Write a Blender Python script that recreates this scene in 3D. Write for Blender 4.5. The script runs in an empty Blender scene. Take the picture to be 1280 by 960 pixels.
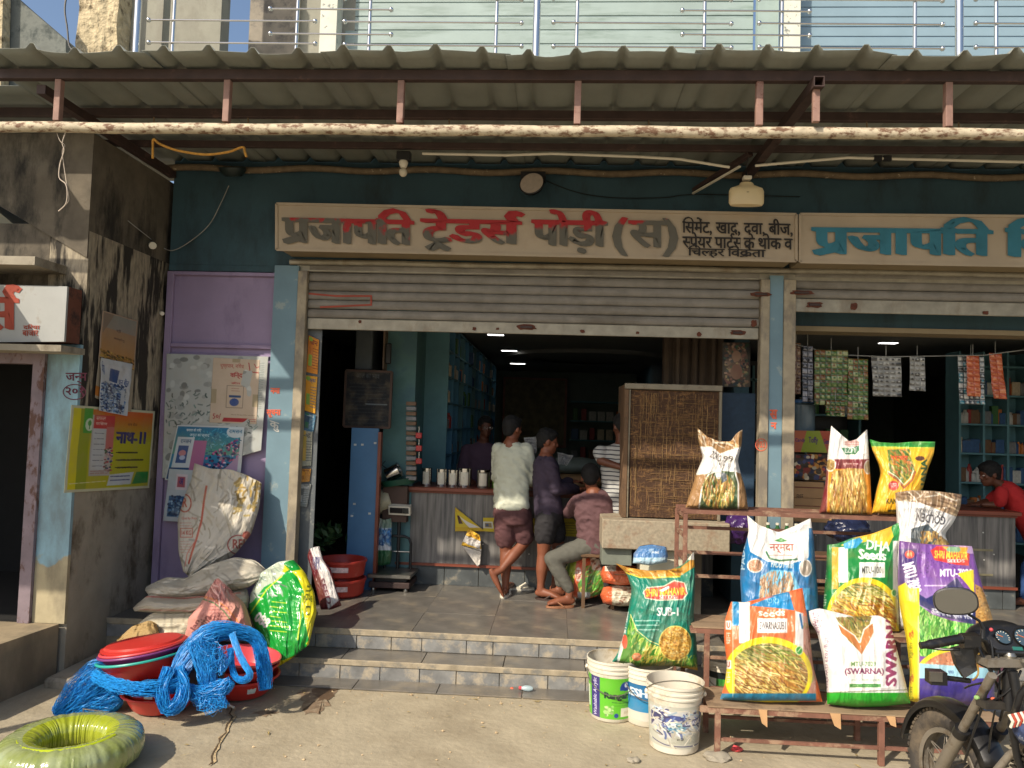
import bpy, bmesh, math, random
import numpy as np
from math import sin, cos, pi, radians
from mathutils import Vector, Matrix

# ---------------------------------------------------------------- camera, world, sun, exposure
SC = bpy.context.scene
COL = SC.collection
F, W0, H0 = 960.0, 1280, 960
CAM = Vector((0.0, -6.5, 1.62))
YAW, PIT, ROL = radians(3.5), radians(2.95), radians(1.75)
fw = Vector((-sin(YAW)*cos(PIT), cos(YAW)*cos(PIT), sin(PIT)))
rt = fw.cross(Vector((0, 0, 1))).normalized()
up = rt.cross(fw)
rt, up = rt*cos(ROL) + up*sin(ROL), up*cos(ROL) - rt*sin(ROL)
cd = bpy.data.cameras.new('camera')
cam = bpy.data.objects.new('camera', cd)
COL.objects.link(cam)
cam.matrix_world = Matrix.Translation(CAM) @ Matrix((rt, up, -fw)).transposed().to_4x4()
cd.sensor_width = 36.0
cd.lens = 36.0*F/W0
cd.clip_end = 1000
cd.clip_start = 0.05
SC.camera = cam

SUN_AZ, SUN_EL = radians(40), radians(39.8)      # from the left of the shop axis, from behind the camera
sdir = Vector((-sin(SUN_AZ)*cos(SUN_EL), -cos(SUN_AZ)*cos(SUN_EL), sin(SUN_EL)))   # towards the sun
world = bpy.data.worlds.new('World')
SC.world = world
world.use_nodes = True
wn = world.node_tree
sky = wn.nodes.new('ShaderNodeTexSky')
sky.sky_type = 'NISHITA'
sky.sun_disc = False
sky.sun_elevation = SUN_EL
sky.sun_rotation = math.atan2(sdir.x, sdir.y)
sky.dust_density = 2.2
sky.air_density = 1.0
bgn = wn.nodes['Background']
bgn.inputs[1].default_value = 0.135
wn.links.new(sky.outputs[0], bgn.inputs[0])
sl = bpy.data.lights.new('sun', 'SUN')
sl.energy = 4.3
sl.angle = radians(0.6)
sl.color = (1.0, 0.89, 0.74)
so = bpy.data.objects.new('sun', sl)
COL.objects.link(so)
so.rotation_euler = sdir.to_track_quat('Z', 'Y').to_euler()
so.location = (-5, -9, 9)
SC.view_settings.view_transform = 'Standard'
SC.view_settings.look = 'None'
SC.view_settings.exposure = 0.3
SC.cycles.max_bounces = 8
SC.cycles.diffuse_bounces = 5

# ---------------------------------------------------------------- helpers: pixel <-> place
def ray(px, py):
    return fw + rt*((px-640)/F) + up*((480-py)/F)
def P(px, py, Y):
    d = ray(px, py)
    return CAM + d*((Y-CAM.y)/d.y)
def PZ(px, py, z):
    d = ray(px, py)
    return CAM + d*((z-CAM.z)/d.z)
def PXX(px, py, x):
    d = ray(px, py)
    return CAM + d*((x-CAM.x)/d.x)

rng = random.Random(11)
_tab = np.random.RandomState(5).rand(256, 256)
def vn(x, y, s=0):
    x = np.asarray(x, float)+s*17.3
    y = np.asarray(y, float)+s*9.7
    xi = np.floor(x).astype(int)
    yi = np.floor(y).astype(int)
    fx = x-xi
    fy = y-yi
    fx = fx*fx*(3-2*fx)
    fy = fy*fy*(3-2*fy)
    a = _tab[xi & 255, yi & 255]
    b = _tab[(xi+1) & 255, yi & 255]
    c = _tab[xi & 255, (yi+1) & 255]
    d = _tab[(xi+1) & 255, (yi+1) & 255]
    return (a*(1-fx)+b*fx)*(1-fy)+(c*(1-fx)+d*fx)*fy
def fbm(x, y, s=0, o=3):
    r = 0
    a = .5
    for i in range(o):
        r = r + a*vn(np.asarray(x)*2**i, np.asarray(y)*2**i, s+i)
        a *= .5
    return r/(1-.5**o)

def lin(c):
    c = np.asarray(c, float)
    return np.where(c <= .04045, c/12.92, ((c+.055)/1.055)**2.4)
def hx(h):
    return tuple(int(h[i:i+2], 16)/255 for i in (0, 2, 4))
def L(h, k=1.0):
    if not isinstance(h, str):
        return tuple(h)
    return tuple(float(v)*k for v in lin(hx(h)))

# ---------------------------------------------------------------- helpers: objects
def tag(o, label=None, cat=None, group=None, kind=None):
    if label: o['label'] = label
    if cat: o['category'] = cat
    if group: o['group'] = group
    if kind: o['kind'] = kind
    return o
def thing(name, label, cat, loc=(0, 0, 0), group=None):
    o = bpy.data.objects.new(name, None)
    o.empty_display_size = .1
    COL.objects.link(o)
    o.location = loc
    return tag(o, label, cat, group)
def link(name, me, parent=None):
    o = bpy.data.objects.new(name, me)
    COL.objects.link(o)
    if parent is not None:
        o.parent = parent
        M = Matrix.Translation(parent.location) @ parent.rotation_euler.to_matrix().to_4x4()
        p = parent
        mm = None
        if p.parent is not None:        # parent is a part whose own transform is identity in world
            mm = Matrix.Identity(4)
        o.matrix_parent_inverse = (mm if mm is not None else M).inverted()
    return o
def dup(root, off=(0, 0, 0), rz=0, label=None, group=None, cat=None):
    off = Vector(off)
    r = root.copy()
    COL.objects.link(r)
    r.location = root.location + off
    r.rotation_euler = (0, 0, root.rotation_euler.z+rz)
    if label: r['label'] = label
    if group: r['group'] = group
    for ch in list(root.children):
        c = ch.copy()
        COL.objects.link(c)
        c.parent = r
        for g in list(ch.children):
            d = g.copy()
            COL.objects.link(d)
            d.parent = c
    return r

class MB:
    def __init__(s):
        s.v = []
        s.f = []
    def add(s, vs, fs):
        n = len(s.v)
        s.v += [tuple(v) for v in vs]
        s.f += [tuple(i+n for i in f) for f in fs]
        return s
    def box(s, a, b, bev=0.0):
        x0, y0, z0 = [min(a[i], b[i]) for i in range(3)]
        x1, y1, z1 = [max(a[i], b[i]) for i in range(3)]
        if bev <= 0:
            vs = [(x0,y0,z0),(x1,y0,z0),(x1,y1,z0),(x0,y1,z0),(x0,y0,z1),(x1,y0,z1),(x1,y1,z1),(x0,y1,z1)]
            fs = [(0,3,2,1),(4,5,6,7),(0,1,5,4),(1,2,6,5),(2,3,7,6),(3,0,4,7)]
            return s.add(vs, fs)
        bm = bmesh.new()
        bmesh.ops.create_cube(bm, size=1)
        for v in bm.verts:
            v.co = Vector(((x0+x1)/2+v.co.x*(x1-x0), (y0+y1)/2+v.co.y*(y1-y0), (z0+z1)/2+v.co.z*(z1-z0)))
        bmesh.ops.bevel(bm, geom=bm.edges[:], offset=bev, segments=1, affect='EDGES')
        return s.bm(bm)
    def bm(s, bm, M=None):
        bm.verts.index_update()
        vs = [(M @ v.co if M else v.co.copy()) for v in bm.verts]
        fs = [[v.index for v in f.verts] for f in bm.faces]
        bm.free()
        return s.add(vs, fs)
    def obox(s, c, ax, ay, az, hx_, hy, hz):
        c = Vector(c)
        ax, ay, az = Vector(ax).normalized()*hx_, Vector(ay).normalized()*hy, Vector(az).normalized()*hz
        vs = [c+ax*i+ay*j+az*k for k in (-1, 1) for i, j in ((-1,-1),(1,-1),(1,1),(-1,1))]
        fs = [(0,3,2,1),(4,5,6,7),(0,1,5,4),(1,2,6,5),(2,3,7,6),(3,0,4,7)]
        return s.add(vs, fs)
    def bar(s, a, b, w, h=None, upv=(0, 0, 1)):       # rectangular bar between two points
        a, b = Vector(a), Vector(b)
        h = h or w
        d = (b-a).normalized()
        sx = d.cross(Vector(upv))
        if sx.length < 1e-4: sx = d.cross(Vector((0, 1, 0)))
        sx.normalize()
        sz = sx.cross(d)
        return s.obox((a+b)/2, d, sx, sz, (b-a).length/2, w/2, h/2)
    def tube(s, pts, r, n=8, cap=True, closed=False):
        pts = [Vector(p) for p in pts]
        m = len(pts)
        rs = r if isinstance(r, (list, tuple)) else [r]*m
        vs, fs = [], []
        prev = None
        for i, p in enumerate(pts):
            if closed: t = pts[(i+1) % m]-pts[i-1]
            else: t = pts[min(i+1, m-1)]-pts[max(i-1, 0)]
            t.normalize()
            if prev is None:
                a = t.cross(Vector((0, 0, 1)))
                if a.length < .1: a = t.cross(Vector((0, 1, 0)))
            else:
                a = prev - t*prev.dot(t)
            a.normalize()
            prev = a
            b = t.cross(a)
            for k in range(n):
                an = 2*pi*k/n
                vs.append(p+(a*cos(an)+b*sin(an))*rs[i])
        for i in range(m if closed else m-1):
            j = (i+1) % m
            for k in range(n):
                k2 = (k+1) % n
                fs.append((i*n+k, i*n+k2, j*n+k2, j*n+k))
        if cap and not closed:
            fs.append(tuple(reversed(range(n))))
            fs.append(tuple(range((m-1)*n, m*n)))
        return s.add(vs, fs)
    def lathe(s, prof, c=(0, 0, 0), n=32, M=None, cap=True):   # prof: (r, z)
        c = Vector(c)
        vs, fs = [], []
        for r, z in prof:
            for k in range(n):
                a = 2*pi*k/n
                p = Vector((r*cos(a), r*sin(a), z))
                vs.append((M @ p if M else p)+c)
        for i in range(len(prof)-1):
            for k in range(n):
                k2 = (k+1) % n
                fs.append((i*n+k, i*n+k2, (i+1)*n+k2, (i+1)*n+k))
        if cap:
            fs.append(tuple(reversed(range(n))))
            fs.append(tuple(range((len(prof)-1)*n, len(prof)*n)))
        return s.add(vs, fs)
    def ell(s, c, r, n=12, R=None):
        c = Vector(c)
        r = r if isinstance(r, (tuple, list)) else (r, r, r)
        vs, fs = [], []
        m = n//2+1
        for i in range(1, m):
            t = pi*i/m
            for k in range(n):
                a = 2*pi*k/n
                q = Vector((r[0]*sin(t)*cos(a), r[1]*sin(t)*sin(a), r[2]*cos(t)))
                vs.append((R @ q if R else q)+c)
        q = Vector((0, 0, r[2]))
        vs.append((R @ q if R else q)+c)
        vs.append((R @ -q if R else -q)+c)
        for i in range(m-2):
            for k in range(n):
                k2 = (k+1) % n
                fs.append((i*n+k, (i+1)*n+k, (i+1)*n+k2, i*n+k2))
        for k in range(n):
            k2 = (k+1) % n
            fs.append((len(vs)-2, k, k2))
            fs.append((len(vs)-1, (m-2)*n+k2, (m-2)*n+k))
        return s.add(vs, fs)
    def prism(s, poly, d):      # poly: list of 3d points, extruded by vector d
        d = Vector(d)
        n = len(poly)
        vs = [Vector(p) for p in poly]+[Vector(p)+d for p in poly]
        fs = [tuple(range(n)), tuple(reversed(range(n, 2*n)))]
        fs += [(i, i+n, (i+1) % n+n, (i+1) % n) for i in range(n)]
        return s.add(vs, fs)
    def mesh(s, name='m', smooth=False, recalc=True):
        me = bpy.data.meshes.new(name)
        me.from_pydata(s.v, [], s.f)
        if recalc and len(s.f) < 60000:
            bm = bmesh.new()
            bm.from_mesh(me)
            bmesh.ops.recalc_face_normals(bm, faces=bm.faces[:])
            bm.to_mesh(me)
            bm.free()
        if smooth:
            me.polygons.foreach_set('use_smooth', [True]*len(me.polygons))
            try: me.set_sharp_from_angle(angle=radians(38))
            except Exception: pass
        me.update()
        return me
    def build(s, name, mat, parent=None, smooth=False, recalc=True):
        me = s.mesh(name, smooth, recalc)
        me.materials.append(mat)
        return link(name, me, parent)

def one(name, mb, mat, label, cat, group=None, smooth=False, kind=None):
    return tag(mb.build(name, mat, None, smooth), label, cat, group, kind)

# ---------------------------------------------------------------- helpers: materials
_mats = {}
class NT:
    def __init__(s, m):
        s.t = m.node_tree
        s.n = s.t.nodes
        s.b = s.n['Principled BSDF']
        s.out = s.n['Material Output']
    def node(s, ty, **kw):
        n = s.n.new(ty)
        for k, v in kw.items():
            if k.startswith('i_'):
                key = k[2:]
                key = int(key) if key.isdigit() else key
                if isinstance(v, bpy.types.NodeSocket): s.t.links.new(v, n.inputs[key])
                else: n.inputs[key].default_value = v
            else: setattr(n, k, v)
        return n
    def ln(s, a, b): s.t.links.new(a, b)
    def co(s, sc=(1, 1, 1), gen=False):
        t = s.node('ShaderNodeTexCoord')
        mp = s.node('ShaderNodeMapping')
        mp.inputs['Scale'].default_value = sc
        s.ln(t.outputs['Generated' if gen else 'Object'], mp.inputs[0])
        return mp.outputs[0]
    def noise(s, scale, detail=4, sc=(1, 1, 1), rough=.55, dist=0.0):
        n = s.node('ShaderNodeTexNoise')
        n.inputs['Scale'].default_value = scale
        n.inputs['Detail'].default_value = detail
        n.inputs['Roughness'].default_value = rough
        n.inputs['Distortion'].default_value = dist
        s.ln(s.co(sc), n.inputs['Vector'])
        return n.outputs['Fac']
    def ramp(s, fac, a, b, ca=(0, 0, 0), cb=(1, 1, 1)):
        r = s.node('ShaderNodeValToRGB')
        r.color_ramp.elements[0].position = a
        r.color_ramp.elements[1].position = b
        r.color_ramp.elements[0].color = (*ca, 1)
        r.color_ramp.elements[1].color = (*cb, 1)
        s.ln(fac, r.inputs[0])
        return r.outputs[0]
    def mix(s, fac, a, b, ty='MIX'):
        m = s.node('ShaderNodeMix', data_type='RGBA', blend_type=ty)
        for sock, v in ((m.inputs[0], fac), (m.inputs[6], a), (m.inputs[7], b)):
            if isinstance(v, bpy.types.NodeSocket): s.ln(v, sock)
            elif isinstance(v, (int, float)): sock.default_value = v if sock is m.inputs[0] else (v, v, v, 1)
            else: sock.default_value = (*v, 1)
        return m.outputs[2]
    def math(s, op, a, b=0.0):
        m = s.node('ShaderNodeMath', operation=op)
        for sock, v in ((m.inputs[0], a), (m.inputs[1], b)):
            if isinstance(v, bpy.types.NodeSocket): s.ln(v, sock)
            else: sock.default_value = v
        return m.outputs[0]
    def bump(s, h, st=.3, d=.01, prev=None):
        b = s.node('ShaderNodeBump')
        b.inputs['Strength'].default_value = st
        b.inputs['Distance'].default_value = d
        s.ln(h, b.inputs['Height'])
        if prev is not None: s.ln(prev, b.inputs['Normal'])
        s.ln(b.outputs[0], s.b.inputs['Normal'])
        return b.outputs[0]
def newmat(name, rough=.7, metal=0.0):
    m = bpy.data.materials.new(name)
    m.use_nodes = True
    t = NT(m)
    t.b.inputs['Roughness'].default_value = rough
    t.b.inputs['Metallic'].default_value = metal
    return m, t
def mat(name, col, rough=.7, metal=0.0, var=.25, vs=6, dirt=None, ds=3, da=.5, dw=.12, bump=.25, bs=60, bd=.004, sc=(1, 1, 1), dsc=(1, 1, 1), coat=0):
    """base colour with fine tonal variation, a second 'dirt' colour in patches, and fine relief"""
    if name in _mats: return _mats[name]
    m, t = newmat(name, rough, metal)
    c = L(col)
    lo = tuple(v*(1-var) for v in c)
    hi = tuple(min(1, v*(1+var*.8)) for v in c)
    n = t.noise(vs, 5, sc)
    out = t.ramp(n, .3, .7, lo, hi)
    if dirt:
        dn = t.noise(ds, 8, dsc, .68)
        out = t.mix(t.ramp(dn, da, da+dw), out, L(dirt))
    t.ln(out, t.b.inputs['Base Color'])
    if bump:
        t.bump(t.noise(bs, 4, sc), bump, bd)
    if coat: t.b.inputs['Coat Weight'].default_value = coat
    _mats[name] = m
    return m
def paintmat(name='printed_film', rough=.38, weave=True, spec=.5, dust=.12):
    """flat print stored as colour attribute 'Col' on the object's own mesh"""
    if name in _mats: return _mats[name]
    m, t = newmat(name, rough)
    a = t.node('ShaderNodeAttribute', attribute_name='Col')
    n = t.noise(9, 6)
    c = t.mix(t.math('MULTIPLY', t.ramp(n, .45, .75), dust), a.outputs['Color'], L('a08c6c'))
    t.ln(c, t.b.inputs['Base Color'])
    t.b.inputs['Specular IOR Level'].default_value = spec
    if weave:
        w = t.node('ShaderNodeTexNoise')
        w.inputs['Scale'].default_value = 45
        w.inputs['Detail'].default_value = 5
        t.ln(t.co((1, 1, .35)), w.inputs['Vector'])
        t.bump(w.outputs['Fac'], .35, .006)
    _mats[name] = m
    return m

# ---------------------------------------------------------------- helpers: lettering
_gc = {}
def tris_of(body, off=0.0, res=2):
    k = (body, off, res)
    if k in _gc: return _gc[k]
    c = bpy.data.curves.new('t', 'FONT')
    c.body = body
    c.offset = off
    c.resolution_u = res
    o = bpy.data.objects.new('t', c)
    me = o.to_mesh()
    me.calc_loop_triangles()
    co = np.zeros(len(me.vertices)*3)
    me.vertices.foreach_get('co', co)
    co = co.reshape(-1, 3)[:, :2]
    ti = np.zeros(len(me.loop_triangles)*3, int)
    me.loop_triangles.foreach_get('vertices', ti)
    t = co[ti].reshape(-1, 3, 2).copy() if len(ti) else np.zeros((0, 3, 2))
    o.to_mesh_clear()
    bpy.data.objects.remove(o)
    bpy.data.curves.remove(c)
    _gc[k] = t
    return t
_ac = {}
def adv(ch):
    if ch not in _ac:
        if ch == ' ': _ac[ch] = .28
        else:
            a = tris_of(ch+'\u0964')
            b = tris_of('\u0964')
            _ac[ch] = float(a[:, :, 0].max()-b[:, :, 0].max()) if len(a) else 0
    return _ac[ch]
def clipx(t, c):
    out = []
    for tri in t:
        pl = []
        for i in range(3):
            p, q = tri[i], tri[(i+1) % 3]
            if p[0] <= c: pl.append(p)
            if (p[0] <= c) != (q[0] <= c):
                s = (c-p[0])/(q[0]-p[0])
                pl.append(p+(q-p)*s)
        for i in range(1, len(pl)-1):
            out.append([pl[0], pl[i], pl[i+1]])
    return np.array(out) if out else np.zeros((0, 3, 2))
def quadstrip(pts, w):
    p = [np.array(q, float) for q in pts]
    n = len(p)
    L_, R_ = [], []
    for i in range(n):
        d0 = p[i]-p[i-1] if i else p[1]-p[0]
        d1 = p[i+1]-p[i] if i < n-1 else p[-1]-p[-2]
        d0 = d0/max(1e-9, np.linalg.norm(d0)); d1 = d1/max(1e-9, np.linalg.norm(d1))
        t = d0+d1
        t = t/max(1e-9, np.linalg.norm(t))
        m = np.array((-t[1], t[0]))
        k = w/2/max(.45, abs(np.dot(m, np.array((-d1[1], d1[0])))))
        L_.append(p[i]+m*k); R_.append(p[i]-m*k)
    out = []
    for i in range(n-1):
        out += [[R_[i], R_[i+1], L_[i+1]], [R_[i], L_[i+1], L_[i]]]
    return np.array(out)
def embold(t, off):
    """heavier lettering: shifted copies of the glyphs"""
    if off <= .012 or not len(t): return t
    off = min(off, .05)
    n = 1 if off < .03 else 2
    return np.concatenate([t]+[t+np.array([off*k/n*(-1 if j else 1), (off*.35)*(1 if j else -1)*(k/n)]) for k in range(1, n+1) for j in (0, 1)])
def dtext(s, off=.02):
    """Devanagari set by hand: H = half form of the next letter, K = rakar slash, T = rakar caret, R = reph hook"""
    pen = 0.0
    out = []
    half = False
    w = .08+off*.7
    last = 0
    for ci, ch in enumerate(s):
        if ch == 'H': half = True; continue
        if ch == 'K': out.append(quadstrip([(pen-.17, .13), (pen-last+.02, .0)], w)); continue
        if ch == 'T':
            m = pen-last*.45
            out.append(quadstrip([(m-.17, -.2), (m, -.07), (m+.17, -.2)], w)); continue
        if ch == 'R':
            m = pen-.09
            out.append(quadstrip([(m, .62), (m-.07, .74), (m-.02, .83), (m+.08, .84), (m+.14, .79)], w)); continue
        if ch == ' ': pen += .25; continue
        if ch.isascii():
            t = tris_of(ch, min(off, .01))
            out.append(t+np.array([pen, 0.0]))
            last = (float(t[:, :, 0].max()) if len(t) else .2)+.06
            pen += last
            continue
        if ch == '\u093f' and ci+1 < len(s):          # short i: stem and an arch over the letter that follows
            nx_ = [c for c in s[ci+1:ci+4] if not c.isascii()][0]
            r = adv(nx_)-.09
            out.append(quadstrip([(pen+.1, 0), (pen+.1, .655)], w))
            x0, x1 = pen+.1, pen+.2+r
            out.append(quadstrip([(x0, .6), (x0+.0, .72), (x0+(x1-x0)*.2, .84), (x0+(x1-x0)*.5, .89), (x0+(x1-x0)*.8, .83), (x1, .64)], w*.8))
            out.append(quadstrip([(pen, .615), (pen+.2, .615)], w*.9))
            pen += .2
            continue
        t = tris_of(ch, min(off, .01))
        a = adv(ch)
        if half:
            t = clipx(t, a-.17)
            a -= .17
            half = False
        if len(t): out.append(t+np.array([pen, 0.0]))
        pen += a
        if a > .05: last = a
    return embold(np.concatenate(out), off*.9)
def ltext(s, off=0.0): return embold(tris_of(s, min(off, .012)), off)
def fit(t, x0, y0, x1, y1):
    """place glyph triangles in the box (y down)"""
    mn = t.reshape(-1, 2).min(0)
    mx = t.reshape(-1, 2).max(0)
    u = (t-mn)/np.maximum(mx-mn, 1e-6)
    r = np.empty_like(u)
    r[..., 0] = x0+u[..., 0]*(x1-x0)
    r[..., 1] = y1+u[..., 1]*(y0-y1)
    return r
def rot(t, ang, cx, cy):
    c, s = cos(ang), sin(ang)
    r = np.empty_like(t)
    r[..., 0] = cx+(t[..., 0]-cx)*c-(t[..., 1]-cy)*s
    r[..., 1] = cy+(t[..., 0]-cx)*s+(t[..., 1]-cy)*c
    return r

class Cv:
    """a little print raster, later stored as vertex colours of a fine mesh; units are given by the caller"""
    def __init__(s, x0, y0, x1, y1, bg, r=1.1, ss=2):
        s.x0, s.y0, s.x1, s.y1 = x0, y0, x1, y1
        s.nx, s.ny, s.ss = max(4, int((x1-x0)*r)), max(4, int((y1-y0)*r)), ss
        s.kx, s.ky = s.nx*ss/(x1-x0), s.ny*ss/(y1-y0)
        s.a = np.zeros((s.ny*ss, s.nx*ss, 3))
        s.a[:] = hx(bg)
        s.clip = None
        s.R = random.Random(int(x0*7+y0*13))
    def _win(s, xa, ya, xb, yb):
        i0 = max(0, int((xa-s.x0)*s.kx)-1); i1 = min(s.a.shape[1], int((xb-s.x0)*s.kx)+2)
        j0 = max(0, int((ya-s.y0)*s.ky)-1); j1 = min(s.a.shape[0], int((yb-s.y0)*s.ky)+2)
        if i1 <= i0 or j1 <= j0: return None
        X = (np.arange(i0, i1)+.5)/s.kx+s.x0
        Y = (np.arange(j0, j1)+.5)/s.ky+s.y0
        return i0, i1, j0, j1, X[None, :], Y[:, None]
    def _put(s, w, m, c, al=1.0):
        i0, i1, j0, j1 = w[:4]
        if s.clip is not None: m = m & s.clip[j0:j1, i0:i1]
        v = s.a[j0:j1, i0:i1]
        c = np.array(hx(c) if isinstance(c, str) else c)
        v[m] = v[m]*(1-al)+c*al
    def rect(s, x0, y0, x1, y1, c, al=1.0):
        w = s._win(x0, y0, x1, y1)
        if w: s._put(w, (w[4] >= x0) & (w[4] <= x1) & (w[5] >= y0) & (w[5] <= y1), c, al)
    def pmask(s, pts, w):
        X, Y = w[4], w[5]
        m = np.zeros(np.broadcast(X, Y).shape, bool)
        n = len(pts)
        for i in range(n):
            (xa, ya), (xb, yb) = pts[i], pts[(i+1) % n]
            if ya == yb: continue
            m ^= ((ya > Y) != (yb > Y)) & (X < (xb-xa)*(Y-ya)/(yb-ya)+xa)
        return m
    def poly(s, pts, c, al=1.0):
        xs = [p[0] for p in pts]; ys = [p[1] for p in pts]
        w = s._win(min(xs), min(ys), max(xs), max(ys))
        if w: s._put(w, s.pmask(pts, w), c, al)
    def ellm(s, cx, cy, rx, ry, w): return ((w[4]-cx)/rx)**2+((w[5]-cy)/ry)**2 <= 1
    def ell(s, cx, cy, rx, ry, c, al=1.0):
        w = s._win(cx-rx, cy-ry, cx+rx, cy+ry)
        if w: s._put(w, s.ellm(cx, cy, rx, ry, w), c, al)
    def line(s, pts, wd, c, al=1.0):
        for (xa, ya), (xb, yb) in zip(pts[:-1], pts[1:]):
            w = s._win(min(xa, xb)-wd, min(ya, yb)-wd, max(xa, xb)+wd, max(ya, yb)+wd)
            if not w: continue
            dx, dy = xb-xa, yb-ya
            q = max(1e-9, dx*dx+dy*dy)
            t = np.clip(((w[4]-xa)*dx+(w[5]-ya)*dy)/q, 0, 1)
            s._put(w, (w[4]-xa-t*dx)**2+(w[5]-ya-t*dy)**2 <= wd*wd/4, c, al)
    def glyphs(s, T, c, al=1.0):
        for tri in T:
            w = s._win(tri[:, 0].min(), tri[:, 1].min(), tri[:, 0].max(), tri[:, 1].max())
            if w: s._put(w, s.pmask([tuple(p) for p in tri], w), c, al)
    def text(s, st, x0, y0, x1, y1, c, off=.02, deva=False, ang=0, vert=0):
        off *= .5 if min(abs(x1-x0), abs(y1-y0)) < 13 else 1
        T = dtext(st, off) if deva else ltext(st, off)
        if vert:      # reads bottom to top (1) or top to bottom (-1)
            w, h = x1-x0, y1-y0
            cx, cy = (x0+x1)/2, (y0+y1)/2
            T = fit(T, cx-h/2, cy-w/2, cx+h/2, cy+w/2)
            T = rot(T, -vert*pi/2, cx, cy)
        else: T = fit(T, x0, y0, x1, y1)
        if ang: T = rot(T, ang, (x0+x1)/2, (y0+y1)/2)
        s.glyphs(T, c)
    def scrawl(s, x0, y0, x1, y1, c, rows=3, wd=.6):    # lines of print too small to read
        h = (y1-y0)/rows
        for r in range(rows):
            x = x0
            y = y0+(r+.5)*h
            while x < x1-1:
                l = s.R.uniform(1.5, 5)
                s.line([(x, y+s.R.uniform(-.2, .2)), (min(x1, x+l), y)], min(wd, h*.5), c, .85)
                x += l+s.R.uniform(.6, 1.5)
    def clip_poly(s, pts):
        w = s._win(s.x0, s.y0, s.x1, s.y1)
        s.clip = s.pmask(pts, w)
    def clip_ell(s, cx, cy, rx, ry):
        w = s._win(s.x0, s.y0, s.x1, s.y1)
        s.clip = s.ellm(cx, cy, rx, ry, w) & np.ones(s.a.shape[:2], bool)
    def rice(s, x0, y0, x1, y1, n, ang, cols, ln=12, wd=1.0, spread=.5, curve=.3):
        for i in range(n):
            x, y = s.R.uniform(x0, x1), s.R.uniform(y0, y1)
            a = ang+s.R.uniform(-spread, spread)
            cv = s.R.uniform(-curve, curve)
            c = hx(s.R.choice(cols))
            k = s.R.uniform(.75, 1.15)
            c = tuple(min(1, v*k) for v in c)
            pts = []
            st = ln*s.R.uniform(.5, 1.2)/4
            for j in range(5):
                pts.append((x, y))
                x += cos(a)*st
                y += sin(a)*st
                a += cv
            s.line(pts, wd*s.R.uniform(.6, 1.3), c)
    def grain(s, x0, y0, x1, y1, n, cols, r=1.0):
        for i in range(n):
            c = hx(s.R.choice(cols))
            k = s.R.uniform(.7, 1.15)
            s.ell(s.R.uniform(x0, x1), s.R.uniform(y0, y1), r*s.R.uniform(.6, 1.2), r*s.R.uniform(.5, 1), tuple(min(1, v*k) for v in c))
    def out(s):
        q = s.a.reshape(s.ny, s.ss, s.nx, s.ss, 3).mean((1, 3))
        return q

def gridmesh(name, pts, col=None, k=.88, smooth=True):
    """pts (ny,nx,3) -> mesh with colour attribute"""
    ny, nx = pts.shape[:2]
    me = bpy.data.meshes.new(name)
    me.vertices.add(nx*ny)
    me.vertices.foreach_set('co', pts.reshape(-1).astype(np.float32))
    idx = np.arange(nx*ny).reshape(ny, nx)
    q = np.stack([idx[:-1, :-1], idx[1:, :-1], idx[1:, 1:], idx[:-1, 1:]], -1).reshape(-1)
    nf = (nx-1)*(ny-1)
    me.loops.add(nf*4)
    me.loops.foreach_set('vertex_index', q.astype(np.int32))
    me.polygons.add(nf)
    me.polygons.foreach_set('loop_start', np.arange(0, nf*4, 4, dtype=np.int32))
    if smooth: me.polygons.foreach_set('use_smooth', np.ones(nf, bool))
    me.update(calc_edges=True)
    if col is not None:
        at = me.color_attributes.new('Col', 'FLOAT_COLOR', 'POINT')
        c = np.ones((nx*ny, 4), np.float32)
        c[:, :3] = lin(col.reshape(-1, 3))*k
        at.data.foreach_set('color', c.reshape(-1))
    return me
def joinmeshes(a, b):
    bm = bmesh.new()
    bm.from_mesh(a)
    bm.from_mesh(b)
    bm.to_mesh(a)
    bm.free()
    bpy.data.meshes.remove(b)
    return a

def resample(pl, n, sm=3):
    p = np.array(pl, float)
    d = np.r_[0, np.cumsum(np.linalg.norm(np.diff(p, axis=0), axis=1))]
    t = np.linspace(0, d[-1], n)
    r = np.stack([np.interp(t, d, p[:, 0]), np.interp(t, d, p[:, 1])], 1)
    k = max(1, int(n*sm/100))
    for _ in range(2):
        if k > 0:
            q = np.pad(r, ((k, k), (0, 0)), 'edge')
            a = sum(q[i:i+n] for i in range(2*k+1))/(2*k+1)
            a[0], a[-1] = r[0], r[-1]
            r = a
    return r
def coons(top, bot, left, right, nx, ny, sm=3):
    t, b = resample(top, nx, sm), resample(bot, nx, sm)
    l, r = resample(left, ny, sm), resample(right, ny, sm)
    u = np.linspace(0, 1, nx)[None, :, None]
    v = np.linspace(0, 1, ny)[:, None, None]
    S = (1-v)*t[None]+v*b[None]+(1-u)*l[:, None]+u*r[:, None]
    S = S-((1-u)*(1-v)*t[0]+u*(1-v)*t[-1]+(1-u)*v*b[0]+u*v*b[-1])
    return S
def P_arr(S, Y):
    d = np.array(fw)[None, None]+np.array(rt)[None, None]*((S[..., :1]-640)/F)+np.array(up)[None, None]*((480-S[..., 1:])/F)
    k = (Y-CAM.y)/d[..., 1]
    return np.array(CAM)[None, None]+d*k[..., None]
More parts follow.
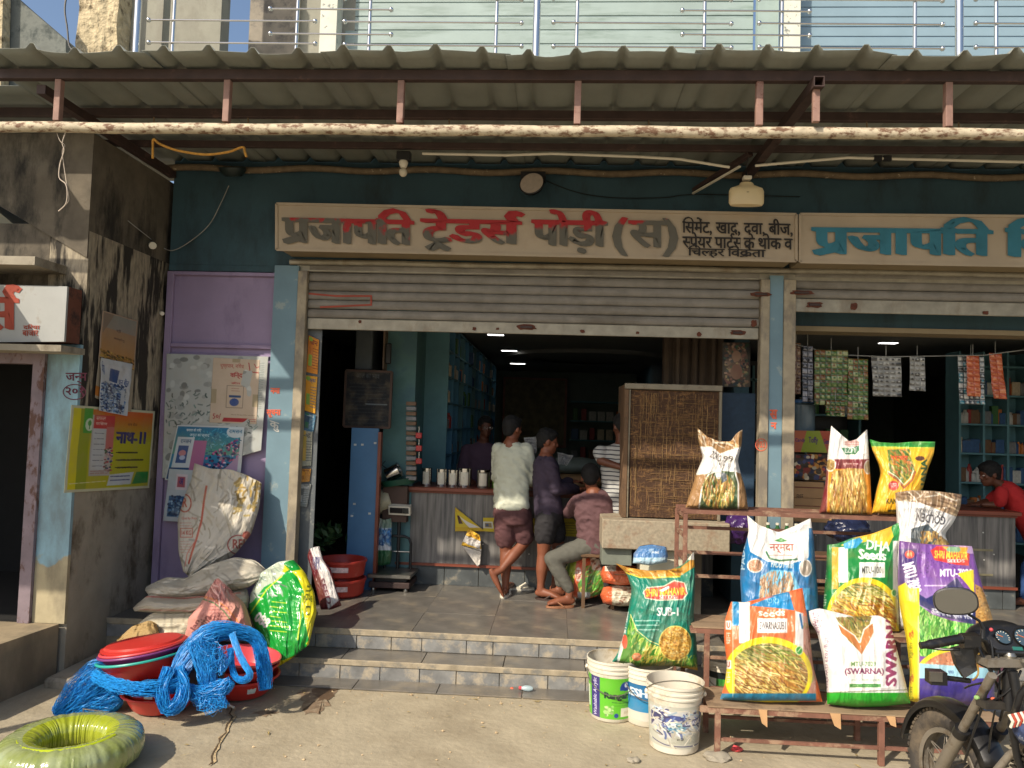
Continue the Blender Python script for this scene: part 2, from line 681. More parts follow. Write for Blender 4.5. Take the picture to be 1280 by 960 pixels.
def bag(name, label, cat, top, bot, left, right, Yb, Yt, T, cv, m, group=None, parent=None, wr=.006, px=3.4, toptaper=.4, topk=.12, seed=0, sm=3, wk=5, botk=10, zmin=None):
    """filled sack: outline from its four edges at its own depth, body swelling to front and back"""
    ny, nx = (cv.ny, cv.nx) if cv else (60, 60)
    S = coons(top, bot, left, right, nx, ny, sm)
    col = None
    if cv:      # the print is looked up where each point of the sack lies in the artwork
        A0 = cv.out()
        fx = np.clip((S[..., 0]-cv.x0)/(cv.x1-cv.x0)*cv.nx-.5, 0, cv.nx-1.001)
        fy = np.clip((S[..., 1]-cv.y0)/(cv.y1-cv.y0)*cv.ny-.5, 0, cv.ny-1.001)
        i, j = fy.astype(int), fx.astype(int)
        a_, b_ = (fy-i)[..., None], (fx-j)[..., None]
        col = (A0[i, j]*(1-b_)+A0[i, j+1]*b_)*(1-a_)+(A0[i+1, j]*(1-b_)+A0[i+1, j+1]*b_)*a_
    u = np.linspace(-1, 1, nx)[None, :]
    v = np.linspace(0, 1, ny)[:, None]
    bx = np.clip(1-np.abs(u)**px, 0, 1)**.55
    tt = np.clip(v/toptaper, 0, 1)
    by = (topk+(1-topk)*(tt*tt*(3-2*tt)))*np.clip(1-v**botk, 0, 1)**.5
    rid = 1-np.abs(2*fbm(u*wk*.8+v*2, v*wk*.45-u, seed+3, 3)-1)*2
    rid2 = 1-np.abs(2*fbm(u*wk*.5-v*3, v*wk*1.5, seed+9, 2)-1)*2.2
    fine = fbm(u*22, v*22, seed+5, 2)-.5
    b = T*bx*by
    env = np.clip(bx*1.6, 0, 1)
    b = b+wr*(rid*1.5+rid2*(.5+1.2*np.exp(-v*4))+fine*.5)*env
    Ym = Yt+(Yb-Yt)*v+u*0
    A = P_arr(S, Ym-b)
    B = P_arr(S, Ym)
    st = 5
    B = B[::st, ::st][:, ::-1].copy() if False else B
    ii = np.unique(np.r_[np.arange(0, ny, st), ny-1])
    jj = np.unique(np.r_[np.arange(0, nx, st), nx-1])
    Bk = B[np.ix_(ii, jj)].copy()
    Bk[..., 1] += (T*.8*bx*by)[np.ix_(ii, jj)]
    if zmin is not None:
        A[..., 2] = np.maximum(A[..., 2], zmin)
        Bk[..., 2] = np.maximum(Bk[..., 2], zmin)
    me = gridmesh(name, A, col)
    me2 = gridmesh(name+'b', Bk[:, ::-1], (col[np.ix_(ii, jj)][:, ::-1] if col is not None else None))
    joinmeshes(me, me2)
    me.polygons.foreach_set('use_smooth', [True]*len(me.polygons))
    me.materials.append(m)
    o = link(name, me, parent)
    if label: tag(o, label, cat, group)
    return o
def sheet(name, cv, m, corners=None, S=None, Y=None, pts=None, label=None, cat=None, group=None, parent=None, wav=.003, k=.88, seed=0, thick=.002):
    """printed flat sheet (poster, label): corners tl,tr,br,bl as 3-d points"""
    col = cv.out()
    ny, nx = cv.ny, cv.nx
    u = np.linspace(0, 1, nx)[None, :, None]
    v = np.linspace(0, 1, ny)[:, None, None]
    if pts is None:
        c = [np.array(p, float) for p in corners]
        pts = (1-u)*(1-v)*c[0]+u*(1-v)*c[1]+u*v*c[2]+(1-u)*v*c[3]
    n = np.cross(pts[0, -1]-pts[0, 0], pts[-1, 0]-pts[0, 0])
    n = n/np.linalg.norm(n)
    if np.dot(n, np.array(CAM)-pts[0, 0]) < 0: n = -n
    w = (fbm(u[..., 0]*4, v[..., 0]*4, seed, 3))*wav
    pts = pts+n*w[..., None]
    me = gridmesh(name, pts, col, k)
    me.materials.append(m)
    o = link(name, me, parent)
    if thick:
        md = o.modifiers.new('t', 'SOLIDIFY'); md.thickness = thick; md.offset = 0
    if label: tag(o, label, cat, group)
    return o
def voxel(mb, name, mats, parent=None, vox=.008, smooth=6, disp=0.0, dscale=.06):
    me = mb.mesh(name, recalc=True)
    o = bpy.data.objects.new(name, me)
    COL.objects.link(o)
    r = o.modifiers.new('r', 'REMESH')
    r.mode = 'VOXEL'
    r.voxel_size = vox
    r.use_smooth_shade = True
    s = o.modifiers.new('s', 'SMOOTH')
    s.factor = .5
    s.iterations = smooth
    dg = bpy.context.evaluated_depsgraph_get()
    me2 = bpy.data.meshes.new_from_object(o.evaluated_get(dg))
    bpy.data.objects.remove(o)
    bpy.data.meshes.remove(me)
    if disp:
        n = len(me2.vertices)
        co = np.zeros(n*3); me2.vertices.foreach_get('co', co); co = co.reshape(-1, 3)
        no = np.zeros(n*3); me2.vertices.foreach_get('normal', no); no = no.reshape(-1, 3)
        f = 1/dscale
        h = 1-np.abs(2*fbm(co[:, 0]*f+co[:, 2]*f*.7, co[:, 2]*f*1.3+co[:, 1]*f, 3, 3)-1)*2.2
        co += no*(h*disp)[:, None]
        me2.vertices.foreach_set('co', co.reshape(-1))
    me2.name = name
    me2.materials.clear()
    me2.materials.append(mats)
    me2.polygons.foreach_set('use_smooth', [True]*len(me2.polygons))
    me2.update()
    return link(name, me2, parent)
# ================================================================ materials
m_ground = mat('dusty_concrete_ground', 'a59a82', .92, var=.13, vs=4, dirt='8c8069', ds=1.7, da=.46, dw=.3, bump=.6, bs=24, bd=.012)
m_slate = mat('kota_stone', '6c6861', .3, var=.25, vs=5, dirt='948770', ds=2.6, da=.5, dw=.25, bump=.3, bs=30, bd=.004)
m_riser = mat('dusty_riser_stone', '7b7b78', .7, var=.3, vs=9, dirt='a89c86', ds=7, da=.5, dw=.14, bump=.4, bs=40, bd=.004)
m_grout = mat('cement_mortar', '9d917a', .92, var=.3, vs=12, dirt='76736b', ds=8, da=.52, dw=.12, bump=.4, bs=50)
m_teal = mat('teal_wall_paint', '34505a', .75, var=.2, vs=2.5, dirt='253338', ds=2.2, da=.5, dw=.2, bump=.25, bs=30, dsc=(1, 1, .4))
m_blue = mat('sky_blue_paint', '6c8894', .65, var=.12, vs=3, dirt='8b9a9a', ds=6, da=.6, dw=.05, bump=.2, bs=25)
m_blued = mat('blue_paint', '47749c', .55, var=.15, vs=3, dirt='6f94ac', ds=9, da=.66, dw=.05, bump=.15, bs=25)
m_purple = mat('lilac_paint', '92819e', .6, var=.1, vs=3, dirt='7c6c88', ds=3, da=.55, dw=.15, bump=.15, bs=30, dsc=(1, 1, .4))
m_steel = mat('weathered_galvanised', '9a9484', .55, .35, var=.22, vs=9, dirt='7b6a55', ds=4, da=.55, dw=.2, bump=.2, bs=70, bd=.002, dsc=(1, 1, .5))
m_rail = mat('weathered_guide', '9c917b', .7, .1, var=.25, vs=9, dirt='7c7468', ds=7, da=.5, dw=.12, bump=.3, bs=60, dsc=(1, 1, .4))
m_rust = mat('rust_red_steel', '7a5444', .8, .05, var=.3, vs=12, dirt='9c8068', ds=7, da=.52, dw=.1, bump=.3, bs=60, bd=.003)
m_rustd = mat('brown_primer_steel', '40302c', .65, .1, var=.25, vs=10, dirt='6b5047', ds=5, da=.6, dw=.12, bump=.2, bs=50, bd=.002)
m_strut = mat('pinkish_primer_steel', '8f7064', .7, .05, var=.2, vs=14, dirt='6b4034', ds=9, da=.56, dw=.1, bump=.2, bs=60, bd=.002)
m_pipe = mat('peeling_cream_pipe', 'bdb198', .75, .05, var=.2, vs=20, dirt='705440', ds=30, da=.49, dw=.1, bump=.5, bs=50, bd=.004, dsc=(.5, 1, 1))
m_oldpipe = mat('rusted_wall_pipe', '77664f', .8, .1, var=.3, vs=16, dirt='c7b9a0', ds=22, da=.62, dw=.05, bump=.5, bs=50)
m_sheet = mat('grey_roof_sheet', '80847c', .65, .05, var=.12, vs=3, dirt='76746a', ds=2.2, da=.5, dw=.3, bump=.1, bs=20, dsc=(1, .3, 1))
m_plaster = mat('grey_cement_plaster', '98907f', .9, var=.16, vs=4, dirt='5f5545', ds=3, da=.5, dw=.14, bump=.5, bs=22, bd=.01, dsc=(1, 1, .6))
m_dark = mat('dark_stained_plaster', '655d50', .92, var=.3, vs=5, dirt='2b2822', ds=3.4, da=.48, dw=.14, bump=.5, bs=20, bd=.01, dsc=(1, 1, .35))
m_upgrey = mat('upper_cement', '949386', .85, var=.14, vs=3, dirt='807c70', ds=3, da=.52, dw=.2, bump=.4, bs=25, bd=.006, dsc=(1, 1, .5))
m_rough = mat('rough_concrete', 'c2b392', .95, var=.3, vs=14, dirt='70634c', ds=9, da=.55, dw=.1, bump=1.0, bs=14, bd=.04)
m_inox = mat('polished_steel_tube', 'd2d2d0', .16, 1.0, var=.04, bump=0)
m_int = mat('interior_wall_paint', '7b8781', .8, var=.1, bump=.1)
m_ceil = mat('interior_ceiling', '8b8b86', .8, var=.08, bump=.1)
m_white = mat('off_white_plastic', 'd8d2c0', .4, var=.06, dirt='a79b80', ds=9, da=.62, dw=.1, bump=.05)
m_black = mat('black_plastic', '1d1d1e', .45, var=.2, bump=.1)
m_wood = mat('reddish_wood_edge', '7c3f2c', .45, var=.25, vs=6, bump=.15, bs=30, sc=(.3, 1, 1))
m_signb = mat('dusty_sign_board', 'ab9b84', .7, var=.1, vs=2.5, dirt='9f8b74', ds=3, da=.55, dw=.25, bump=.1, bs=20)
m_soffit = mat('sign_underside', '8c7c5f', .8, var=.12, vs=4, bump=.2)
# peeling paint on the old wall: dark damp stains running down over buff plaster
def peel():
    m, t = newmat('peeling_damp_wall', .92)
    n1 = t.noise(9, 6, (1, 1, .16), .6)
    n2 = t.noise(30, 5, (1, 1, .3), .6)
    n3 = t.noise(1.6, 3)
    base = t.mix(t.ramp(n2, .4, .65), L('a59a84'), L('7c7364'))
    c = t.mix(t.ramp(t.math('ADD', n1, t.math('MULTIPLY', n3, .35)), .62, .69), L('302c26'), base)
    t.ln(c, t.b.inputs['Base Color'])
    t.bump(n1, .8, .02)
    return m
m_peel = peel()
def zfade(name, top, bot, z0, z1, warp=.3, rough=.75):       # paint that has worn off near the ground
    m, t = newmat(name, rough)
    tc = t.node('ShaderNodeTexCoord')
    sp = t.node('ShaderNodeSeparateXYZ')
    t.ln(tc.outputs['Object'], sp.inputs[0])
    z = t.math('ADD', sp.outputs[2], t.math('MULTIPLY', t.noise(5, 6), warp))
    f = t.ramp(z, 0, 1)
    f = t.node('ShaderNodeMapRange', i_0=z, i_1=z0, i_2=z1).outputs[0]
    a = t.mix(t.ramp(t.noise(6, 4), .3, .7), tuple(v*.85 for v in L(bot)), tuple(v*1.1 for v in L(bot)))
    b = t.mix(t.ramp(t.noise(3, 4), .3, .7), tuple(v*.9 for v in L(top)), tuple(v*1.06 for v in L(top)))
    g = t.mix(t.math('MULTIPLY', t.ramp(t.noise(4, 8, (1, 1, .4), .65), .46, .66), .55), t.mix(f, a, b), L('5d5648'))
    t.ln(g, t.b.inputs['Base Color'])
    t.bump(t.noise(25, 5), .35, .008)
    return m
m_ltblue = zfade('worn_light_blue', '8fb6c4', 'b0a484', .78, .82, .5)

# ================================================================ ground, platform, steps
GZ = -.30
def ground():
    n = 120
    xs = np.concatenate([np.linspace(-300, -9, 14), np.linspace(-8.5, 8.5, n), np.linspace(9, 300, 14)])
    ys = np.concatenate([np.linspace(-300, -7, 14), np.linspace(-6.6, -.4, 80), np.linspace(0, 300, 14)])
    X, Y = np.meshgrid(xs, ys)
    Z = GZ+(fbm(X*1.1, Y*1.1, 2, 4)-.5)*.003*(np.abs(X) < 9)*(np.abs(Y) < 7)
    pts = np.stack([X, Y, Z], -1)[::-1]
    me = gridmesh('ground', pts)
    me.materials.append(m_ground)
    return tag(link('ground', me), kind='structure')
ground()
# fine dark cracks and a damp patch lying on the ground
def crack(name, pl, w, m, z):
    mb = MB()
    R = random.Random(4)
    pts = []
    for (a, b) in zip(pl[:-1], pl[1:]):
        for k in range(6):
            t = k/6
            pts.append((a[0]+(b[0]-a[0])*t+R.uniform(-3, 3), a[1]+(b[1]-a[1])*t+R.uniform(-1.5, 1.5)))
    l, r = [], []
    for i, p in enumerate(pts):
        q = PZ(p[0], p[1], z)
        ww = w*R.uniform(.3, 1.2)
        l.append(q+Vector((-ww, 0, 0))); r.append(q+Vector((ww, 0, 0)))
    n = len(l)
    mb.add(l+r, [(i, i+1, n+i+1, n+i) for i in range(n-1)])
    return tag(mb.build(name, m), kind='structure')
m_crackd = mat('crack_shadow_earth', '5b4a36', 1, bump=0)
m_crackl = mat('crumbled_cement', 'b9a37c', 1, var=.3, vs=20, bump=1, bs=30, bd=.02)
crack('ground_crack', [(293, 885), (288, 905), (272, 930), (262, 960)], .018, m_crackl, GZ+.006)
crack('ground_crack', [(291, 885), (286, 906), (270, 931), (259, 962)], .006, m_crackd, GZ+.009)
def puddle(name, pl, m, z):
    c = [sum(p[i] for p in pl)/len(pl) for i in (0, 1)]
    R = random.Random(8)
    ps = []
    for a, b in zip(pl, pl[1:]+pl[:1]):
        for k in range(5):
            t = k/5
            ps.append(PZ(a[0]+(b[0]-a[0])*t+R.uniform(-5, 5), a[1]+(b[1]-a[1])*t+R.uniform(-2.2, 2.2), z))
    mb = MB().add([PZ(c[0], c[1], z)]+ps, [(0, i+1, (i+1) % len(ps)+1) for i in range(len(ps))])
    return tag(mb.build(name, m), kind='structure')
m_wet = mat('damp_stain', '84705a', .7, var=.3, vs=14, dirt='9a8b74', ds=9, da=.52, dw=.1, bump=.2)
puddle('damp_patch', [(385, 855), (405, 848), (440, 846), (455, 852), (420, 861), (412, 880), (400, 892), (378, 892), (381, 878), (374, 868)], m_wet, GZ+.0022)
puddle('damp_patch', [(455, 850), (520, 848), (512, 856), (470, 858)], m_wet, GZ+.0022)
puddle('damp_patch', [(318, 889), (350, 890), (338, 894), (322, 894)], m_wet, GZ+.0022)
puddle('damp_patch', [(392, 860), (425, 858), (418, 872), (396, 876)], mat('damp_stain_core', '5f4b38', .5, var=.25, vs=9, bump=.2), GZ+.003)
# pebbles and dirt crumbs: nobody could count them
def crumbs():
    mb = MB()
    R = random.Random(3)
    for i in range(420):
        x = R.uniform(-2.9, 3.2); y = R.uniform(-3.1, -1.05) if i < 240 else -1.05-abs(R.gauss(0, .07))
        r = R.choice((.004, .005, .006, .008, .012))*R.uniform(.6, 1.3)
        c = Vector((x, y, GZ+float(fbm(x*1.1, y*1.1, 2, 4)-.5)*.003+r*.3))
        vs = [c+Vector((R.uniform(.6, 1.3)*r*a, R.uniform(.6, 1.3)*r*b, R.uniform(.4, .9)*r*d)) for a, b, d in ((1,0,0),(-1,0,0),(0,1,0),(0,-1,0),(0,0,1),(0,0,-1))]
        mb.add(vs, [(0,2,4),(2,1,4),(1,3,4),(3,0,4),(2,0,5),(1,2,5),(3,1,5),(0,3,5)])
    mb2 = MB()
    return tag(mb.build('gravel', mat('pale_grit', 'b9a27f', .95, var=.35, vs=40, bump=0)), kind='stuff')
crumbs()

def straw():
    mb = MB(); R = random.Random(19)
    for i in range(130):
        x = R.uniform(-2.8, 3.1); y = R.uniform(-3.0, -1.06) if i % 3 else -1.07-abs(R.gauss(0, .08))
        a = R.uniform(0, 6.3); l = R.uniform(.01, .035); w = R.choice((.0015, .002, .006))
        c = Vector((x, y, GZ+.007)); d = Vector((cos(a), sin(a), 0))*l; e = Vector((-sin(a), cos(a), 0))*w
        mb.add([c-d, c-e+Vector((0, 0, .003)), c+d, c+e+Vector((0, 0, .003))], [(0, 1, 2, 3)])
    tag(mb.build('straw_litter', mat('dry_straw', 'a08c58', .9, var=.5, vs=60, bump=0)), kind='stuff')
straw()

PL, PR = -3.5, 7.0          # platform extent
PE, S2, SL = -.555, -.825, -1.03
plat = tag(MB().box((PL, PE, GZ), (PR, 10.2, -.012)).box((-2.75, S2, GZ-.02), (PR, PE+.003, -.162)).box((-2.6, SL, GZ-.05), (PR, S2+.003, GZ+.008)).build('platform', m_grout), kind='structure')
tm = []
for i in range(4):          # shared tile meshes, slightly uneven
    R = random.Random(i)
    tm.append(MB().box((.001, .001, -.012), (.599, .599, 0), .001).mesh('tile'))
    tm[-1].materials.append(m_slate)
k = 0
for j in range(5):
    for i in range(18):
        x = PL+.02+i*.6+(.0 if j % 2 else 0)
        if x > PR-.5: continue
        o = link('tile', tm[k % 4], plat)
        k += 1
        o.location = (x, PE+.0+j*.6, .0+rng.uniform(-.0015, .0015))
        o.rotation_euler = (rng.uniform(-.002, .002), rng.uniform(-.002, .002), 0)
tag(MB().box((PL, PE+3.0, -.011), (PR, 10, -.001)).build('floor_slab', m_slate, plat))
def riser(y, z0, z1, x0, x1, seed):
    R = random.Random(seed)
    x = x0
    while x < x1:
        w = R.uniform(.2, .36)
        o = MB().box((x+.003, y-.012+R.uniform(-.002, .002), z0+.004), (min(x+w, x1)-.003, y+.004, z1), .002).build('riser_tile', m_riser, plat)
        x += w
MB().box((PL, PE-.02, -.045), (5.3, PE-.001, .0015), .004).build('nosing', m_grout, plat)
MB().box((-2.75, S2-.02, -.19), (5.3, S2-.001, -.1485), .004).build('nosing', m_grout, plat)
riser(PE, -.148, -.016, PL, 5.2, 1)
riser(S2, GZ+.002, -.166, -2.75, 5.2, 2)
for i in range(13):
    x = -2.75+i*.6
    MB().box((x+.003, S2-.006, -.162), (x+.597, PE-.002, -.148+rng.uniform(-.001, .001)), .002).build('tread_tile', m_slate, plat)
for i in range(13):
    x = -2.6+i*.6
    MB().box((x+.003, SL-.006, GZ+.006), (x+.597, S2-.014, GZ+.016), .002).build('apron_tile', m_slate, plat)
# raised crumbling edge left of the steps
mb = MB().box((-3.5, -1.3, GZ-.02), (-2.76, PE-.014, -.235), .02)
tag(mb.build('cement_apron', m_plaster), kind='structure')

# ================================================================ shop building
shop = thing('shop_building', 'two storey shop building with teal fascia wall, blue pillars and lilac panel', 'building', (0, 0, 0))
# walls above the shutters
MB().box((-3.45, .004, 2.93), (7, .22, 3.95)).build('fascia_wall', m_teal, shop)
MB().box((-3.45, .0, 2.875), (-2.492, .22, 2.928)).build('fascia_return', m_teal, shop)
MB().box((-2.49, -.03, -.0), (-2.275, .25, 2.437)).build('pilaster', m_blue, shop)
MB().box((-2.49, -.028, 2.437), (-2.275, -.002, 2.93)).build('pilaster_head', m_blue, shop)
# lilac panel with frame mouldings
lp = MB().box((-3.46, .03, 0), (-2.492, .22, 2.872)).build('lilac_panel', m_purple, shop)
f = MB()
f.box((-3.46, -.006, 0), (-3.40, .028, 2.868), .004)
f.box((-3.398, -.004, 2.20), (-2.494, .027, 2.235), .004)
f.box((-3.398, -.002, 2.13), (-2.494, .027, 2.15), .004)
f.box((-3.398, -.008, 2.835), (-2.494, .027, 2.868), .004)
f.build('moulding', m_purple, shop)
# middle pillar, right end
MB().box((1.735, -.03, 0), (1.845, .25, 2.92)).build('pillar', m_blue, shop)
MB().box((5.3, -.03, 0), (5.6, .25, 2.92)).build('pillar', m_blue, shop)
MB().box((5.6, .0, 0), (7, .22, 2.92)).build('fascia_end', m_teal, shop)
# beam inside the second shop
MB().box((1.85, .3, 2.545), (5.3, .5, 2.93)).build('lintel_beam', m_teal, shop)
MB().box((1.85, .26, 2.50), (5.3, .52, 2.542)).build('beam_trim', m_soffit, shop)
# room
MB().box((-3.7, .23, -.0), (-3.3, 10, 2.9)).build('side_wall', m_dark, shop)
MB().box((-3.3, 10, 0), (7.2, 10.2, 2.9)).build('back_wall', m_int, shop)
MB().box((7.0, .23, 0), (7.2, 10, 2.9)).build('side_wall', m_int, shop)
MB().box((-3.3, .24, 2.755), (7.2, 10.2, 3.9)).build('ceiling_slab', m_ceil, shop)
MB().box((-1.66, 1.2, 0), (-1.48, 10, 2.754)).build('partition', mat('teal_interior_paint', '587f7e', .7, var=.15, dirt='4d7078', ds=3, da=.5, bump=.1), shop)
MB().box((-1.75, 1.14, 0), (-1.44, 1.198, 2.754)).build('partition_end', mat('teal_interior_paint', ''), shop)
MB().box((1.66, .9, 0), (1.8, 10, 2.754)).build('partition', m_teal, shop)
# oval false ceiling ring and lit ceiling lamps
MB().lathe([(.9, 2.70), (1.35, 2.70), (1.4, 2.752)], (.45, 6.2, 0), 40, cap=False).build('ceiling_ring', m_ceil, shop, True)
m_led, t = newmat('lit_led_panel')
t.b.inputs['Emission Color'].default_value = (1, .98, .92, 1)
t.b.inputs['Emission Strength'].default_value = 5.0
lamps = [((-.82, 3.2), 'in the first shop, nearest of the left row'), ((-.78, 5.3), 'second of the left row in the first shop'), ((-.78, 7.8), 'farthest of the left row in the first shop'),
         ((.98, 5.25), 'nearer of the right pair in the first shop'), ((1.145, 7.73), 'farther of the right pair in the first shop'), ((4.0, 3.1), 'over the counter of the second shop')]
for (x, y), s in lamps:
    t_ = thing('ceiling_light', 'small lit ceiling lamp '+s, 'ceiling light', (x, y, 2.75), 'lit ceiling lamps')
    w = .075+.008*y
    MB().box((x-w, y-.05, 2.738), (x+w, y+.05, 2.75)).build('diffuser', m_led, t_)
    MB().box((x-w-.015, y-.065, 2.742), (x+w+.015, y+.065, 2.7545)).build('frame', m_ceil, t_)
# upper storey: balcony slab, back wall, columns
MB().box((-4.9, -.42, 3.955), (7, .9, 4.1)).build('balcony_slab', m_upgrey, shop)
mu = MB()
mu.box((-4.55, 1.1, 4.1), (-3.62, 1.3, 7)); mu.box((-3.62, 1.1, 6.4), (-3.3, 1.3, 7)); mu.box((-3.30, 1.1, 4.1), (-2.2, 1.3, 7))
mu.box((-2.2, 1.1, 6.3), (7, 1.3, 7))
mu.build('upper_wall', m_upgrey, shop)
MB().box((-3.62, 1.9, 4.1), (-3.3, 1.95, 6.4)).build('dark_doorway', mat('dark_blue_door', '2c3646', .6), shop)
MB().box((-3.28, 1.02, 4.1), (-2.78, 1.098, 6.3)).build('door_panel', mat('worn_ply_panel', '8b8272', .7, var=.25, dirt='5f5a52', ds=5, bump=.2), shop)
MB().box((-2.50, .9, 4.1), (-2.33, 1.097, 7)).build('white_trim', mat('flaking_white', 'd0d0c2', .7, var=.1, dirt='7d827c', ds=14, da=.6, dw=.06), shop)
MB().box((2.09, .9, 4.1), (2.24, 1.097, 7)).build('white_trim', mat('flaking_white', ''), shop)
MB().box((1.86, 1.0, 4.1), (2.06, 1.097, 7)).build('trim_stile', mat('pale_blue_board', '93a5a0', .6, var=.1), shop)
# rough concrete column at the left end of the balcony
bm = bmesh.new()
bmesh.ops.create_cube(bm, size=1)
bmesh.ops.subdivide_edges(bm, edges=bm.edges[:], cuts=22, use_grid_fill=True)
for v in bm.verts:
    q = Vector((-4.1+v.co.x*.36, -.05+v.co.y*.3, 5.2+v.co.z*2.5))
    n = float(fbm(q.x*9+q.y*5, q.z*9, 3, 4)-.5)
    v.co = q+Vector((n*.07, n*.09, 0))
MB().bm(bm).build('rough_column', m_rough, shop)
MB().box((-3.91, -.02, 4.1), (-3.62, .1, 7)).build('cement_pier', m_upgrey, shop)
MB().box((-3.6, -.06, 4.1), (-3.24, .1, 7)).build('pier_panel', m_upgrey, shop) if False else None
# slatted boards and shutter of the upper storey
m_pale = mat('pale_greygreen_board', '95a6a2', .6, var=.1, vs=3, dirt='788a82', ds=4, da=.5, dw=.2, bump=.1, dsc=(.4, 1, 3))  # even pale green-grey board colour with random dirt
m_pale2 = mat('light_blue_slat', '8199a6', .5, var=.07, vs=3, bump=.05)
for (nm, lb, x0, x1, mm, ps) in (('slatted_shutter', 'wide pale green-grey slatted shutter behind the balcony railing', -2.3, 1.84, m_pale, .145),
                                 ('slatted_shutter', 'light blue roller shutter at the right end of the balcony', 2.27, 6.6, m_pale2, .1)):
    t_ = thing(nm, lb, 'shutter', (x0, 1.12, 4.1))
    z = 4.75
    MB().box((x0, 1.115, 4.1), (x1, 1.135, 4.75)).build('lower_panel', mm, t_)
    while z < 6.2:
        MB().box((x0, 1.1+rng.uniform(-.002, .002), z+.004), (x1, 1.122, z+ps-.004), .004).build('slat', mm, t_)
        z += ps
# neighbouring stair parapet against the sky, top left
t_ = thing('stair_parapet', 'dark weathered concrete stair parapet with a sloping top, upper left against the sky', 'wall', (-5, -.6, 4))
pl = [P(-80, 140, -.6), P(-80, -80, -.6), P(-10, -30, -.6), P(24, 0, -.6), P(82, 50, -.6), P(84, 140, -.6)]
MB().prism(pl, (0, .18, 0)).build('parapet_slab', mat('weathered_grey_concrete', '70746e', .9, var=.25, vs=5, dirt='3d4442', ds=5, da=.5, dw=.15, bump=.5, bs=18, bd=.01), t_)
pl = [P(-80, 140, -.7), P(-80, -60, -.7), P(5, -60, -.7), P(0, 140, -.7)]
MB().prism(pl, (0, .09, 0)).build('pale_edge', m_rough, t_)

# ---------------------------------------------------------------- railing
rl = thing('balcony_railing', 'polished steel balcony railing with ball-ended rods above the awning', 'railing', (0, -.3, 4.1))
for px_ in (170, 670, 1199):
    q = P(px_, 60, -.3)
    MB().tube([(q.x, -.3, 4.1), (q.x, -.3, 6)], .031, 16).build('post', m_inox, rl, True)
for px_ in (215, 370, 461, 620, 721, 881, 978, 1145, 1247):
    q = P(px_, 40, -.3)
    MB().tube([(q.x, -.28, 4.1), (q.x, -.28, 6)], .0155, 10).build('upright', m_inox, rl, True)
def rod(xa, xb, y):
    a = P(xa, y, -.3); b = P(xb, y+(xb-xa)*.008, -.3)
    mb = MB().tube([a, b], .0075, 8)
    mb.ell(a, .021, 10).ell(b, .021, 10)
    mb.build('rod', m_inox, rl, True)
for dy in (-30, 0, 28): rod(186, 394, 25+dy)
for dy in (-31, 0, 31): rod(338, 489, 11+dy)
for dy in (-29, 0, 29): rod(431, 652, 27+dy)
for dy in (-30, 0, 30): rod(692, 914, 28+dy)
for dy in (-30, 0, 30): rod(853, 1012, 13+dy)
for dy in (-30, 0, 30): rod(949, 1178, 29+dy)
for dy in (-30, 0, 30): rod(1220, 1500, 29+dy)

# ================================================================ awning
aw = thing('awning', 'long corrugated grey sheet awning on brown steel frame over the shop front', 'awning', (0, -.9, 3.8))
AX0, AX1 = -3.77, 6.2
def roofsheet(x0, x1, k):
    pitch = .283
    prof = []
    n = int(round((x1-x0)/pitch))
    for i in range(n):
        a = x0+i*pitch
        for dx, z in ((0, 0), (.10, 0.002), (.125, .036), (.148, .039), (.175, .002), (.235, 0.0)):
            prof.append((a+dx, z))
    prof.append((x0+n*pitch+.03, 0))
    ys = np.linspace(-2.0, -.015, 22)
    A = np.array(prof)
    X, Y = np.meshgrid(A[:, 0], ys)
    Z = 3.845+A[:, 1][None]+Y*0+.012*(k % 2)*.3
    edge = np.clip((-1.6-Y)/.4, 0, 1)
    Z = Z+(fbm(X*1.7, Y*0+k, 4, 3)-.5)*.11*edge+(fbm(X*2, Y*2, 8, 2)-.5)*.012
    Y = Y+(fbm(X*1.3, X*0+k, 6, 2)-.5)*.05*edge
    me = gridmesh('roof_sheet', np.stack([X, Y, Z], -1), None, smooth=False)
    me.materials.append(m_sheet)
    o = link('roof_sheet', me, aw)
    md = o.modifiers.new('t', 'SOLIDIFY'); md.thickness = .002
def shortsheet(xa, xb, ya, yb):
    xs = np.linspace(xa, xb, 30); ys = np.linspace(ya, yb, 10)
    X, Y = np.meshgrid(xs, ys)
    Z = 3.847+.03*(np.abs(np.sin((X+4.9)*pi/.283)) > .93)
    me = gridmesh('roof_sheet', np.stack([X, Y, Z], -1), None, smooth=False); me.materials.append(m_sheet)
    o = link('roof_sheet', me, aw); md = o.modifiers.new('t', 'SOLIDIFY'); md.thickness = .002
shortsheet(-6.6, -3.75, -1.52, -.015)  # runs on out of view, lengthened to shade the old front wall
shortsheet(-6.6, -4.12, -1.98, -1.521)  # unseen piece added for shade; gap beside it lets sun reach the pilaster
x = AX0
k = 0
while x < AX1:
    roofsheet(x, x+1.132, k)
    x += 1.132
    k += 1
def purlin(y, z, w=.05, h=.065, m=m_rustd, nm='purlin'): MB().box((-6.6 if y > -1.9 else AX0, y-w/2, z-h/2), (AX1, y+w/2, z+h/2), .003).build(nm, m, aw)
purlin(-1.78, 3.803)
purlin(-1.2, 3.790, .045, .06)
purlin(-.6, 3.785, .04, .05)
mb = MB()
pts = [(-6.5+i*.198, -1.78+.004*sin(i*.7), P(640, 163.5, -1.78).z+.003*sin(i*1.3)) for i in range(65)]
MB().tube(pts, .035, 14).build('pipe', m_pipe, aw, True)
pts = [(AX0+.28+i*.148, -.065, 3.765+.012*sin(i*.9)) for i in range(65)]
MB().tube(pts, .028, 10).build('wall_pipe', m_oldpipe, aw, True)
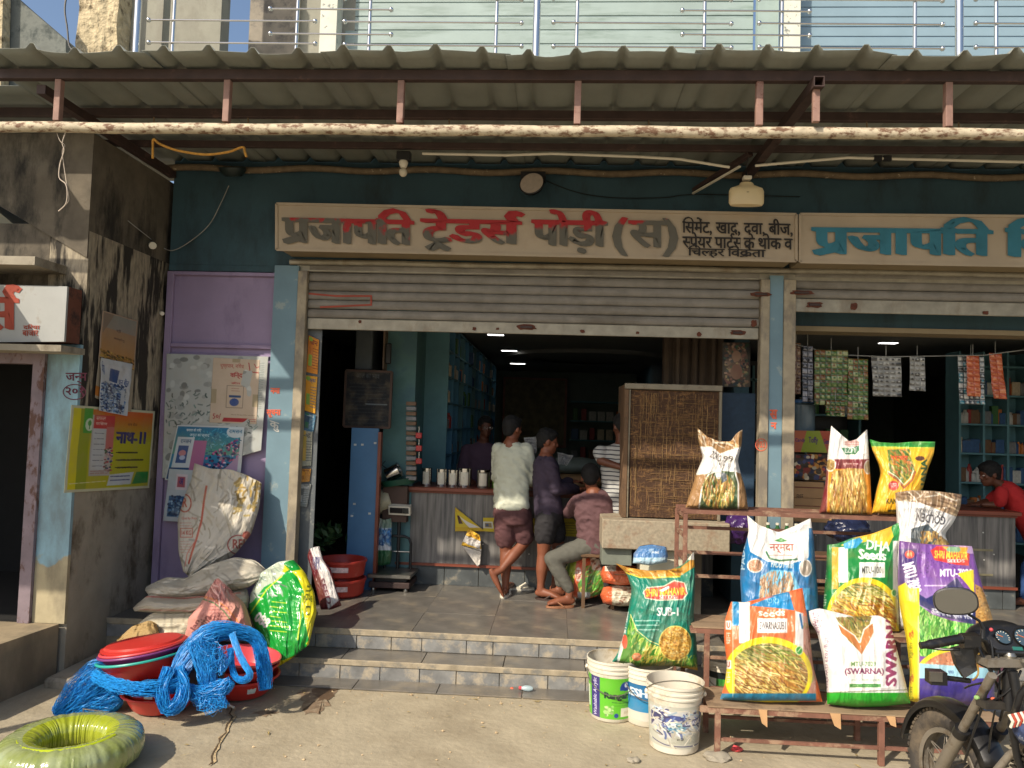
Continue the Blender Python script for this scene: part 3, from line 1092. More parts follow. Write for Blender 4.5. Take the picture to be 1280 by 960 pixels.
for px_ in (73, 284, 501, 722, 949, 1185, 1420):
    q = P(px_, 130, -1.78)
    MB().box((q.x-.021, -1.80, 3.495), (q.x+.021, -1.756, 3.77), .003).build('strut', m_strut, aw)
q = P(1017, 130, -1.80)
MB().box((q.x-.02, -1.86, 3.495), (q.x+.02, -1.826, 3.72), .003).build('strut', m_strut, aw)
mb = MB()          # open box-section rafter end
x0, z0, s = q.x, 3.725, .032
for a, b in (((-s, -s), (s, -s+.006)), ((-s, s-.006), (s, s)), ((-s, -s+.006), (-s+.006, s-.006)), ((s-.006, -s+.006), (s, s-.006))):
    mb.box((x0+a[0], -1.9, z0+a[1]), (x0+b[0], -.02, z0+b[1]))
mb.build('rafter', m_rustd, aw)
for xx in (-3.45, 5.4):
    MB().box((xx-.03, -1.755, 3.69), (xx+.03, -.02, 3.75)).build('rafter', m_rustd, aw)
for px_ in (190, 308, 560, 810, 945, 1083, 1198):    # hanging J bolts under the second purlin
    q = P(px_, 188, -1.2)
    MB().tube([(q.x, -1.2, 3.76), (q.x+.004, -1.2, 3.72), (q.x-.012, -1.2, 3.69)], .006, 6).build('hook_bolt', m_oldpipe, aw)

# ================================================================ neighbouring old building on the left
nb = thing('old_building', 'old cement building at left with peeling side wall, light blue door pier and stair slab', 'building', (-4, -1, 0))
XW = -3.5
# side wall: plaster below, peeling damp wall above
MB().box((XW-.3, -1.07, GZ-.05), (XW, .22, 1.05)).build('side_wall_base', m_plaster, nb)
MB().box((XW-.3, -1.07, 1.05), (XW-.001, .22, 2.95)).build('side_wall_damp', m_peel, nb)
MB().box((XW-.3, -1.07, 2.95), (XW-.002, .22, 3.68)).build('side_wall_upper', m_dark, nb)
# pier beside the door (light blue), front at y=-1.07
xd = P(60, 500, -1.07).x
MB().box((xd, -1.10, .085), (XW-.0, -1.068, 2.1)).build('door_pier', m_ltblue, nb)
MB().box((xd-.09, -1.13, .085), (xd-.002, -1.0, 2.03)).build('door_jamb', mat('flaking_pink_jamb', '82747a', .75, var=.2, dirt='5e4238', ds=12, da=.5, dw=.08, bump=.4, bs=30, dsc=(1, 1, .5)), nb)
MB().box((-5.2, -1.12, 1.95), (xd-.09, -1.0, 2.03)).build('door_head', mat('flaking_pink_jamb', ''), nb)
MB().box((-6.6, -1.06, 2.1), (XW-.31, -.955, 3.0)).build('front_wall', m_dark, nb)
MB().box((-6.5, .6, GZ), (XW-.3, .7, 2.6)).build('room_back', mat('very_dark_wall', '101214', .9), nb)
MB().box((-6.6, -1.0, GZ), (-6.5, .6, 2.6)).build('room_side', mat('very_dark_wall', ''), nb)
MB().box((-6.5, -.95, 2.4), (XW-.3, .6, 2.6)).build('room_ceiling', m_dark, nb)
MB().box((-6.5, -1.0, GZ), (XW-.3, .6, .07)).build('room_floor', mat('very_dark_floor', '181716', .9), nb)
# plinth with angled front
pz = .083
pl = [(XW-.03, -1.07, GZ-.05), (-3.62, -1.75, GZ-.05), (-5.2, -2.6, GZ-.05), (-6.5, -2.6, GZ-.05), (-6.5, -1.0, GZ-.05), (XW-.05, -1.0, GZ-.05)]
c0 = P(74, 778, -1.10); c1 = P(-60, 812, -1.95)
pl = [(c0.x, -1.102, GZ-.05), (c1.x, -2.2, GZ-.05), (-6.5, -2.2, GZ-.05), (-6.5, -1.102, GZ-.05)]
MB().prism(pl, (0, 0, pz-GZ+.05)).build('plinth', zfade('plinth_cement', '9c8c70', '857a66', .02, .09, .03, .9), nb)
# front wall above the door with a sloping lower edge, and the paler slab under it
e0, e1 = P(113, 322, -1.09), P(-60, 222, -1.09)
far = -6.3
sl_ = (e1.z-e0.z)/(e1.x-e0.x)
zf = e0.z+sl_*(-4.6-e0.x)
poly = [Vector((XW-.003, -1.085, e0.z)), Vector((-4.6, -1.085, zf)), Vector((far, -1.085, zf)), Vector((far, -1.085, 3.68)), Vector((XW-.003, -1.085, 3.68))]
MB().prism(poly, (0, .13, 0)).build('upper_front_wall', m_dark, nb)
poly = [Vector((XW-.303, -.95, e0.z-.01)), Vector((-4.6, -.95, zf-.01)), Vector((-4.6, -.95, zf-.17)), Vector((XW-.303, -.95, e0.z-.12))]
MB().prism(poly, (0, .7, 0)).build('stair_slab', mat('grey_stair_soffit', '8d8a78', .9, var=.15, dirt='6a6350', ds=3, bump=.2), nb)
t_ = thing('shade_awning', 'unseen flat sheet on posts added at the left to shade the old doorway', 'awning', (-5.5, -2.2, 2.7))  # out-of-view sheet, added only to keep sun off the door pier
MB().box((-8.5, -3.3, 2.70), (-4.15, -1.12, 2.73)).build('roof_sheet', m_sheet, t_)
for xx in (-8.3, -4.3):
    MB().box((xx-.03, -3.28, GZ), (xx+.03, -3.22, 2.699)).build('post', m_rustd, t_)
# upper lintel slab over the old shop front
MB().box((-5.4, -1.42, 2.62), (XW-.16, -1.0, 2.68)).build('chajja', m_plaster, nb)
# ================================================================ rolling shutters
def gl_mesh(name, T, fn, m, parent):
    """flat painted lettering: glyph triangles in picture units laid on the plane given by fn"""
    mb = MB()
    for i, t in enumerate(T):
        o = Vector((0, -(i % 11)*1.1e-4, 0))
        mb.add([fn(p[0], p[1])+o for p in t], [(0, 1, 2)])
    return mb.build(name, m, parent, recalc=False)
m_slat = mat('shutter_slat_metal', '817c73', .65, .05, var=.22, vs=7, dirt='645d52', ds=3.5, da=.48, dw=.25, bump=.25, bs=50, bd=.002, dsc=(.35, 1, 1))
m_rustp = mat('rust_patch', '5e3425', .9, var=.35, vs=20, bump=.6, bs=50)
def shutter(lb, x0, x1, zb, rails, bottom_h, seed):
    R = random.Random(seed)
    s = thing('rolling_shutter', lb, 'shutter', (x0, 0, zb))
    z = zb+bottom_h
    MB().box((x0, .0, zb), (x1, .022, z-.004), .004).build('bottom_rail', m_steel, s)
    while z < 2.935:
        # slightly curved slat with a rolled lip
        prof = [(.012, z+.002), (.002, z+.012), (-.004, z+.03), (-.004, z+.052), (.004, z+.07), (.014, z+.0765), (.02, z+.0765), (.02, z+.002)]
        dz = R.uniform(-.0012, .0012)
        MB().prism([(x0, y, zz+dz) for y, zz in prof], (x1-x0, 0, 0)).build('slat', m_slat, s)
        z += .0795
    for a, b in rails:
        MB().box((a, -.045, .0), (b, .05, 2.885), .004).build('guide_rail', m_rail, s)
    return s
sA = shutter('grey steel rolling shutter half raised over the main shop doorway', -2.19, 1.655, 2.385, ((-2.275, -2.195), (1.66, 1.733)), .10, 1)
sB = shutter('grey steel rolling shutter half raised over the right hand doorway', 1.95, 5.2, 2.625, ((1.848, 1.945),), .115, 2)
MB().tube([(x, -.02+.003*sin(x*5), 2.965+.003*sin(x*3)) for x in np.linspace(-2.36, 5.25, 40)], .024, 10).build('hood_pipe', m_steel, shop, True)
MB().box((-2.30, .0, 2.89), (5.25, .05, 2.94)).build('hood_angle', m_steel, shop)
def lock(px_, py_, w, h, par, Y=-.003):
    c = P(px_, py_, Y)
    R = random.Random(int(px_*3+py_))
    pl = [(c.x+math.copysign(abs(cos(a))**.6, cos(a))*w/2*R.uniform(.7, 1.12), Y, c.z+math.copysign(abs(sin(a))**.6, sin(a))*h/2*R.uniform(.7, 1.12)) for a in np.linspace(0, 2*pi, 19)[:-1]]
    MB().prism(pl, (0, -.004, 0)).build('rust_patch', m_rustp, par)
    if w > .1: MB().box((c.x-w*.3, Y-.014, c.z-h*.22), (c.x+w*.3, Y-.0045, c.z+h*.22), .003).build('lock_plate', m_rustd, par)
lock(658, 409, .17, .05, sA); lock(593, 411, .035, .03, sA, -.002); lock(622, 411, .03, .02, sA); lock(728, 414, .04, .03, sA); lock(797, 416, .03, .025, sA)
lock(450, 402, .03, .03, sA); lock(922, 416, .13, .045, sA); lock(874, 418, .04, .04, sA)
lock(1018, 381, .15, .05, sB); lock(1067, 383, .06, .06, sB); lock(1232, 391, .05, .03, sB)
lock(951, 368, .17, .04, sA, -.047); lock(1002, 366, .2, .04, sB, -.047); lock(942, 404, .05, .06, sA)
m_redp = mat('faded_red_paint', '9a4433', .8, var=.2, bump=0)
gl_mesh('red_mark', quadstrip([(386, 367), (420, 370), (464, 370), (464, 381), (400, 384)], 2.2), lambda a, b: P(a, b, -.0065), m_redp, sA)
o = MB().box((P(378, 500, .06).x, .06, .0), (P(399, 500, .06).x, .075, 2.4)).build('side_plate', mat('dark_grey_plate', '5b6062', .6, .1, var=.1, dirt='84857d', ds=6, da=.62, dw=.06), sA)

# ================================================================ sign boards
def letter_mat():
    m, t = newmat('red_over_grey_letter_paint', .75)
    tc = t.node('ShaderNodeTexCoord')
    sp = t.node('ShaderNodeSeparateXYZ')
    t.ln(tc.outputs['Object'], sp.inputs[0])
    zz = t.math('MULTIPLY', t.math('SUBTRACT', sp.outputs[2], 3.22), 2.6)
    xx = t.math('ABSOLUTE', t.math('SUBTRACT', sp.outputs[0], -.85))
    xx = t.math('MULTIPLY', t.math('SUBTRACT', 1.0, xx), .3)
    n = t.noise(7, 5, (1, 1, 1), .6)
    f = t.ramp(t.math('ADD', t.math('ADD', n, zz), xx), .47, .55)
    c = t.mix(f, L('5f5c52'), L('a3282a'))
    t.ln(c, t.b.inputs['Base Color'])
    return m
def sign(lb, px0, px1, py0l, py0r, py1l, py1r, Y=-.33):
    s = thing('shop_sign', lb, 'sign', (P(px0, py1l, Y).x, Y, 3.0))
    a, b, c, d = P(px0, py0l, Y), P(px1, py0r, Y), P(px1, py1r, Y), P(px0, py1l, Y)
    MB().prism([a, b, c, d], (0, .02, 0)).build('board', m_signb, s)
    e = .012
    fr = MB()
    for p, q in ((a, b), (b, c), (c, d), (d, a)):
        fr.bar(p+Vector((0, -.003, 0)), q+Vector((0, -.003, 0)), .022, .014, (0, 1, 0))
    fr.build('frame', m_signb, s)
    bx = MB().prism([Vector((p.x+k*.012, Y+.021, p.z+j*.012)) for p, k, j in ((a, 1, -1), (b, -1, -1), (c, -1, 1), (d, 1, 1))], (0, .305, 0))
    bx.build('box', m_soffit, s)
    return s
s1 = sign('long dusty cream shop sign with faded red and grey Hindi lettering above the main doorway', 346, 995, 255, 268.3, 312, 326.4)
s2 = sign('cream shop sign with blue Hindi lettering at the right', 1000, 1420, 268, 272, 327.5, 335, -.335)
Yl = -.3445
m_l1 = letter_mat()
OFF = .05
def put(st, x0, y0, x1, y1, m, par, nm='lettering', slope=.0205, off=OFF, Y=Yl, deva=True, fn=None):
    T = fit(dtext(st, off) if deva else ltext(st, off), x0, y0, x1, y1)
    T = T.copy()
    T[..., 1] += (T[..., 0]-(x0+x1)/2)*slope
    o = gl_mesh(nm, T, fn or (lambda a, b: P(a, b, Y)), m, par)
    o['kind'] = 'stuff'
    return o
put('पKजापित', 352, 259, 518, 307, m_l1, s1)
put('टTेडसR', 525, 262, 657, 315, m_l1, s1)
put('पोड\u093cी', 664, 262, 760, 317, m_l1, s1)
put('(स)', 765, 272, 848, 321, m_l1, s1, off=.03)
m_blk = mat('black_sign_paint', '26211d', .7, var=.2, bump=0)
put('िसमेंट, खाद, दवा, बीज,', 853, 272, 991, 295, m_blk, s1, off=.02)
put('Hसपेयर पाटRHस के थोक व', 853, 291, 991, 311, m_blk, s1, off=.02)
put('िचHलहर िवकKेता', 860, 307, 957, 322.5, m_blk, s1, off=.02)
m_l2 = mat('blue_letter_paint', '2f7285', .7, var=.2, vs=5, bump=0)
put('पKजापित', 1014, 270, 1242, 321, m_l2, s2, slope=.012, Y=-.3495)
put('िब', 1256, 271, 1330, 322, m_l2, s2, slope=.012, Y=-.3495)
# old shop sign, left edge
t_ = thing('old_sign_box', 'white sign box with one red Hindi letter over the old doorway at the left edge', 'sign', (-4, -1.3, 2.1))
a, b, c, d = P(-70, 354, -1.3), P(84, 358, -1.3), P(80, 427, -1.3), P(-70, 428, -1.3)
MB().prism([a, b, c, d], (0, .02, 0)).build('board', mat('white_sign_enamel', '9fa19e', .5, var=.06, dirt='8c8579', ds=6, da=.6, bump=.05), t_)
MB().prism([Vector((p.x, -1.278, p.z)) for p in (a, b, c, d)], (0, .15, 0)).build('box', mat('rusted_sign_side', '6d4130', .85, var=.3, dirt='3f2a22', ds=6, bump=.3), t_)
MB().box((-5, -1.38, d.z-.05), (c.x+.035, -1.11, d.z-.005)).build('ledge', m_plaster, t_)
put('सR', -26, 355, 28, 413, m_redp, t_, slope=.01, off=.05, Y=-1.3035)
put('दिरया', 29, 405, 50, 412, m_redp, t_, slope=.0, off=.02, Y=-1.3035)
put('बाजार', 28, 413, 48, 420, m_redp, t_, slope=.0, off=.02, Y=-1.3035)
# painted writing on the light blue pier
m_ink = mat('maroon_brush_paint', '5e2a3c', .8, bump=0)
put('जHन\u094dम', 82, 466, 109, 480, m_ink, nb, 'wall_writing', 0, .015, -1.1025)
put('२०१', 82, 484, 105, 495, m_ink, nb, 'wall_writing', 0, .03, -1.1025)
gl_mesh('wall_writing', quadstrip([(93+14*cos(a), 490+9.5*sin(a)) for a in np.linspace(0, 6.3, 20)], 1.2), lambda a, b: P(a, b, -1.103), m_ink, nb)
m_orp = mat('orange_brush_paint', 'd9694c', .8, bump=0)
for st, bb, dv in (('नमा', (338, 485, 350, 492), True), ('सूचना', (333, 512, 351, 522), True)):
    put(st, *bb, m_orp, shop, 'wall_writing', 0, .04, -.0335, dv)
m_whp = mat('white_brush_paint', 'd8d8d0', .8, bump=0)
put('कु', 337, 527, 349, 539, m_whp, shop, 'wall_writing', .3, .02, -.0335)
for st, bb in (('स', (962, 512, 972, 524)), ('न', (963, 528, 971, 536))):
    put(st, *bb, m_orp, shop, 'wall_writing', 0, .06, -.0335)
put('103', 947, 551, 956, 560, m_orp, sA, 'rail_sticker', 0, .02, -.0475, False)
gl_mesh('rail_sticker', quadstrip([(951.5+7*cos(a), 556+7.5*sin(a)) for a in np.linspace(0, 6.3, 20)], 1.1), lambda a, b: P(a, b, -.0475), m_orp, sA)

# ================================================================ posters
m_paper = paintmat('printed_paper', .62, False, .35, .25)
# nath-11 poster on the side wall
cv = Cv(80, 500, 192, 620, 'cfcfae', 1.6)
cv.rect(83, 504, 189, 616, 'b9b51e')
for i in range(40):
    t = i/40
    cv.rect(83+9, 504+i*1.1, 189, 505.5+i*1.1, (.80-.12*t, .44+.26*t, .13+.03*t))
    cv.rect(120, 504+i*1.1, 189, 505.5+i*1.1, (.82-.14*t, .36+.32*t, .14))
cv.rect(83, 504, 92, 616, 'ddd322'); cv.rect(92, 504, 104, 616, '9aa51f'); cv.rect(96, 503, 106, 538, '4ba236')
cv.ell(103, 526, 5, 9, 'cfe0c0'); cv.line([(103, 520), (103, 532)], 1.2, '3b8a3a'); cv.ell(103, 524, 2, 4, '5aa04a')
cv.rect(106, 512, 132, 598, 'b8b3ab'); cv.rect(108, 512, 134, 531, 'c2413e'); cv.text('सफल', 110, 514, 122, 519, 'f0d8c8', deva=True); cv.text('किसान', 110, 521, 124, 526, 'f0d8c8', deva=True)
cv.rect(124, 528, 134, 560, 'c8706a'); cv.rect(108, 531, 124, 590, 'c6c8c8')
cv.scrawl(110, 534, 122, 588, '565a66', 7, .8)
cv.grain(124, 558, 134, 592, 60, ['b23a4a', '3c4a80', 'd8b0b0', '2a6a40'], 1.6)
cv.scrawl(108, 590, 132, 596, '9c2030', 2)
cv.text('नाथ-11', 137, 533, 180, 552, '2d2a6e', .05, True)
cv.text('नाथ बीज', 152, 520, 166, 525, '7c4a22', .03, True)
for i, w in enumerate((28, 36, 29)):
    y = 563+i*11
    cv.line([(139, y+2), (140.5, y+2)], 1.2, '3a3420')
    cv.scrawl(142, y-2, 142+w, y+6, '33301c', 1, 2.4)
cv.poly([(132, 597), (166, 594), (162, 612), (130, 613)], 'c9cfd0'); cv.scrawl(134, 597, 160, 608, '23306a', 2, 1.4)
cv.poly([(170, 594), (188, 594), (188, 611), (164, 612)], '2f8a3c')
cv.line([(85, 608), (128, 606)], .8, 'e6e6c0')
X1 = XW+.006
sheet('poster', cv, m_paper, [PXX(*q, X1) for q in ((88, 506), (193, 514), (186, 610), (79, 616))], label='yellow green and orange Hindi seed poster pasted on the old side wall', cat='poster', wav=.012, seed=1)
cv = Cv(118, 388, 170, 516, 'b59a82', 1.6)
for i in range(64):
    t = i/64
    cv.rect(120, 390+i, 168, 391.2+i, (.60+.14*t, .52+.02*t, .46-.16*t) if i > 20 else (.66-.1*(1-t), .56, .52))
cv.poly([(120, 390), (135, 390), (121, 420)], '8a7a68'); cv.text('श्री', 140, 408, 146, 414, '4e3b38', deva=True); cv.text('कामधेनु', 137, 420, 152, 425, '5a4038', deva=True)
cv.grain(120, 444, 168, 458, 160, ['8e6a2c', 'c09a40', '5a4a2c'], 1.7)
cv.rect(118, 458, 170, 516, 'a79c88'); cv.rect(118, 498, 126, 512, 'c07830')
sheet('poster', cv, m_paper, [PXX(*q, X1+.003) for q in ((127, 388), (171, 401), (163, 515), (118, 497))], label='tan and gold poster, topmost on the peeling side wall', cat='poster', wav=.014, seed=3)
cv = Cv(120, 448, 164, 520, 'c6ccd2', 1.7)
cv.text('मेघा', 122, 452, 126, 470, '4b5f8c', .03, True)
cv.rect(126, 456, 162, 488, 'cdd2d8'); cv.poly([(134, 460), (146, 461), (144, 479), (133, 477)], '3a5488'); cv.text('धान बीज', 146, 470, 161, 480, '4a5d90', .04, True)
cv.grain(122, 480, 158, 518, 420, ['3d5d94', '5b7db0', 'a9b9cc', '2c3f6a', '8fa6c0'], 1.7); cv.rect(150, 486, 157, 506, 'c2cad6'); cv.rect(148, 508, 156, 513, '26406c')
sheet('poster', cv, m_paper, [PXX(*q, X1+.012) for q in ((125, 447), (164, 455), (157, 520), (122, 513))], label='white and blue poster curling over the tan one on the side wall', cat='poster', wav=.02, seed=5)
# on the lilac panel
YP = -.012
cv = Cv(203, 440, 338, 600, 'b5b9b4', 1.2)
cv.grain(205, 444, 330, 598, 160, ['b0b4af', 'babdb8', 'abb0ab'], 5)
for bb in ((205, 490, 262, 525), (205, 520, 262, 545), (300, 530, 326, 565)):
    cv.rice(*bb, 26, .6, ['4b5a54', '5e7a74', '7b8a84', '2f4a4c'], 6, 1.3, 1.4, .5)
for i in range(26): cv.line([(327+rng.uniform(-1, 1), 452+i*3), (333, 452+i*3+rng.uniform(-1, 1))], .8, '7c8a84')
sheet('old_poster', cv, m_paper, [P(*q, YP) for q in ((209, 442), (336, 446), (327, 563), (203, 598))], label='large torn blank whitish sheet pasted on the lilac panel', cat='poster', wav=.012, seed=6)
cv = Cv(263, 447, 323, 530, 'c9b6a0', 1.7)
cv.text('धुम्रपान, निषेध', 273, 453, 303, 461, 'a8483e', .01, True)
cv.text('विन्द', 286, 464, 302, 473, 'a62a2e', .04, True); cv.text('निशान', 288, 477, 299, 480, 'a62a2e', .02, True)
cv.line([(309, 452), (311, 463), (322, 464)], 1.1, 'a62a2e'); cv.line([(316, 453), (319, 458), (322, 456)], .8, 'a62a2e')
for a, b in (((283, 482), (304, 482)), ((304, 482), (304, 510)), ((304, 510), (283, 510)), ((283, 510), (283, 482))): cv.line([a, b], .6, '6a6258')
cv.scrawl(289, 484, 299, 490, '9a5a50', 2); cv.rect(286, 494, 301, 497, '2a4a78'); cv.ell(293, 503, 6, 5, '34508c')
cv.text('5०/', 267, 518, 277, 525, 'a03038', .03, True); cv.poly([(281, 523), (311, 523), (309, 528), (279, 528)], 'a5202c'); cv.scrawl(312, 523, 321, 528, 'a5202c', 2); cv.scrawl(290, 517, 320, 521, '7a6a5c', 1)
cv.rect(263, 487, 270, 505, 'a89a7c'); cv.rect(316, 492, 323, 508, 'a89a7c'); cv.rect(288, 447, 298, 452, 'a89a7c')
sheet('poster', cv, m_paper, [P(*q, YP-.006) for q in ((267, 447), (325, 450), (321, 530), (262, 528))], label='beige poster with red Hindi words and a small blue jar on the lilac panel', cat='poster', wav=.006, seed=7)
cv = Cv(207, 532, 305, 605, 'd5d8d6', 1.7)
cv.rect(209, 534, 300, 603, '2b7fa6')
for i in range(30): cv.rect(209, 534+i*1.2, 300, 535.4+i*1.2, (.15+.008*i, .45+.006*i, .62-.003*i))
cv.rice(240, 535, 300, 570, 140, .1, ['3f9ab8', '6fb0c4', '2a6a94', '8cc0cc'], 4, .9, 1.5)
cv.text('फसल के लिए', 222, 536, 243, 541, 'e4ecf0', .03, True); cv.text('अमृत का स्वाद', 228, 543, 256, 548, 'e4ecf0', .03, True)
cv.rect(212, 548, 236, 588, 'cfd8dc'); cv.text('रामसन', 217, 551, 232, 556, '2a5a80', .03, True); cv.rect(216, 559, 230, 582, '3a5a90'); cv.ell(223, 569, 5, 4, 'c98a90'); cv.ell(224, 575, 4, 3, 'b8c4e0')
cv.rect(236, 552, 254, 600, 'b46f96')
cv.clip_poly([(252, 600), (256, 572), (300, 545), (300, 570), (268, 604)])
cv.grain(250, 545, 300, 604, 330, ['26386c', 'c4648c', 'e8c0cc', '3c5490', '1c2a50', 'a04878'], 1.9)
cv.clip = None
cv.poly([(268, 604), (300, 570), (300, 604)], 'b99ab4'); cv.ell(293, 539, 13, 8, 'c9d6da'); cv.text('रामसन', 283, 536, 302, 541, '2a6a8c', .03, True)
cv.rect(209, 588, 236, 603, '1f4f7c'); cv.scrawl(211, 592, 234, 597, 'cfe0ea', 1, 1.4)
sheet('poster', cv, m_paper, [P(*q, YP-.012) for q in ((222, 531), (306, 534), (300, 602), (206, 600))], label='blue flower field poster with a pink square, above the white gunny bag', cat='poster', wav=.006, seed=9)
cv = Cv(205, 588, 243, 652, 'c3ccd0', 1.6)
cv.rect(216, 594, 231, 613, 'e0d4d8'); cv.rect(218, 597, 228, 610, 'b05a68'); cv.text('अ', 220, 599, 226, 607, '3c3a7a', .03, True)
cv.rect(209, 621, 243, 646, '35608c'); cv.grain(209, 621, 243, 646, 160, ['27507a', '5a86ac', '8fb0c8', '1d3a60'], 1.8)
sheet('poster', cv, m_paper, [P(*q, YP-.016) for q in ((212, 586), (246, 588), (243, 653), (204, 651))], label='small white and blue poster half hidden behind the white gunny bag', cat='poster', wav=.006, seed=10)
# strip of orange and other leaflets on the doorway side plate
YD = .052
def leaflet(c, cols, txt, lb, k):
    cv = Cv(0, 0, 16, 52, cols[0], 2.2)
    cv.rect(1, 8, 8, 44, cols[1]); cv.text(txt, 3, 4, 14, 11, cols[2], .03, True); cv.scrawl(8, 14, 15, 46, cols[2], 8, .9); cv.ell(4, 4, 3, 3, cols[3])
    cv.rect(2, 26, 7, 42, cols[3])
    sheet('leaflet', cv, m_paper, [P(*q, YD) for q in c], label=lb, cat='leaflet', wav=.006, seed=k, group=None)
leaflet(((386, 419), (399, 425), (397, 468), (383, 465)), ('d0852a', 'c4742a', '6a2c20', '8fae40'), 'धान', 'orange leaflet, topmost beside the main doorway', 1)
leaflet(((382, 469), (397, 471), (394, 517), (381, 513)), ('d69a24', 'd09020', '3c4a80', '7aa040'), 'मक्का', 'orange leaflet with blue word, second from top beside the main doorway', 2)
leaflet(((381, 515), (395, 519), (392, 540), (379, 538)), ('3a6a88', '2c4a60', 'b8c8cc', '2f6a50'), 'आलू', 'dark blue green leaflet, third from top beside the main doorway', 3)
leaflet(((377, 537), (391, 539), (389, 582), (375, 583)), ('9a9c8c', 'b09a4a', '3c4448', 'c0a050'), 'गेहूँ', 'faded yellow and grey leaflet in the middle beside the main doorway', 4)
leaflet(((375, 586), (389, 586), (387, 602), (374, 603)), ('c08a40', 'd09030', '6a4030', 'a06a30'), 'चना', 'small orange label below the grey leaflet beside the main doorway', 5)
leaflet(((374, 605), (389, 605), (384, 634), (371, 632)), ('7c8484', '5a6468', 'c0c8c8', '9aa0a0'), 'सरसों', 'torn grey leaflet, lowest beside the main doorway', 6)
cv = Cv(0, 0, 60, 92, '1b1e22', 1.3)
cv.text('आज का भाव', 14, 5, 44, 12, '5c6468', .0, True)
cv.scrawl(6, 18, 54, 88, '3f464b', 12, .8); cv.scrawl(28, 50, 56, 58, '7b8488', 1, 2)
c4 = [P(*q, .9) for q in ((433, 463), (490, 465), (487, 535), (430, 533))]
t_ = thing('blackboard', 'blackboard of chalked rates hanging inside the left of the main doorway', 'board', c4[3])
sheet('writing_surface', cv, m_paper, [p+Vector((0, -.012, 0)) for p in c4], parent=t_, wav=0)
fr = MB()
for i in range(4): fr.bar(c4[i], c4[(i+1) % 4], .022, .03, (0, 1, 0))
fr.build('frame', mat('dark_wood_frame', '4a3428', .6), t_)
# wall lights and their cables under the awning
def bulb(px_, py_, lb):
    q = P(px_, py_, -.62)
    t_ = thing('bulb_holder', lb, 'light bulb', q)
    MB().box((q.x-.055, q.y-.02, q.z+.07), (q.x+.055, q.y+.04, q.z+.145), .006).build('socket_box', m_black, t_)
    MB().lathe([(.03, .07), (.036, .055), (.03, .03), (.02, .012), (.0, .01)][:4], q, 20).build('holder', m_white, t_, True)
    MB().ell(q+Vector((0, 0, -.022)), (.033, .033, .036), 16).build('glass_bulb', mat('milky_bulb_glass', 'c9c0aa', .2, var=.03, bump=0), t_, True)
bulb(504, 212, 'round milky bulb in a black and white holder under the awning')
q = P(933, 241, -.55)
t_ = thing('bulkhead_lamp', 'pale square jar shaped lamp hanging under the awning near the sign end', 'lamp', q)
prof = [(.02, .085), (.03, .075), (.035, .06), (.085, .035), (.095, .01), (.095, -.08), (.085, -.1), (.03, -.105)]
mb = MB().lathe(prof, (0, 0, 0), 28)
mb.v = [(math.copysign(abs(x)**.85*.86, x)*1.15+q.x, y*.5+q.y, z+q.z) for x, y, z in mb.v]
mb.build('diffuser', mat('yellowed_plastic', 'd9c69c', .35, var=.06, bump=0), t_, True)
MB().box((q.x-.03, q.y-.03, q.z+.1), (q.x+.035, q.y+.03, q.z+.13), .006).build('holder', m_white, t_)
MB().tube([q+Vector((0, 0, .13)), q+Vector((0, .02, .2)), Vector((q.x+.01, -.6, 3.765))], .006, 6).build('wire', m_black, t_)
MB().tube([q+Vector((-.0965, -.0, -.006)), q+Vector((0, -.05, -.008)), q+Vector((.0965, 0, -.006))], .0025, 5).build('seam', mat('dark_wood_frame', ''), t_)
# angle brace with pvc conduit beside the lamp
t_ = thing('conduit', 'cream pvc conduit running along under the awning with black clips', 'pipe', (0, -.6, 3.74))
a = [P(x, y, -.56) for x, y in ((528, 192), (632, 194), (690, 192), (800, 196), (850, 199), (912, 209))]
MB().tube(a, .011, 8).build('tube', m_white, t_, True)
a = [P(x, y, -.56) for x, y in ((944, 207), (1000, 202), (1060, 197), (1094, 198), (1180, 200), (1300, 203))]
MB().tube(a, .011, 8).build('tube', m_white, t_, True)
for x in (1097, 1109): MB().box(P(x-4, 194, -.575), P(x+4, 202, -.55)).build('clip', m_black, t_)
t_ = thing('wall_bracket', 'dark slanting steel bracket between fascia and awning by the square lamp', 'bracket', P(868, 236, -.1))
MB().bar(P(868, 238, -.05), P(938, 192, -.6), .05, .03).build('arm', m_rustd, t_)
MB().bar(P(866, 242, -.08), P(925, 208, -.6), .018, .012).build('flat_strip', m_white, t_)
# round flood lights on the fascia
q = P(665, 230, -.16)
t_ = thing('round_floodlight', 'round white faced floodlight on a dark bracket above the middle of the sign', 'floodlight', q)
M = Matrix.Rotation(radians(72), 3, 'X') @ Matrix.Rotation(radians(-12), 3, 'Y')
MB().lathe([(.0, -.05), (.06, -.05), (.1, -.02), (.108, .012), (.1, .018), (.1, .012), (.0, .01)], q, 28, M, False).build('housing', m_black, t_, True)
MB().lathe([(.0, .014), (.099, .013)], q, 28, M, False).build('lens', mat('milky_lens', 'b5a79a', .35, var=.12, vs=30, bump=.1), t_)
MB().box((q.x-.1, -.12, q.z+.06), (q.x+.11, -.005, q.z+.12)).build('bracket', m_black, t_)
q = P(291, 212, -.16)
t_ = thing('round_floodlight', 'dark round floodlight seen from behind above the lilac panel', 'floodlight', q)
MB().lathe([(.0, -.06), (.07, -.055), (.11, -.01), (.115, .02), (.0, .025)], q, 26, Matrix.Rotation(radians(20), 3, 'X'), False).build('housing', mat('dark_green_metal', '1c2826', .5), t_, True)
MB().box((q.x-.02, -.14, q.z), (q.x+.02, -.003, q.z+.03)).build('bracket', m_black, t_)
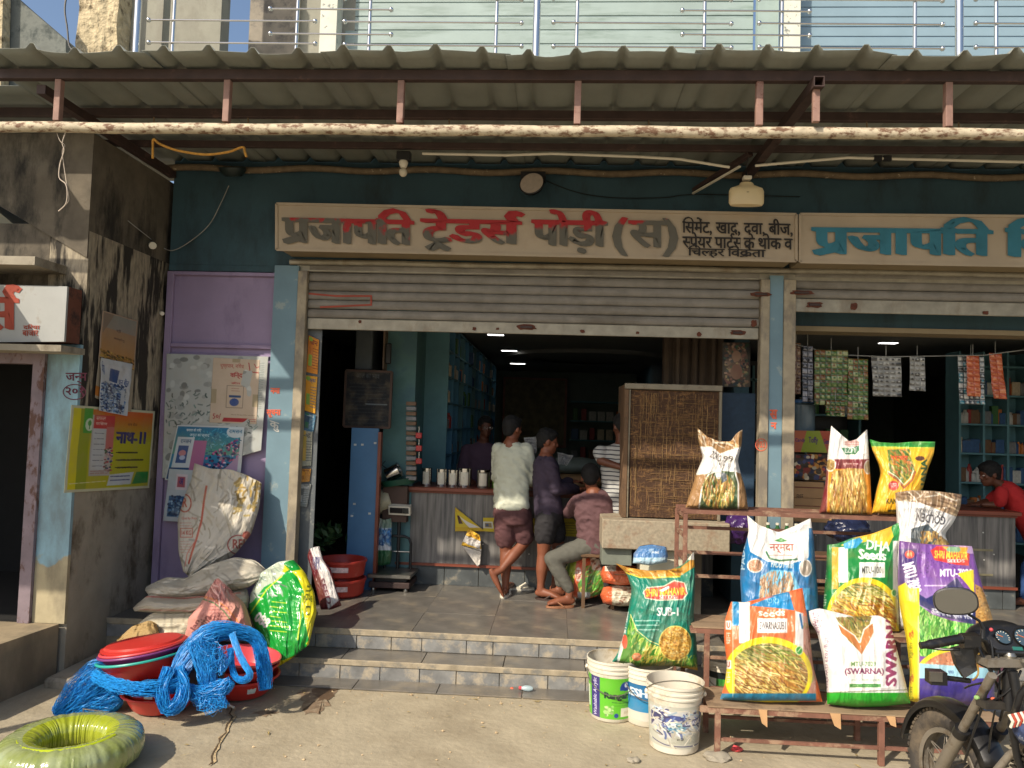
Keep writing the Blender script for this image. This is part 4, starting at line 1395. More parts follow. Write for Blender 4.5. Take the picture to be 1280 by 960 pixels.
def wire(name, lb, pts, r, m, cat='wire', n=5):
    ps = []
    pts = [Vector(p) for p in pts]
    for i in range(len(pts)-1):
        p0, p1, p2, p3 = pts[max(i-1, 0)], pts[i], pts[i+1], pts[min(i+2, len(pts)-1)]
        for k in range(6):
            t = k/6
            ps.append(.5*((2*p1)+(p2-p0)*t+(2*p0-5*p1+4*p2-p3)*t*t+(3*p1-p0-3*p2+p3)*t**3))
    ps.append(pts[-1])
    return one(name, MB().tube(ps, r, n), m, lb, cat, smooth=True)
m_wire = mat('grey_wire', '9a9a94', .5, bump=0)
wire('wall_wire', 'thin pale wire looping from the dark floodlight down to the corner pipe', [P(*q, -.03) for q in ((286, 232), (276, 254), (262, 280), (240, 300), (216, 313), (200, 307))]+[PXX(180, 292, XW+.02), PXX(160, 276, XW+.02)], .004, m_wire)
wire('fascia_cable', 'thin dark cable drooping across the fascia from the middle floodlight', [P(*q, -.03) for q in ((683, 226), (720, 240), (765, 247), (830, 247), (870, 243), (1000, 246))], .004, m_black)
wire('sky_cable', 'black cable hanging against the sky left of the rough column', [P(*q, -.8) for q in ((84, -10), (81, 12), (84, 35), (86, 55), (90, 62))], .007, m_black)
m_rope = mat('yellow_twine', 'c58f3c', .8, var=.3, vs=60, bump=.3)
wire('hanging_rope', 'yellow rope sagging between two hooks under the awning pipe', [P(*q, -1.22) for q in ((191, 198), (191, 186), (192, 174), (200, 180), (222, 188), (256, 193), (285, 190), (303, 184), (306, 190), (308, 196))], .009, m_rope, 'rope', 6)
m_str = mat('white_string', 'b3a594', .8, bump=0)
wire('dangling_string', 'frayed pale string dangling from the awning pipe at left', [P(*q, -1.78) for q in ((84, 160), (78, 178), (80, 188), (75, 205), (74, 222), (82, 230), (84, 242), (82, 255), (73, 264))], .0035, m_str, 'string')
wire('dangling_string', 'short loose strand tied beside the frayed string at left', [P(*q, -1.77) for q in ((71, 166), (75, 176), (81, 182), (78, 192), (84, 235), (86, 250), (80, 258))], .0025, m_str, 'string')
wire('wall_pipe_stub', 'short white pvc pipe stub sticking out of the peeling wall corner', [PXX(188, 306, XW-.05), PXX(191, 307, XW+.05)], .03, m_white, 'pipe', 14)
wire('wall_hook', 'small white insulator on the peeling wall edge', [PXX(201, 391, XW), PXX(203, 392, XW+.03)], .018, m_white, 'insulator', 10)
# ================================================================ inside the shop
m_lam = None
def lam():
    m, t = newmat('grey_wood_laminate', .5)
    n1 = t.noise(26, 5, (1, 1, .06), .6)
    n2 = t.noise(3, 3, (1, 1, .3))
    c = t.mix(t.ramp(n1, .35, .68), L('4a4a4a'), L('85827e'))
    c = t.mix(t.math('MULTIPLY', t.ramp(n2, .4, .7), .3), c, L('6c6458'))
    t.ln(c, t.b.inputs['Base Color'])
    t.bump(n1, .15, .002)
    return m
m_lam = lam()
m_tin = mat('dull_tin', '9c9990', .3, .85, var=.12, vs=20, dirt='6f6350', ds=12, da=.6, dw=.1, bump=.05)
def counter(lb, x0, x1, y, z, x1c=None):
    c = thing('counter', lb, 'counter', (x0, y, 0))
    MB().box((x0+.01, y+.02, .205), (x1-.01, y+.6, z-.045)).build('front_panel', m_lam, c)
    MB().box((x0-.03, y-.04, z-.04), (x1+.02, y+.65, z), .006).build('worktop', m_wood, c)
    MB().box((x0, y, .19), (x1, y+.02, .215)).build('base_trim', m_wood, c)
    MB().box((x0, y+.003, z-.06), (x1, y+.018, z-.042)).build('top_trim', m_wood, c)
    R = random.Random(int(x0*10))
    x = x0
    while x < x1-.02:
        w = min(R.uniform(.34, .5), x1-x)
        MB().box((x+.003, y+.03, .0), (x+w-.003, y+.05, .186), .002).build('plinth_tile', mat('grey_slate_skirting', '4f5454', .6, var=.3, dirt='8b8474', ds=6, da=.55, bump=.2), c)
        x += w
    MB().box((x0+.001, y+.051, 0), (x1-.001, y+.6, .189)).build('plinth', m_grout, c)
    for i in range(14):
        a = R.uniform(x0+.1, x1-.1); b = R.uniform(.3, z-.15)
        MB().box((a-.006, y+.014, b-.005), (a+.006, y+.0195, b+.006)).build('paint_fleck', mat('white_fleck', 'c9c9c2', .7, bump=0), c)
    return c
YC = 1.13
cA = counter('grey striped laminate counter with reddish top inside the main shop', P(497, 610, YC).x, 1.55, YC, .965)
cB = counter('grey laminate counter of the right hand shop with a worn front', 2.0, P(1272, 640, YC).x, YC, .93)
for y, w in ((687, 150), (718, 120)):
    q = P(1215, y, YC)
    MB().box((q.x-.22, YC+.012, q.z-.012), (q.x+.2, YC+.0185, q.z+.008)).build('scrape', mat('yellowed_scrape', '8f876a', .8, var=.3, bump=0), cB)
# shelving along the left partition, receding into the room
m_shelf = mat('teal_shelf_board', '5c8890', .65, var=.12, bump=.1)
m_shelfb = mat('blue_shelf_board', '4f86a4', .65, var=.12, bump=.1)
def shelving(lb, face, y0, y1, z0, z1, ny, nz, depth, sgn):
    s = thing('wall_shelf', lb, 'shelf', (face, y0, z0))
    MB().box((face-.012*sgn, y0, z0), (face, y1, z1)).build('back_board', m_shelf, s)
    for i in range(ny+1):
        y = y0+(y1-y0)*i/ny
        MB().box((face+.001*sgn, y-.011, z0), (face+depth*sgn, y+.011, z1)).build('divider', m_shelfb if i % 3 else m_shelf, s)
    for j in range(nz+1):
        z = z0+(z1-z0)*j/nz
        for i in range(ny):
            ya, yb = y0+(y1-y0)*i/ny+.012, y0+(y1-y0)*(i+1)/ny-.012
            MB().box((face+.002*sgn, ya, z-.01), (face+depth*sgn-.004*sgn, yb, z+.01)).build('shelf_board', m_shelfb if z < 1.6 else m_shelf, s)
    return s
SX = -1.478
shelving('teal and blue pigeonhole wall shelf receding along the left inside the main shop', SX, 1.9, 8.3, .95, 2.7, 14, 6, .26, 1)
R = random.Random(21)
pk = [mat('packet_'+n, c, .5, var=.2, vs=30, bump=.05) for n, c in (('red', '93302c'), ('cream', 'bdb096'), ('green', '3f6b3c'), ('blue', '35577f'), ('brown', '6e5238'), ('orange', 'b0682c'), ('grey', '77797a'), ('white', 'b5b5ae'))]
pmesh = []
for i, m in enumerate(pk):
    w, h = R.uniform(.08, .14), R.uniform(.12, .2)
    me = MB().box((-w/2, -w/2, 0), (w/2, w/2, h), .006).mesh('packet')
    me.materials.append(m)
    pmesh.append(me)
    me = MB().lathe([(w*.4, 0), (w*.42, .01), (w*.42, h*.75), (w*.2, h*.88), (w*.2, h), (0.001, h)], (0, 0, 0), 14).mesh('jar', True)
    me.materials.append(m)
    pmesh.append(me)
n = 0
for i in range(14):
    for j in range(6):
        if R.random() < .25: continue
        y = 1.9+6.4*(i+.5)/14
        z = .95+1.75*j/6+.0105
        for q in range(R.choice((1, 1, 2))):
            k = R.randrange(len(pmesh))
            o = bpy.data.objects.new('packet' if k % 2 == 0 else 'jar', pmesh[k])
            COL.objects.link(o)
            o.location = (SX+.2+R.uniform(-.01, .03), y-.08+q*.16, z)
            tag(o, 'dim packet or jar standing in the left pigeonhole shelf inside the main shop', 'goods', 'goods in the left pigeonhole shelf')
# back wall shelf and cupboards
s = thing('back_shelf', 'dark shelves of stock across the back wall of the main shop', 'shelf', (0, 9.4, 0))
MB().box((-.6, 9.75, 0), (.2, 9.99, 2.6)).build('cupboard', m_int, s)
for z in (.9, 1.3, 1.7, 2.1): MB().box((.25, 9.5, z), (1.6, 9.99, z+.03)).build('shelf_board', m_shelf, s)
MB().box((.25, 9.97, .5), (1.6, 9.99, 2.3)).build('back_board', m_int, s)
for z in (.93, 1.33, 1.73):
    for i in range(7):
        o = bpy.data.objects.new('packet', pmesh[2*R.randrange(8)])
        COL.objects.link(o)
        o.location = (.36+i*.18, 9.7, z+.001)
        o.scale = (1.2, 1, 1.4)
        tag(o, 'dim carton on the back wall shelves of the main shop', 'goods', 'cartons on the back shelves')
# framed chart on the back wall
q = P(670, 500, 9.6)
t_ = thing('wall_chart', 'tall framed chart on the back wall of the main shop', 'picture', q)
MB().box((q.x-.65, 9.6, 1.2), (q.x+.6, 9.62, 2.55)).build('chart_sheet', mat('dim_chart', '6c6448', .6, var=.5, vs=9), t_)
MB().box((q.x-.7, 9.622, 1.15), (q.x+.65, 9.66, 2.6)).build('backing', m_wood, t_)
# left entrance room: blue partition, grey cabinet, pillar things
t_ = thing('blue_partition', 'scuffed blue painted plywood partition left of the counter', 'partition', P(450, 730, .8))
a, b = P(437, 600, .8), P(471, 600, .8)
MB().box((a.x, .8, 0), (b.x, .83, P(450, 535, .8).z)).build('board', m_blued, t_)
MB().box((b.x+.001, .78, 0), (b.x+.03, .85, 1.5)).build('edge_strip', m_wood, t_)
for x, y in ((444, 556), (453, 556), (469, 554), (443, 630), (440, 645), (462, 642)):
    q = P(x, y, .799); MB().box((q.x-.012, .795, q.z-.008), (q.x+.012, .7995, q.z+.01)).build('paint_chip', mat('white_fleck', ''), t_)
t_ = thing('wall_cabinet', 'dark grey metal cabinet high up above the blackboard', 'cabinet', P(440, 460, 1.0))
MB().box(P(443, 462, 1.0), P(478, 412, 1.4), .01).build('door', mat('grey_cabinet_paint', '4c5254', .5), t_)
MB().box(P(479, 462, .98), P(492, 412, 1.4), .01).build('side_frame', mat('brown_laminate_post', '6c5846', .6, var=.2), t_)
MB().box(P(481, 455, .96), P(490, 429, .975), .01).build('handle', m_black, t_)
# hanging card of small sachets and keys
def strip(lb, px0, py0, px1, py1, Y, nx, ny, cols, seed, bottom=None, lean=0):
    R = random.Random(seed)
    t_ = thing('sachet_strip', lb, 'sachets', P((px0+px1)/2, py0, Y), 'hanging sachet strips')
    cv = Cv(0, 0, nx*10, ny*8, cols[0], 1.0 if nx*ny > 30 else 1.3)
    for i in range(nx):
        for j in range(ny):
            x, y = i*10, j*8
            cv.rect(x+.6, y+.6, x+9.4, y+7.4, R.choice(cols))
            cv.rect(x+.6, y+.8, x+9.4, y+2.2, cols[1]); cv.ell(x+5+R.uniform(-1, 1), y+4.6, 2.2, 1.8, R.choice(cols[1:]))
            cv.line([(x+2, y+5.8), (x+8, y+6)], .8, cols[-1])
    u = np.linspace(0, 1, cv.nx)[None, :, None]
    v = np.linspace(0, 1, cv.ny)[:, None, None]
    c = [np.array(P(*q, Y)) for q in ((px0, py0), (px1, py0+1), (px1+lean, py1+1), (px0+lean, py1))]
    pts = (1-u)*(1-v)*c[0]+u*(1-v)*c[1]+u*v*c[2]+(1-u)*v*c[3]
    bul = -np.abs(np.sin(u[..., 0]*nx*pi))**.6*np.abs(np.sin(v[..., 0]*ny*pi))**.6*.012
    tw = (fbm(u[..., 0]*2+seed, v[..., 0]*3, seed, 2)-.5)*.06*v[..., 0]
    pts[..., 1] += bul+tw
    me = gridmesh('sachet_sheet', pts, cv.out())
    me.materials.append(paintmat('glossy_sachet_film', .25, False, .6, .1))
    link('sachet_sheet', me, t_)
    MB().tube([P((px0+px1)/2, py0-14, Y+.01), P((px0+px1)/2, py0+3, Y+.005)], .003, 5).build('string', m_wire, t_)
gr = ['2f4f24', '8a5a34', '3f6a2c', '567a34', 'b8c08c']
strip('narrow brown sachet strip nearest the pillar in the right shop', 990, 428, 1001, 492, .62, 2, 8, ['6a4a3c', '9a7a60', '5a3c34', 'b09a80'], 1)
strip('black and silver sachet strip beside the green ones', 1003, 432, 1016, 502, .6, 2, 10, ['24262e', '9a9aa4', '30323c', 'b4b4bc'], 2)
strip('wide green sachet sheet with a stepped lower edge, left one', 1018, 437, 1060, 506, .58, 6, 9, gr, 3)
strip('lower green sachet sheet hanging to the left of its neighbour', 1032, 500, 1056, 520, .57, 4, 3, gr, 4)
strip('green sachet strip right of the wide green sheet', 1060, 448, 1085, 524, .58, 4, 10, gr, 5)
wh = ['8c8c88', 'b4b4ae', 'a0a09a', 'c8c8c0', '3c3c3c']
strip('broad white and grey sachet sheet in the right shop', 1089, 446, 1126, 495, .6, 5, 9, wh, 6, lean=2)
strip('narrow white sachet strip right of the broad white sheet', 1137, 446, 1156, 488, .6, 3, 7, wh, 7, lean=1)
strip('black white and blue sachet strip behind the left orange strip', 1197, 445, 1230, 505, .66, 5, 9, ['2c3438', 'c0c4c4', '484c50', '2f7f94', 'd8d8d4'], 8, lean=2)
strip('orange sachet strip hanging in front of a black and white one', 1208, 444, 1224, 495, .6, 2, 8, ['b4522c', 'c8643a', 'a84424', 'd88a60'], 9, lean=1)
strip('orange sachet strip, rightmost in the right shop', 1236, 441, 1252, 498, .62, 2, 8, ['b4522c', 'c8643a', 'a84424', 'd88a60'], 10, lean=6)
one('hanging_line', MB().tube([P(x, y, .6) for x, y in ((985, 428), (1020, 437), (1060, 444), (1110, 446), (1170, 445), (1230, 444), (1290, 436))], .004, 5), m_wire, 'thin sagging line that carries the sachet strips', 'line')
# clip column of switches and red sachets on the teal partition end
t_ = thing('sachet_column', 'tall column of small silver packs hung on the teal partition end', 'sachets', P(514, 500, 1.0))
for i in range(16):
    a = P(508, 503+i*6.2, 1.0)
    MB().box((a.x, .98, a.z-.03), (a.x+.1, 1.02, a.z+.008), .004).build('pack', pk[6] if i % 2 else pk[4], t_)
t_ = thing('red_sachet_string', 'string of three red packs beside the tall column of silver packs', 'sachets', P(523, 540, 1.0))
for i in range(3):
    a = P(520, 542+i*16, .97)
    MB().box((a.x, .95, a.z-.045), (a.x+.06, .98, a.z+.01), .006).build('pack', mat('bright_red_pack', 'b03030', .4), t_)
    MB().tube([(a.x+.03, .96, a.z+.01), (a.x+.03, .96, a.z+.07)], .004, 5).build('link', m_white, t_)
# stainless canisters on the counter
TZ = .9655
def canister(px_, r, h, lb, grp='canisters on the counter'):
    q = P(px_, 605, YC+.16)
    t_ = thing('canister', lb, 'canister', (q.x, q.y, TZ), grp)
    MB().lathe([(r*.98, 0), (r, .008), (r, h*.86), (r*.97, h*.87), (r*.97, h*.9)], (q.x, q.y, TZ), 28).build('body', m_inox if px_ < 590 else m_tin, t_, True)
    MB().lathe([(r*1.03, h*.88), (r*1.04, h*.98), (r*.98, h), (.001, h)], (q.x, q.y, TZ), 28).build('lid', m_inox, t_, True)
    ps = []
    for i in range(9):
        a = radians(-125+70*i/8)
        ps.append((q.x+(r+.0025)*cos(a), q.y+(r+.0025)*sin(a)))
    mb = MB()
    vs = [(x, y, TZ+.02) for x, y in ps]+[(x, y, TZ+h*.8) for x, y in ps]
    mb.add(vs, [(i, i+1, i+10, i+9) for i in range(8)])
    mb.build('paper_label', m_white, t_)
canister(533, .052, .18, 'steel canister with paper label, leftmost on the counter')
canister(552, .055, .175, 'second steel canister from the left on the counter')
canister(566, .05, .17, 'steel canister with a faded label, third from the left on the counter')
canister(581, .066, .19, 'widest steel canister on the counter')
canister(604, .066, .18, 'steel canister nearest the man in the white shirt')
q = P(619, 605, YC+.2)
t_ = thing('green_jar', 'small green jar beside the last canister on the counter', 'jar', (q.x, q.y, TZ))
MB().lathe([(.03, 0), (.032, .01), (.032, .1), (.025, .12)], (q.x, q.y, TZ), 18).build('body', mat('lime_plastic', '6f9a34', .4), t_, True)
MB().lathe([(.027, .121), (.028, .14), (.001, .141)], (q.x, q.y, TZ), 18).build('lid', m_white, t_, True)
# tilted pots and green tray at the left counter end
q = P(490, 594, 1.05)
t_ = thing('steel_pot', 'small steel pot lying tilted on a green tray left of the counter', 'pot', q)
M = Matrix.Rotation(radians(62), 3, 'Y')
MB().lathe([(.05, -.08), (.07, -.075), (.075, .06), (.082, .065), (.072, .055), (.06, -.07)], q+Vector((.02, 0, .03)), 26, M, False).build('body', m_inox, t_, True)
MB().tube([q+Vector((-.05, .0, .06)), q+Vector((-.1, -.03, .1)), q+Vector((-.06, -.05, .14))], .005, 6).build('handle', m_black, t_)
q = P(497, 602, 1.02)
t_ = thing('green_tray', 'dark green plastic tray under the tilted steel pot', 'tray', q)
M = Matrix.Rotation(radians(-10), 3, 'Y')
mb = MB().lathe([(.001, 0), (.15, 0), (.18, .05), (.186, .05), (.155, -.008), (.001, -.008)], (0, 0, 0), 26, M, False)
mb.v = [(x+q.x, y*.7+q.y+.05, z+q.z-.03) for x, y, z in mb.v]
mb.build('body', mat('dark_green_plastic', '1f4f3e', .4, bump=0), t_, True)
MB().box((q.x-.14, q.y, .62), (q.x+.1, q.y+.11, q.z-.045)).build('stand', mat('dark_wood_frame', ''), t_)
# weighing scale: platform, hoop rail, column and head with display
q = PZ(487, 735, 0)
t_ = thing('platform_scale', 'grey platform weighing scale with black hoop rail beside the counter', 'scale', q)
x0, x1 = P(459, 720, .72).x, P(513, 720, .72).x
y0 = .72
MB().box((x0, y0, .13), (x1, y0+.42, .165), .006).build('weighing_plate', m_tin, t_)
MB().box((x0+.01, y0+.02, .035), (x1-.01, y0+.4, .09), .006).build('base_frame', m_rustd, t_)
MB().box((x0+.05, y0+.06, .09), (x1-.05, y0+.36, .13)).build('load_cell', m_black, t_)
for a in (x0+.05, x1-.05):
    for b in (y0+.05, y0+.36): MB().lathe([(.018, 0), (.022, .012), (.014, .036)], (a, b, 0), 12).build('foot', m_tin, t_, True)
a, b = P(481, 700, 1.05).x, P(513, 700, 1.05).x
zt = P(497, 670, 1.05).z
MB().tube([(a, 1.05, .165), (a, 1.05, zt-.07), (a+.02, 1.05, zt-.02), (a+.07, 1.05, zt), (b-.07, 1.05, zt), (b-.02, 1.05, zt-.02), (b, 1.05, zt-.07), (b, 1.05, .165)], .014, 10).build('hoop_rail', m_black, t_, True)
MB().tube([(a, 1.05, .33), (b, 1.05, .33)], .007, 8).build('cross_rod', m_tin, t_, True)
MB().tube([((a+b)/2, 1.06, .165), ((a+b)/2, 1.06, .75)], .018, 10).build('column', m_black, t_, True)
q = P(500, 637, 1.0)
M = Matrix.Rotation(radians(-6), 3, 'Z')
MB().obox(q, (1, -.1, 0), (0, 1, .3), (0, -.3, 1), .11, .03, .045).build('display_head', m_white, t_)
MB().obox(q+Vector((-.03, -.034, -.006)), (1, -.1, 0), (0, 1, .3), (0, -.3, 1), .065, .002, .028).build('key_panel', m_black, t_)
MB().obox(q+Vector((.065, -.043, -.006)), (1, -.1, 0), (0, 1, .3), (0, -.3, 1), .028, .002, .028).build('screen', mat('dark_lcd', '2c302e', .2), t_)
# round cream appliance body behind the scale
q = P(478, 627, 1.1)
t_ = thing('cream_motor_box', 'round cream coloured machine housing left of the counter top', 'machine', q)
MB().lathe([(.001, -.1), (.1, -.1), (.115, -.06), (.115, .07), (.1, .1), (.001, .1)], q, 28, Matrix.Rotation(radians(70), 3, 'Y'), False).build('drum', mat('cream_enamel', 'b3aa8c', .4, var=.08), t_, True)
MB().box((q.x-.03, q.y-.02, .2), (q.x+.03, q.y+.05, q.z-.08)).build('stand', m_black, t_)
# carry bag hanging on the scale
cv = Cv(463, 645, 492, 705, 'd3d9e0', 1.4)
cv.rect(463, 645, 492, 660, 'b7c2b4'); cv.rect(478, 645, 489, 660, '7f9a86'); cv.rice(466, 660, 490, 678, 120, 1.5, ['2a78c0', '4a94d4', '1d5a9c', '9cc4e4'], 7, 1.6, .8)
cv.rect(463, 688, 492, 705, '2f6a44')
bag('carry_bag', 'small white and blue plastic carry bag hanging at the weighing scale', 'bag', [(474, 647), (480, 650), (489, 648)], [(465, 705), (478, 707), (488, 705)], [(474, 647), (472, 656), (466, 672), (464, 690), (465, 705)], [(489, 648), (490, 658), (489, 675), (490, 692), (488, 705)], 1.0, 1.0, .05, cv, paintmat('printed_film', .4, True, .5, .26), wr=.006)
# poster torn on counter front
cv = Cv(569, 632, 606, 670, 'c9a826', 1.6)
cv.rect(571, 640, 606, 663, 'd0b82e'); cv.rect(576, 645, 583, 658, '4a2c22'); cv.poly([(583, 645), (606, 664), (590, 664)], 'd8d4cc')
sheet('torn_poster', cv, m_paper, [P(*q, YC-.01) for q in ((569, 634), (570, 634.5), (606, 664), (569, 664))], label='torn yellow poster triangle on the counter front', cat='poster', wav=.012, seed=2)
cv = Cv(604, 640, 742, 672, 'c8b22c', 1.4)
cv.rect(604, 649, 618, 664, 'c8ccc8'); cv.rect(607, 652, 616, 662, '8a7a54'); cv.rect(608, 654, 612, 660, '3c5070')
cv.scrawl(662, 645, 672, 664, '4a4420', 4, 1.2); cv.scrawl(702, 646, 740, 668, '5a4c20', 5, 1)
cv.text('भूमि', 662, 642, 670, 648, '27306a', .04, True)
sheet('poster', cv, m_paper, [P(*q, YC-.012) for q in ((604, 647), (716, 648), (742, 672), (604, 664))], label='long yellow poster on the counter front behind the standing men', cat='poster', wav=.01, seed=3)
cv = Cv(576, 662, 604, 712, 'e3b42c', 1.6)
cv.rect(576, 662, 604, 680, 'e8b83c'); cv.line([(580, 672), (600, 674)], 2, 'b06a1c'); cv.line([(584, 677), (600, 679)], 1.5, 'c8862c'); cv.poly([(574, 681), (604, 684), (602, 712), (574, 700)], 'cfcac4')
cv.line([(576, 680), (602, 684)], 1, '3c3428')
sheet('torn_poster', cv, m_paper, [P(*q, YC-.05) for q in ((586, 661), (600, 668), (602, 686), (577, 681))], label='crumpled yellow flap of poster peeling off the counter front', cat='poster', wav=.05, seed=8)
cv = Cv(576, 681, 604, 712, 'd6d0c6', 1.2)
cv.line([(576, 682), (604, 686)], 1.2, '4a4030')
c = [P(*q, YC-.055) for q in ((577, 681), (602, 686), (600, 705), (597, 708))]
sheet('paper_flap', cv, m_paper, c, label='white triangular flap of torn poster hanging from the counter front', cat='paper', wav=.02, seed=9)
# red plastic drums by the partition, small packet in front, leafy bundle behind
for i, (py_, lb) in enumerate(((716, 'upper red plastic tub with white label by the blue partition'), (741, 'lower red plastic tub with white label by the blue partition'))):
    q = P(427, 726, .55)
    z0 = .0+(1-i)*.17
    t_ = thing('red_tub', lb, 'tub', (q.x, .55, z0), 'red tubs by the partition')
    MB().lathe([(.17, 0), (.2, .02), (.215, .13), (.225, .14), (.225, .158), (.21, .162), (.2, .15), (.16, .02)], (q.x, .55, z0+.002), 36, None, False).build('body', mat('red_plastic', 'b2382c', .42, var=.1, vs=5, dirt='c4685a', ds=6, da=.62, bump=.05), t_, True)
    ps = [(q.x+.2165*cos(a), .55+.2165*sin(a)) for a in np.linspace(radians(-130), radians(-60), 10)]
    mb = MB().add([(x, y, z0+.07) for x, y in ps]+[(x, y, z0+.115) for x, y in ps], [(k, k+1, k+11, k+10) for k in range(9)])
    mb.build('paper_label', mat('pink_white_label', 'd4b8b4', .6, var=.3, vs=40, bump=0), t_)
R = random.Random(9)
mb = MB()
for i in range(90):
    c = P(408, 668, .75)+Vector((R.gauss(0, .07), R.gauss(0, .06), R.gauss(0, .06)))
    a = Vector((R.uniform(-1, 1), R.uniform(-1, 1), R.uniform(-.3, 1))).normalized()*.06
    b = a.cross(Vector((R.uniform(-1, 1), R.uniform(-1, 1), R.uniform(-1, 1)))).normalized()*.022
    mb.add([c-a, c+b, c+a, c-b], [(0, 1, 2, 3)])
t_ = thing('leafy_vegetables', 'bundle of green leaves lying behind the red tubs', 'vegetables', P(408, 690, .75))
o = mb.build('leaves', mat('dark_leaf', '33502a', .6, var=.4, vs=30, bump=0), t_); o['kind'] = 'stuff'
MB().lathe([(.14, 0), (.17, .3), (.15, .3), (.12, .02)], P(408, 700, .78)*1+Vector((0, 0, -.3)), 20, None, False).build('basket', m_wood, t_, True)
# desert cooler with woven pad on its stone bench
x0, x1, y0 = P(778, 600, .18).x, P(901, 600, .18).x, .18
zb, zt = .845, 2.0
t_ = thing('desert_cooler', 'tall air cooler cabinet with brown woven fibre pad and weathered frame', 'cooler', (x0, y0, zb))
fr = lambda a, b, nm='frame_bar', m=m_steel: MB().box(a, b, .005).build(nm, m, t_)
m_frame = mat('pale_worn_metal_frame', '857c69', .6, .15, var=.2, dirt='6a5a48', ds=7, da=.52, bump=.2)
fr((x0, y0-.02, zt-.05), (x1, y0+.03, zt), m=m_frame)
m_woodv = mat('old_wood_upright', '6b5138', .8, var=.35, vs=9, sc=(1, 1, .12), dirt='55402c', ds=6, bump=.4, bs=30)
fr((x0, y0-.015, zb), (x0+.04, y0+.03, zt-.052), 'upright', m_woodv)
fr((x0+.041, y0-.01, zb), (x0+.055, y0+.03, zt-.052), 'upright', m_frame)
fr((x1-.025, y0-.015, zb), (x1, y0+.03, zt-.052), 'upright', m_frame)
MB().box((x0, y0+.031, zb), (x0+.02, y0+.6, zt-.01)).build('side_panel', m_woodv, t_)
MB().box((x1-.02, y0+.031, zb), (x1, y0+.6, zt-.01)).build('side_panel', m_frame, t_)
MB().box((x0, y0+.6, zb), (x1, y0+.62, zt)).build('back_panel', m_frame, t_)
MB().box((x0+.021, y0+.031, zt-.03), (x1-.021, y0+.6, zt-.01)).build('top_panel', m_frame, t_)
def padmat():
    m, t = newmat('woven_fibre_pad', .9)
    br = t.noise(55, 4, (1, 1, .25), .7)
    br2 = t.noise(55, 4, (.25, 1, 1), .7)
    a = t.math('MAXIMUM', br, br2)
    c = t.mix(t.ramp(a, .52, .68), L('46301f'), L('8a663e'))
    g = t.noise(2.5, 4)
    c = t.mix(t.math('MULTIPLY', t.ramp(g, .4, .7), .35), c, L('5a4030'))
    t.ln(c, t.b.inputs['Base Color'])
    t.bump(a, 1.0, .02)
    return m
pad = MB().box((x0+.056, y0+.012, zb+.01), (x1-.026, y0+.05, zt-.055)).build('fibre_pad', padmat(), t_)
mb = MB()            # loose strands of fibre across the pad, in a rough net
R = random.Random(5)
px0, px1_, pz0, pz1 = x0+.06, x1-.04, zb+.02, zt-.08
for i in range(150):
    if R.random() < .5:
        x = R.uniform(px0, px1_); z = R.uniform(pz0, pz1-.1); l = R.uniform(.1, .5)
        ps = [(x+R.uniform(-.006, .006), y0+.008+R.uniform(-.004, .004), min(pz1, z+l*k/5)) for k in range(6)]
    else:
        x = R.uniform(px0, px1_-.1); z = R.uniform(pz0, pz1); l = R.uniform(.08, .4)
        ps = [(min(px1_, x+l*k/5), y0+.008+R.uniform(-.004, .004), z+R.uniform(-.005, .005)) for k in range(6)]
    mb.tube(ps, R.uniform(.001, .0022), 3, False)
o = mb.build('fibre_strands', mat('straw_strand', '8e7048', .85, var=.25, vs=30, bump=0), t_); o['kind'] = 'stuff'
bx0, bx1 = P(753, 660, .02).x, P(913, 660, .02).x
t_ = thing('stone_bench', 'rough speckled stone slab bench carrying the cooler', 'bench', (bx0, .0, .6))
MB().box((bx0, .02, .6), (bx1, .95, .843), .008).build('slab', mat('speckled_dusty_slab', '9a8f7a', .85, var=.25, vs=40, dirt='8a6f58', ds=9, da=.5, dw=.2, bump=.3), t_)
for xx in (bx1-.3, bx0+.35): MB().box((xx, .4, 0), (xx+.14, .8, .598)).build('bench_leg', m_plaster, t_)
# Blank wall panel of the far side: curtain, framed god picture replaced by plain floral picture
t_ = thing('curtain', 'dull brown curtain hanging behind the cooler', 'curtain', P(850, 480, .95))
n = 40
a, b = P(828, 440, .88), P(905, 440, .88)
vs = []
for k in range(n+1):
    x = a.x+(b.x-a.x)*k/n
    for z in (1.2, 2.6): vs.append((x, .88+.03*sin(k*1.1)+.01*sin(k*2.7), z))
MB().add(vs, [(2*k, 2*k+2, 2*k+3, 2*k+1) for k in range(n)]).build('cloth', mat('brown_curtain', '57493c', .9, var=.15), t_, True)
MB().tube([(a.x-.05, .88, 2.62), (b.x+.05, .88, 2.62)], .012, 8).build('curtain_rod', m_tin, t_)
cv = Cv(902, 428, 940, 486, '2c2a28', 1.5)
cv.ell(921, 448, 15, 17, '5c4a40'); cv.grain(906, 430, 936, 484, 200, ['7a5848', '8c7a58', '3c5a44', '6c4c44', '2c3c44', '947868'], 2.2); cv.ell(921, 446, 6, 7, '8c6c58'); cv.ell(921, 466, 8, 10, '7c5c4c')
sheet('picture', cv, m_paper, [P(*q, .3) for q in ((903, 428), (938, 428), (938, 484), (903, 484))], label='dim ornamental picture hanging between cooler and shutter rail', cat='picture', wav=.002)
t_ = thing('blue_board', 'dark blue board with faint red writing behind the brown seed bag', 'board', P(900, 620, .4))
MB().box(P(900, 650, .4), P(943, 492, .43)).build('board', mat('dark_blue_board', '2b4258', .6, var=.2, vs=20), t_)
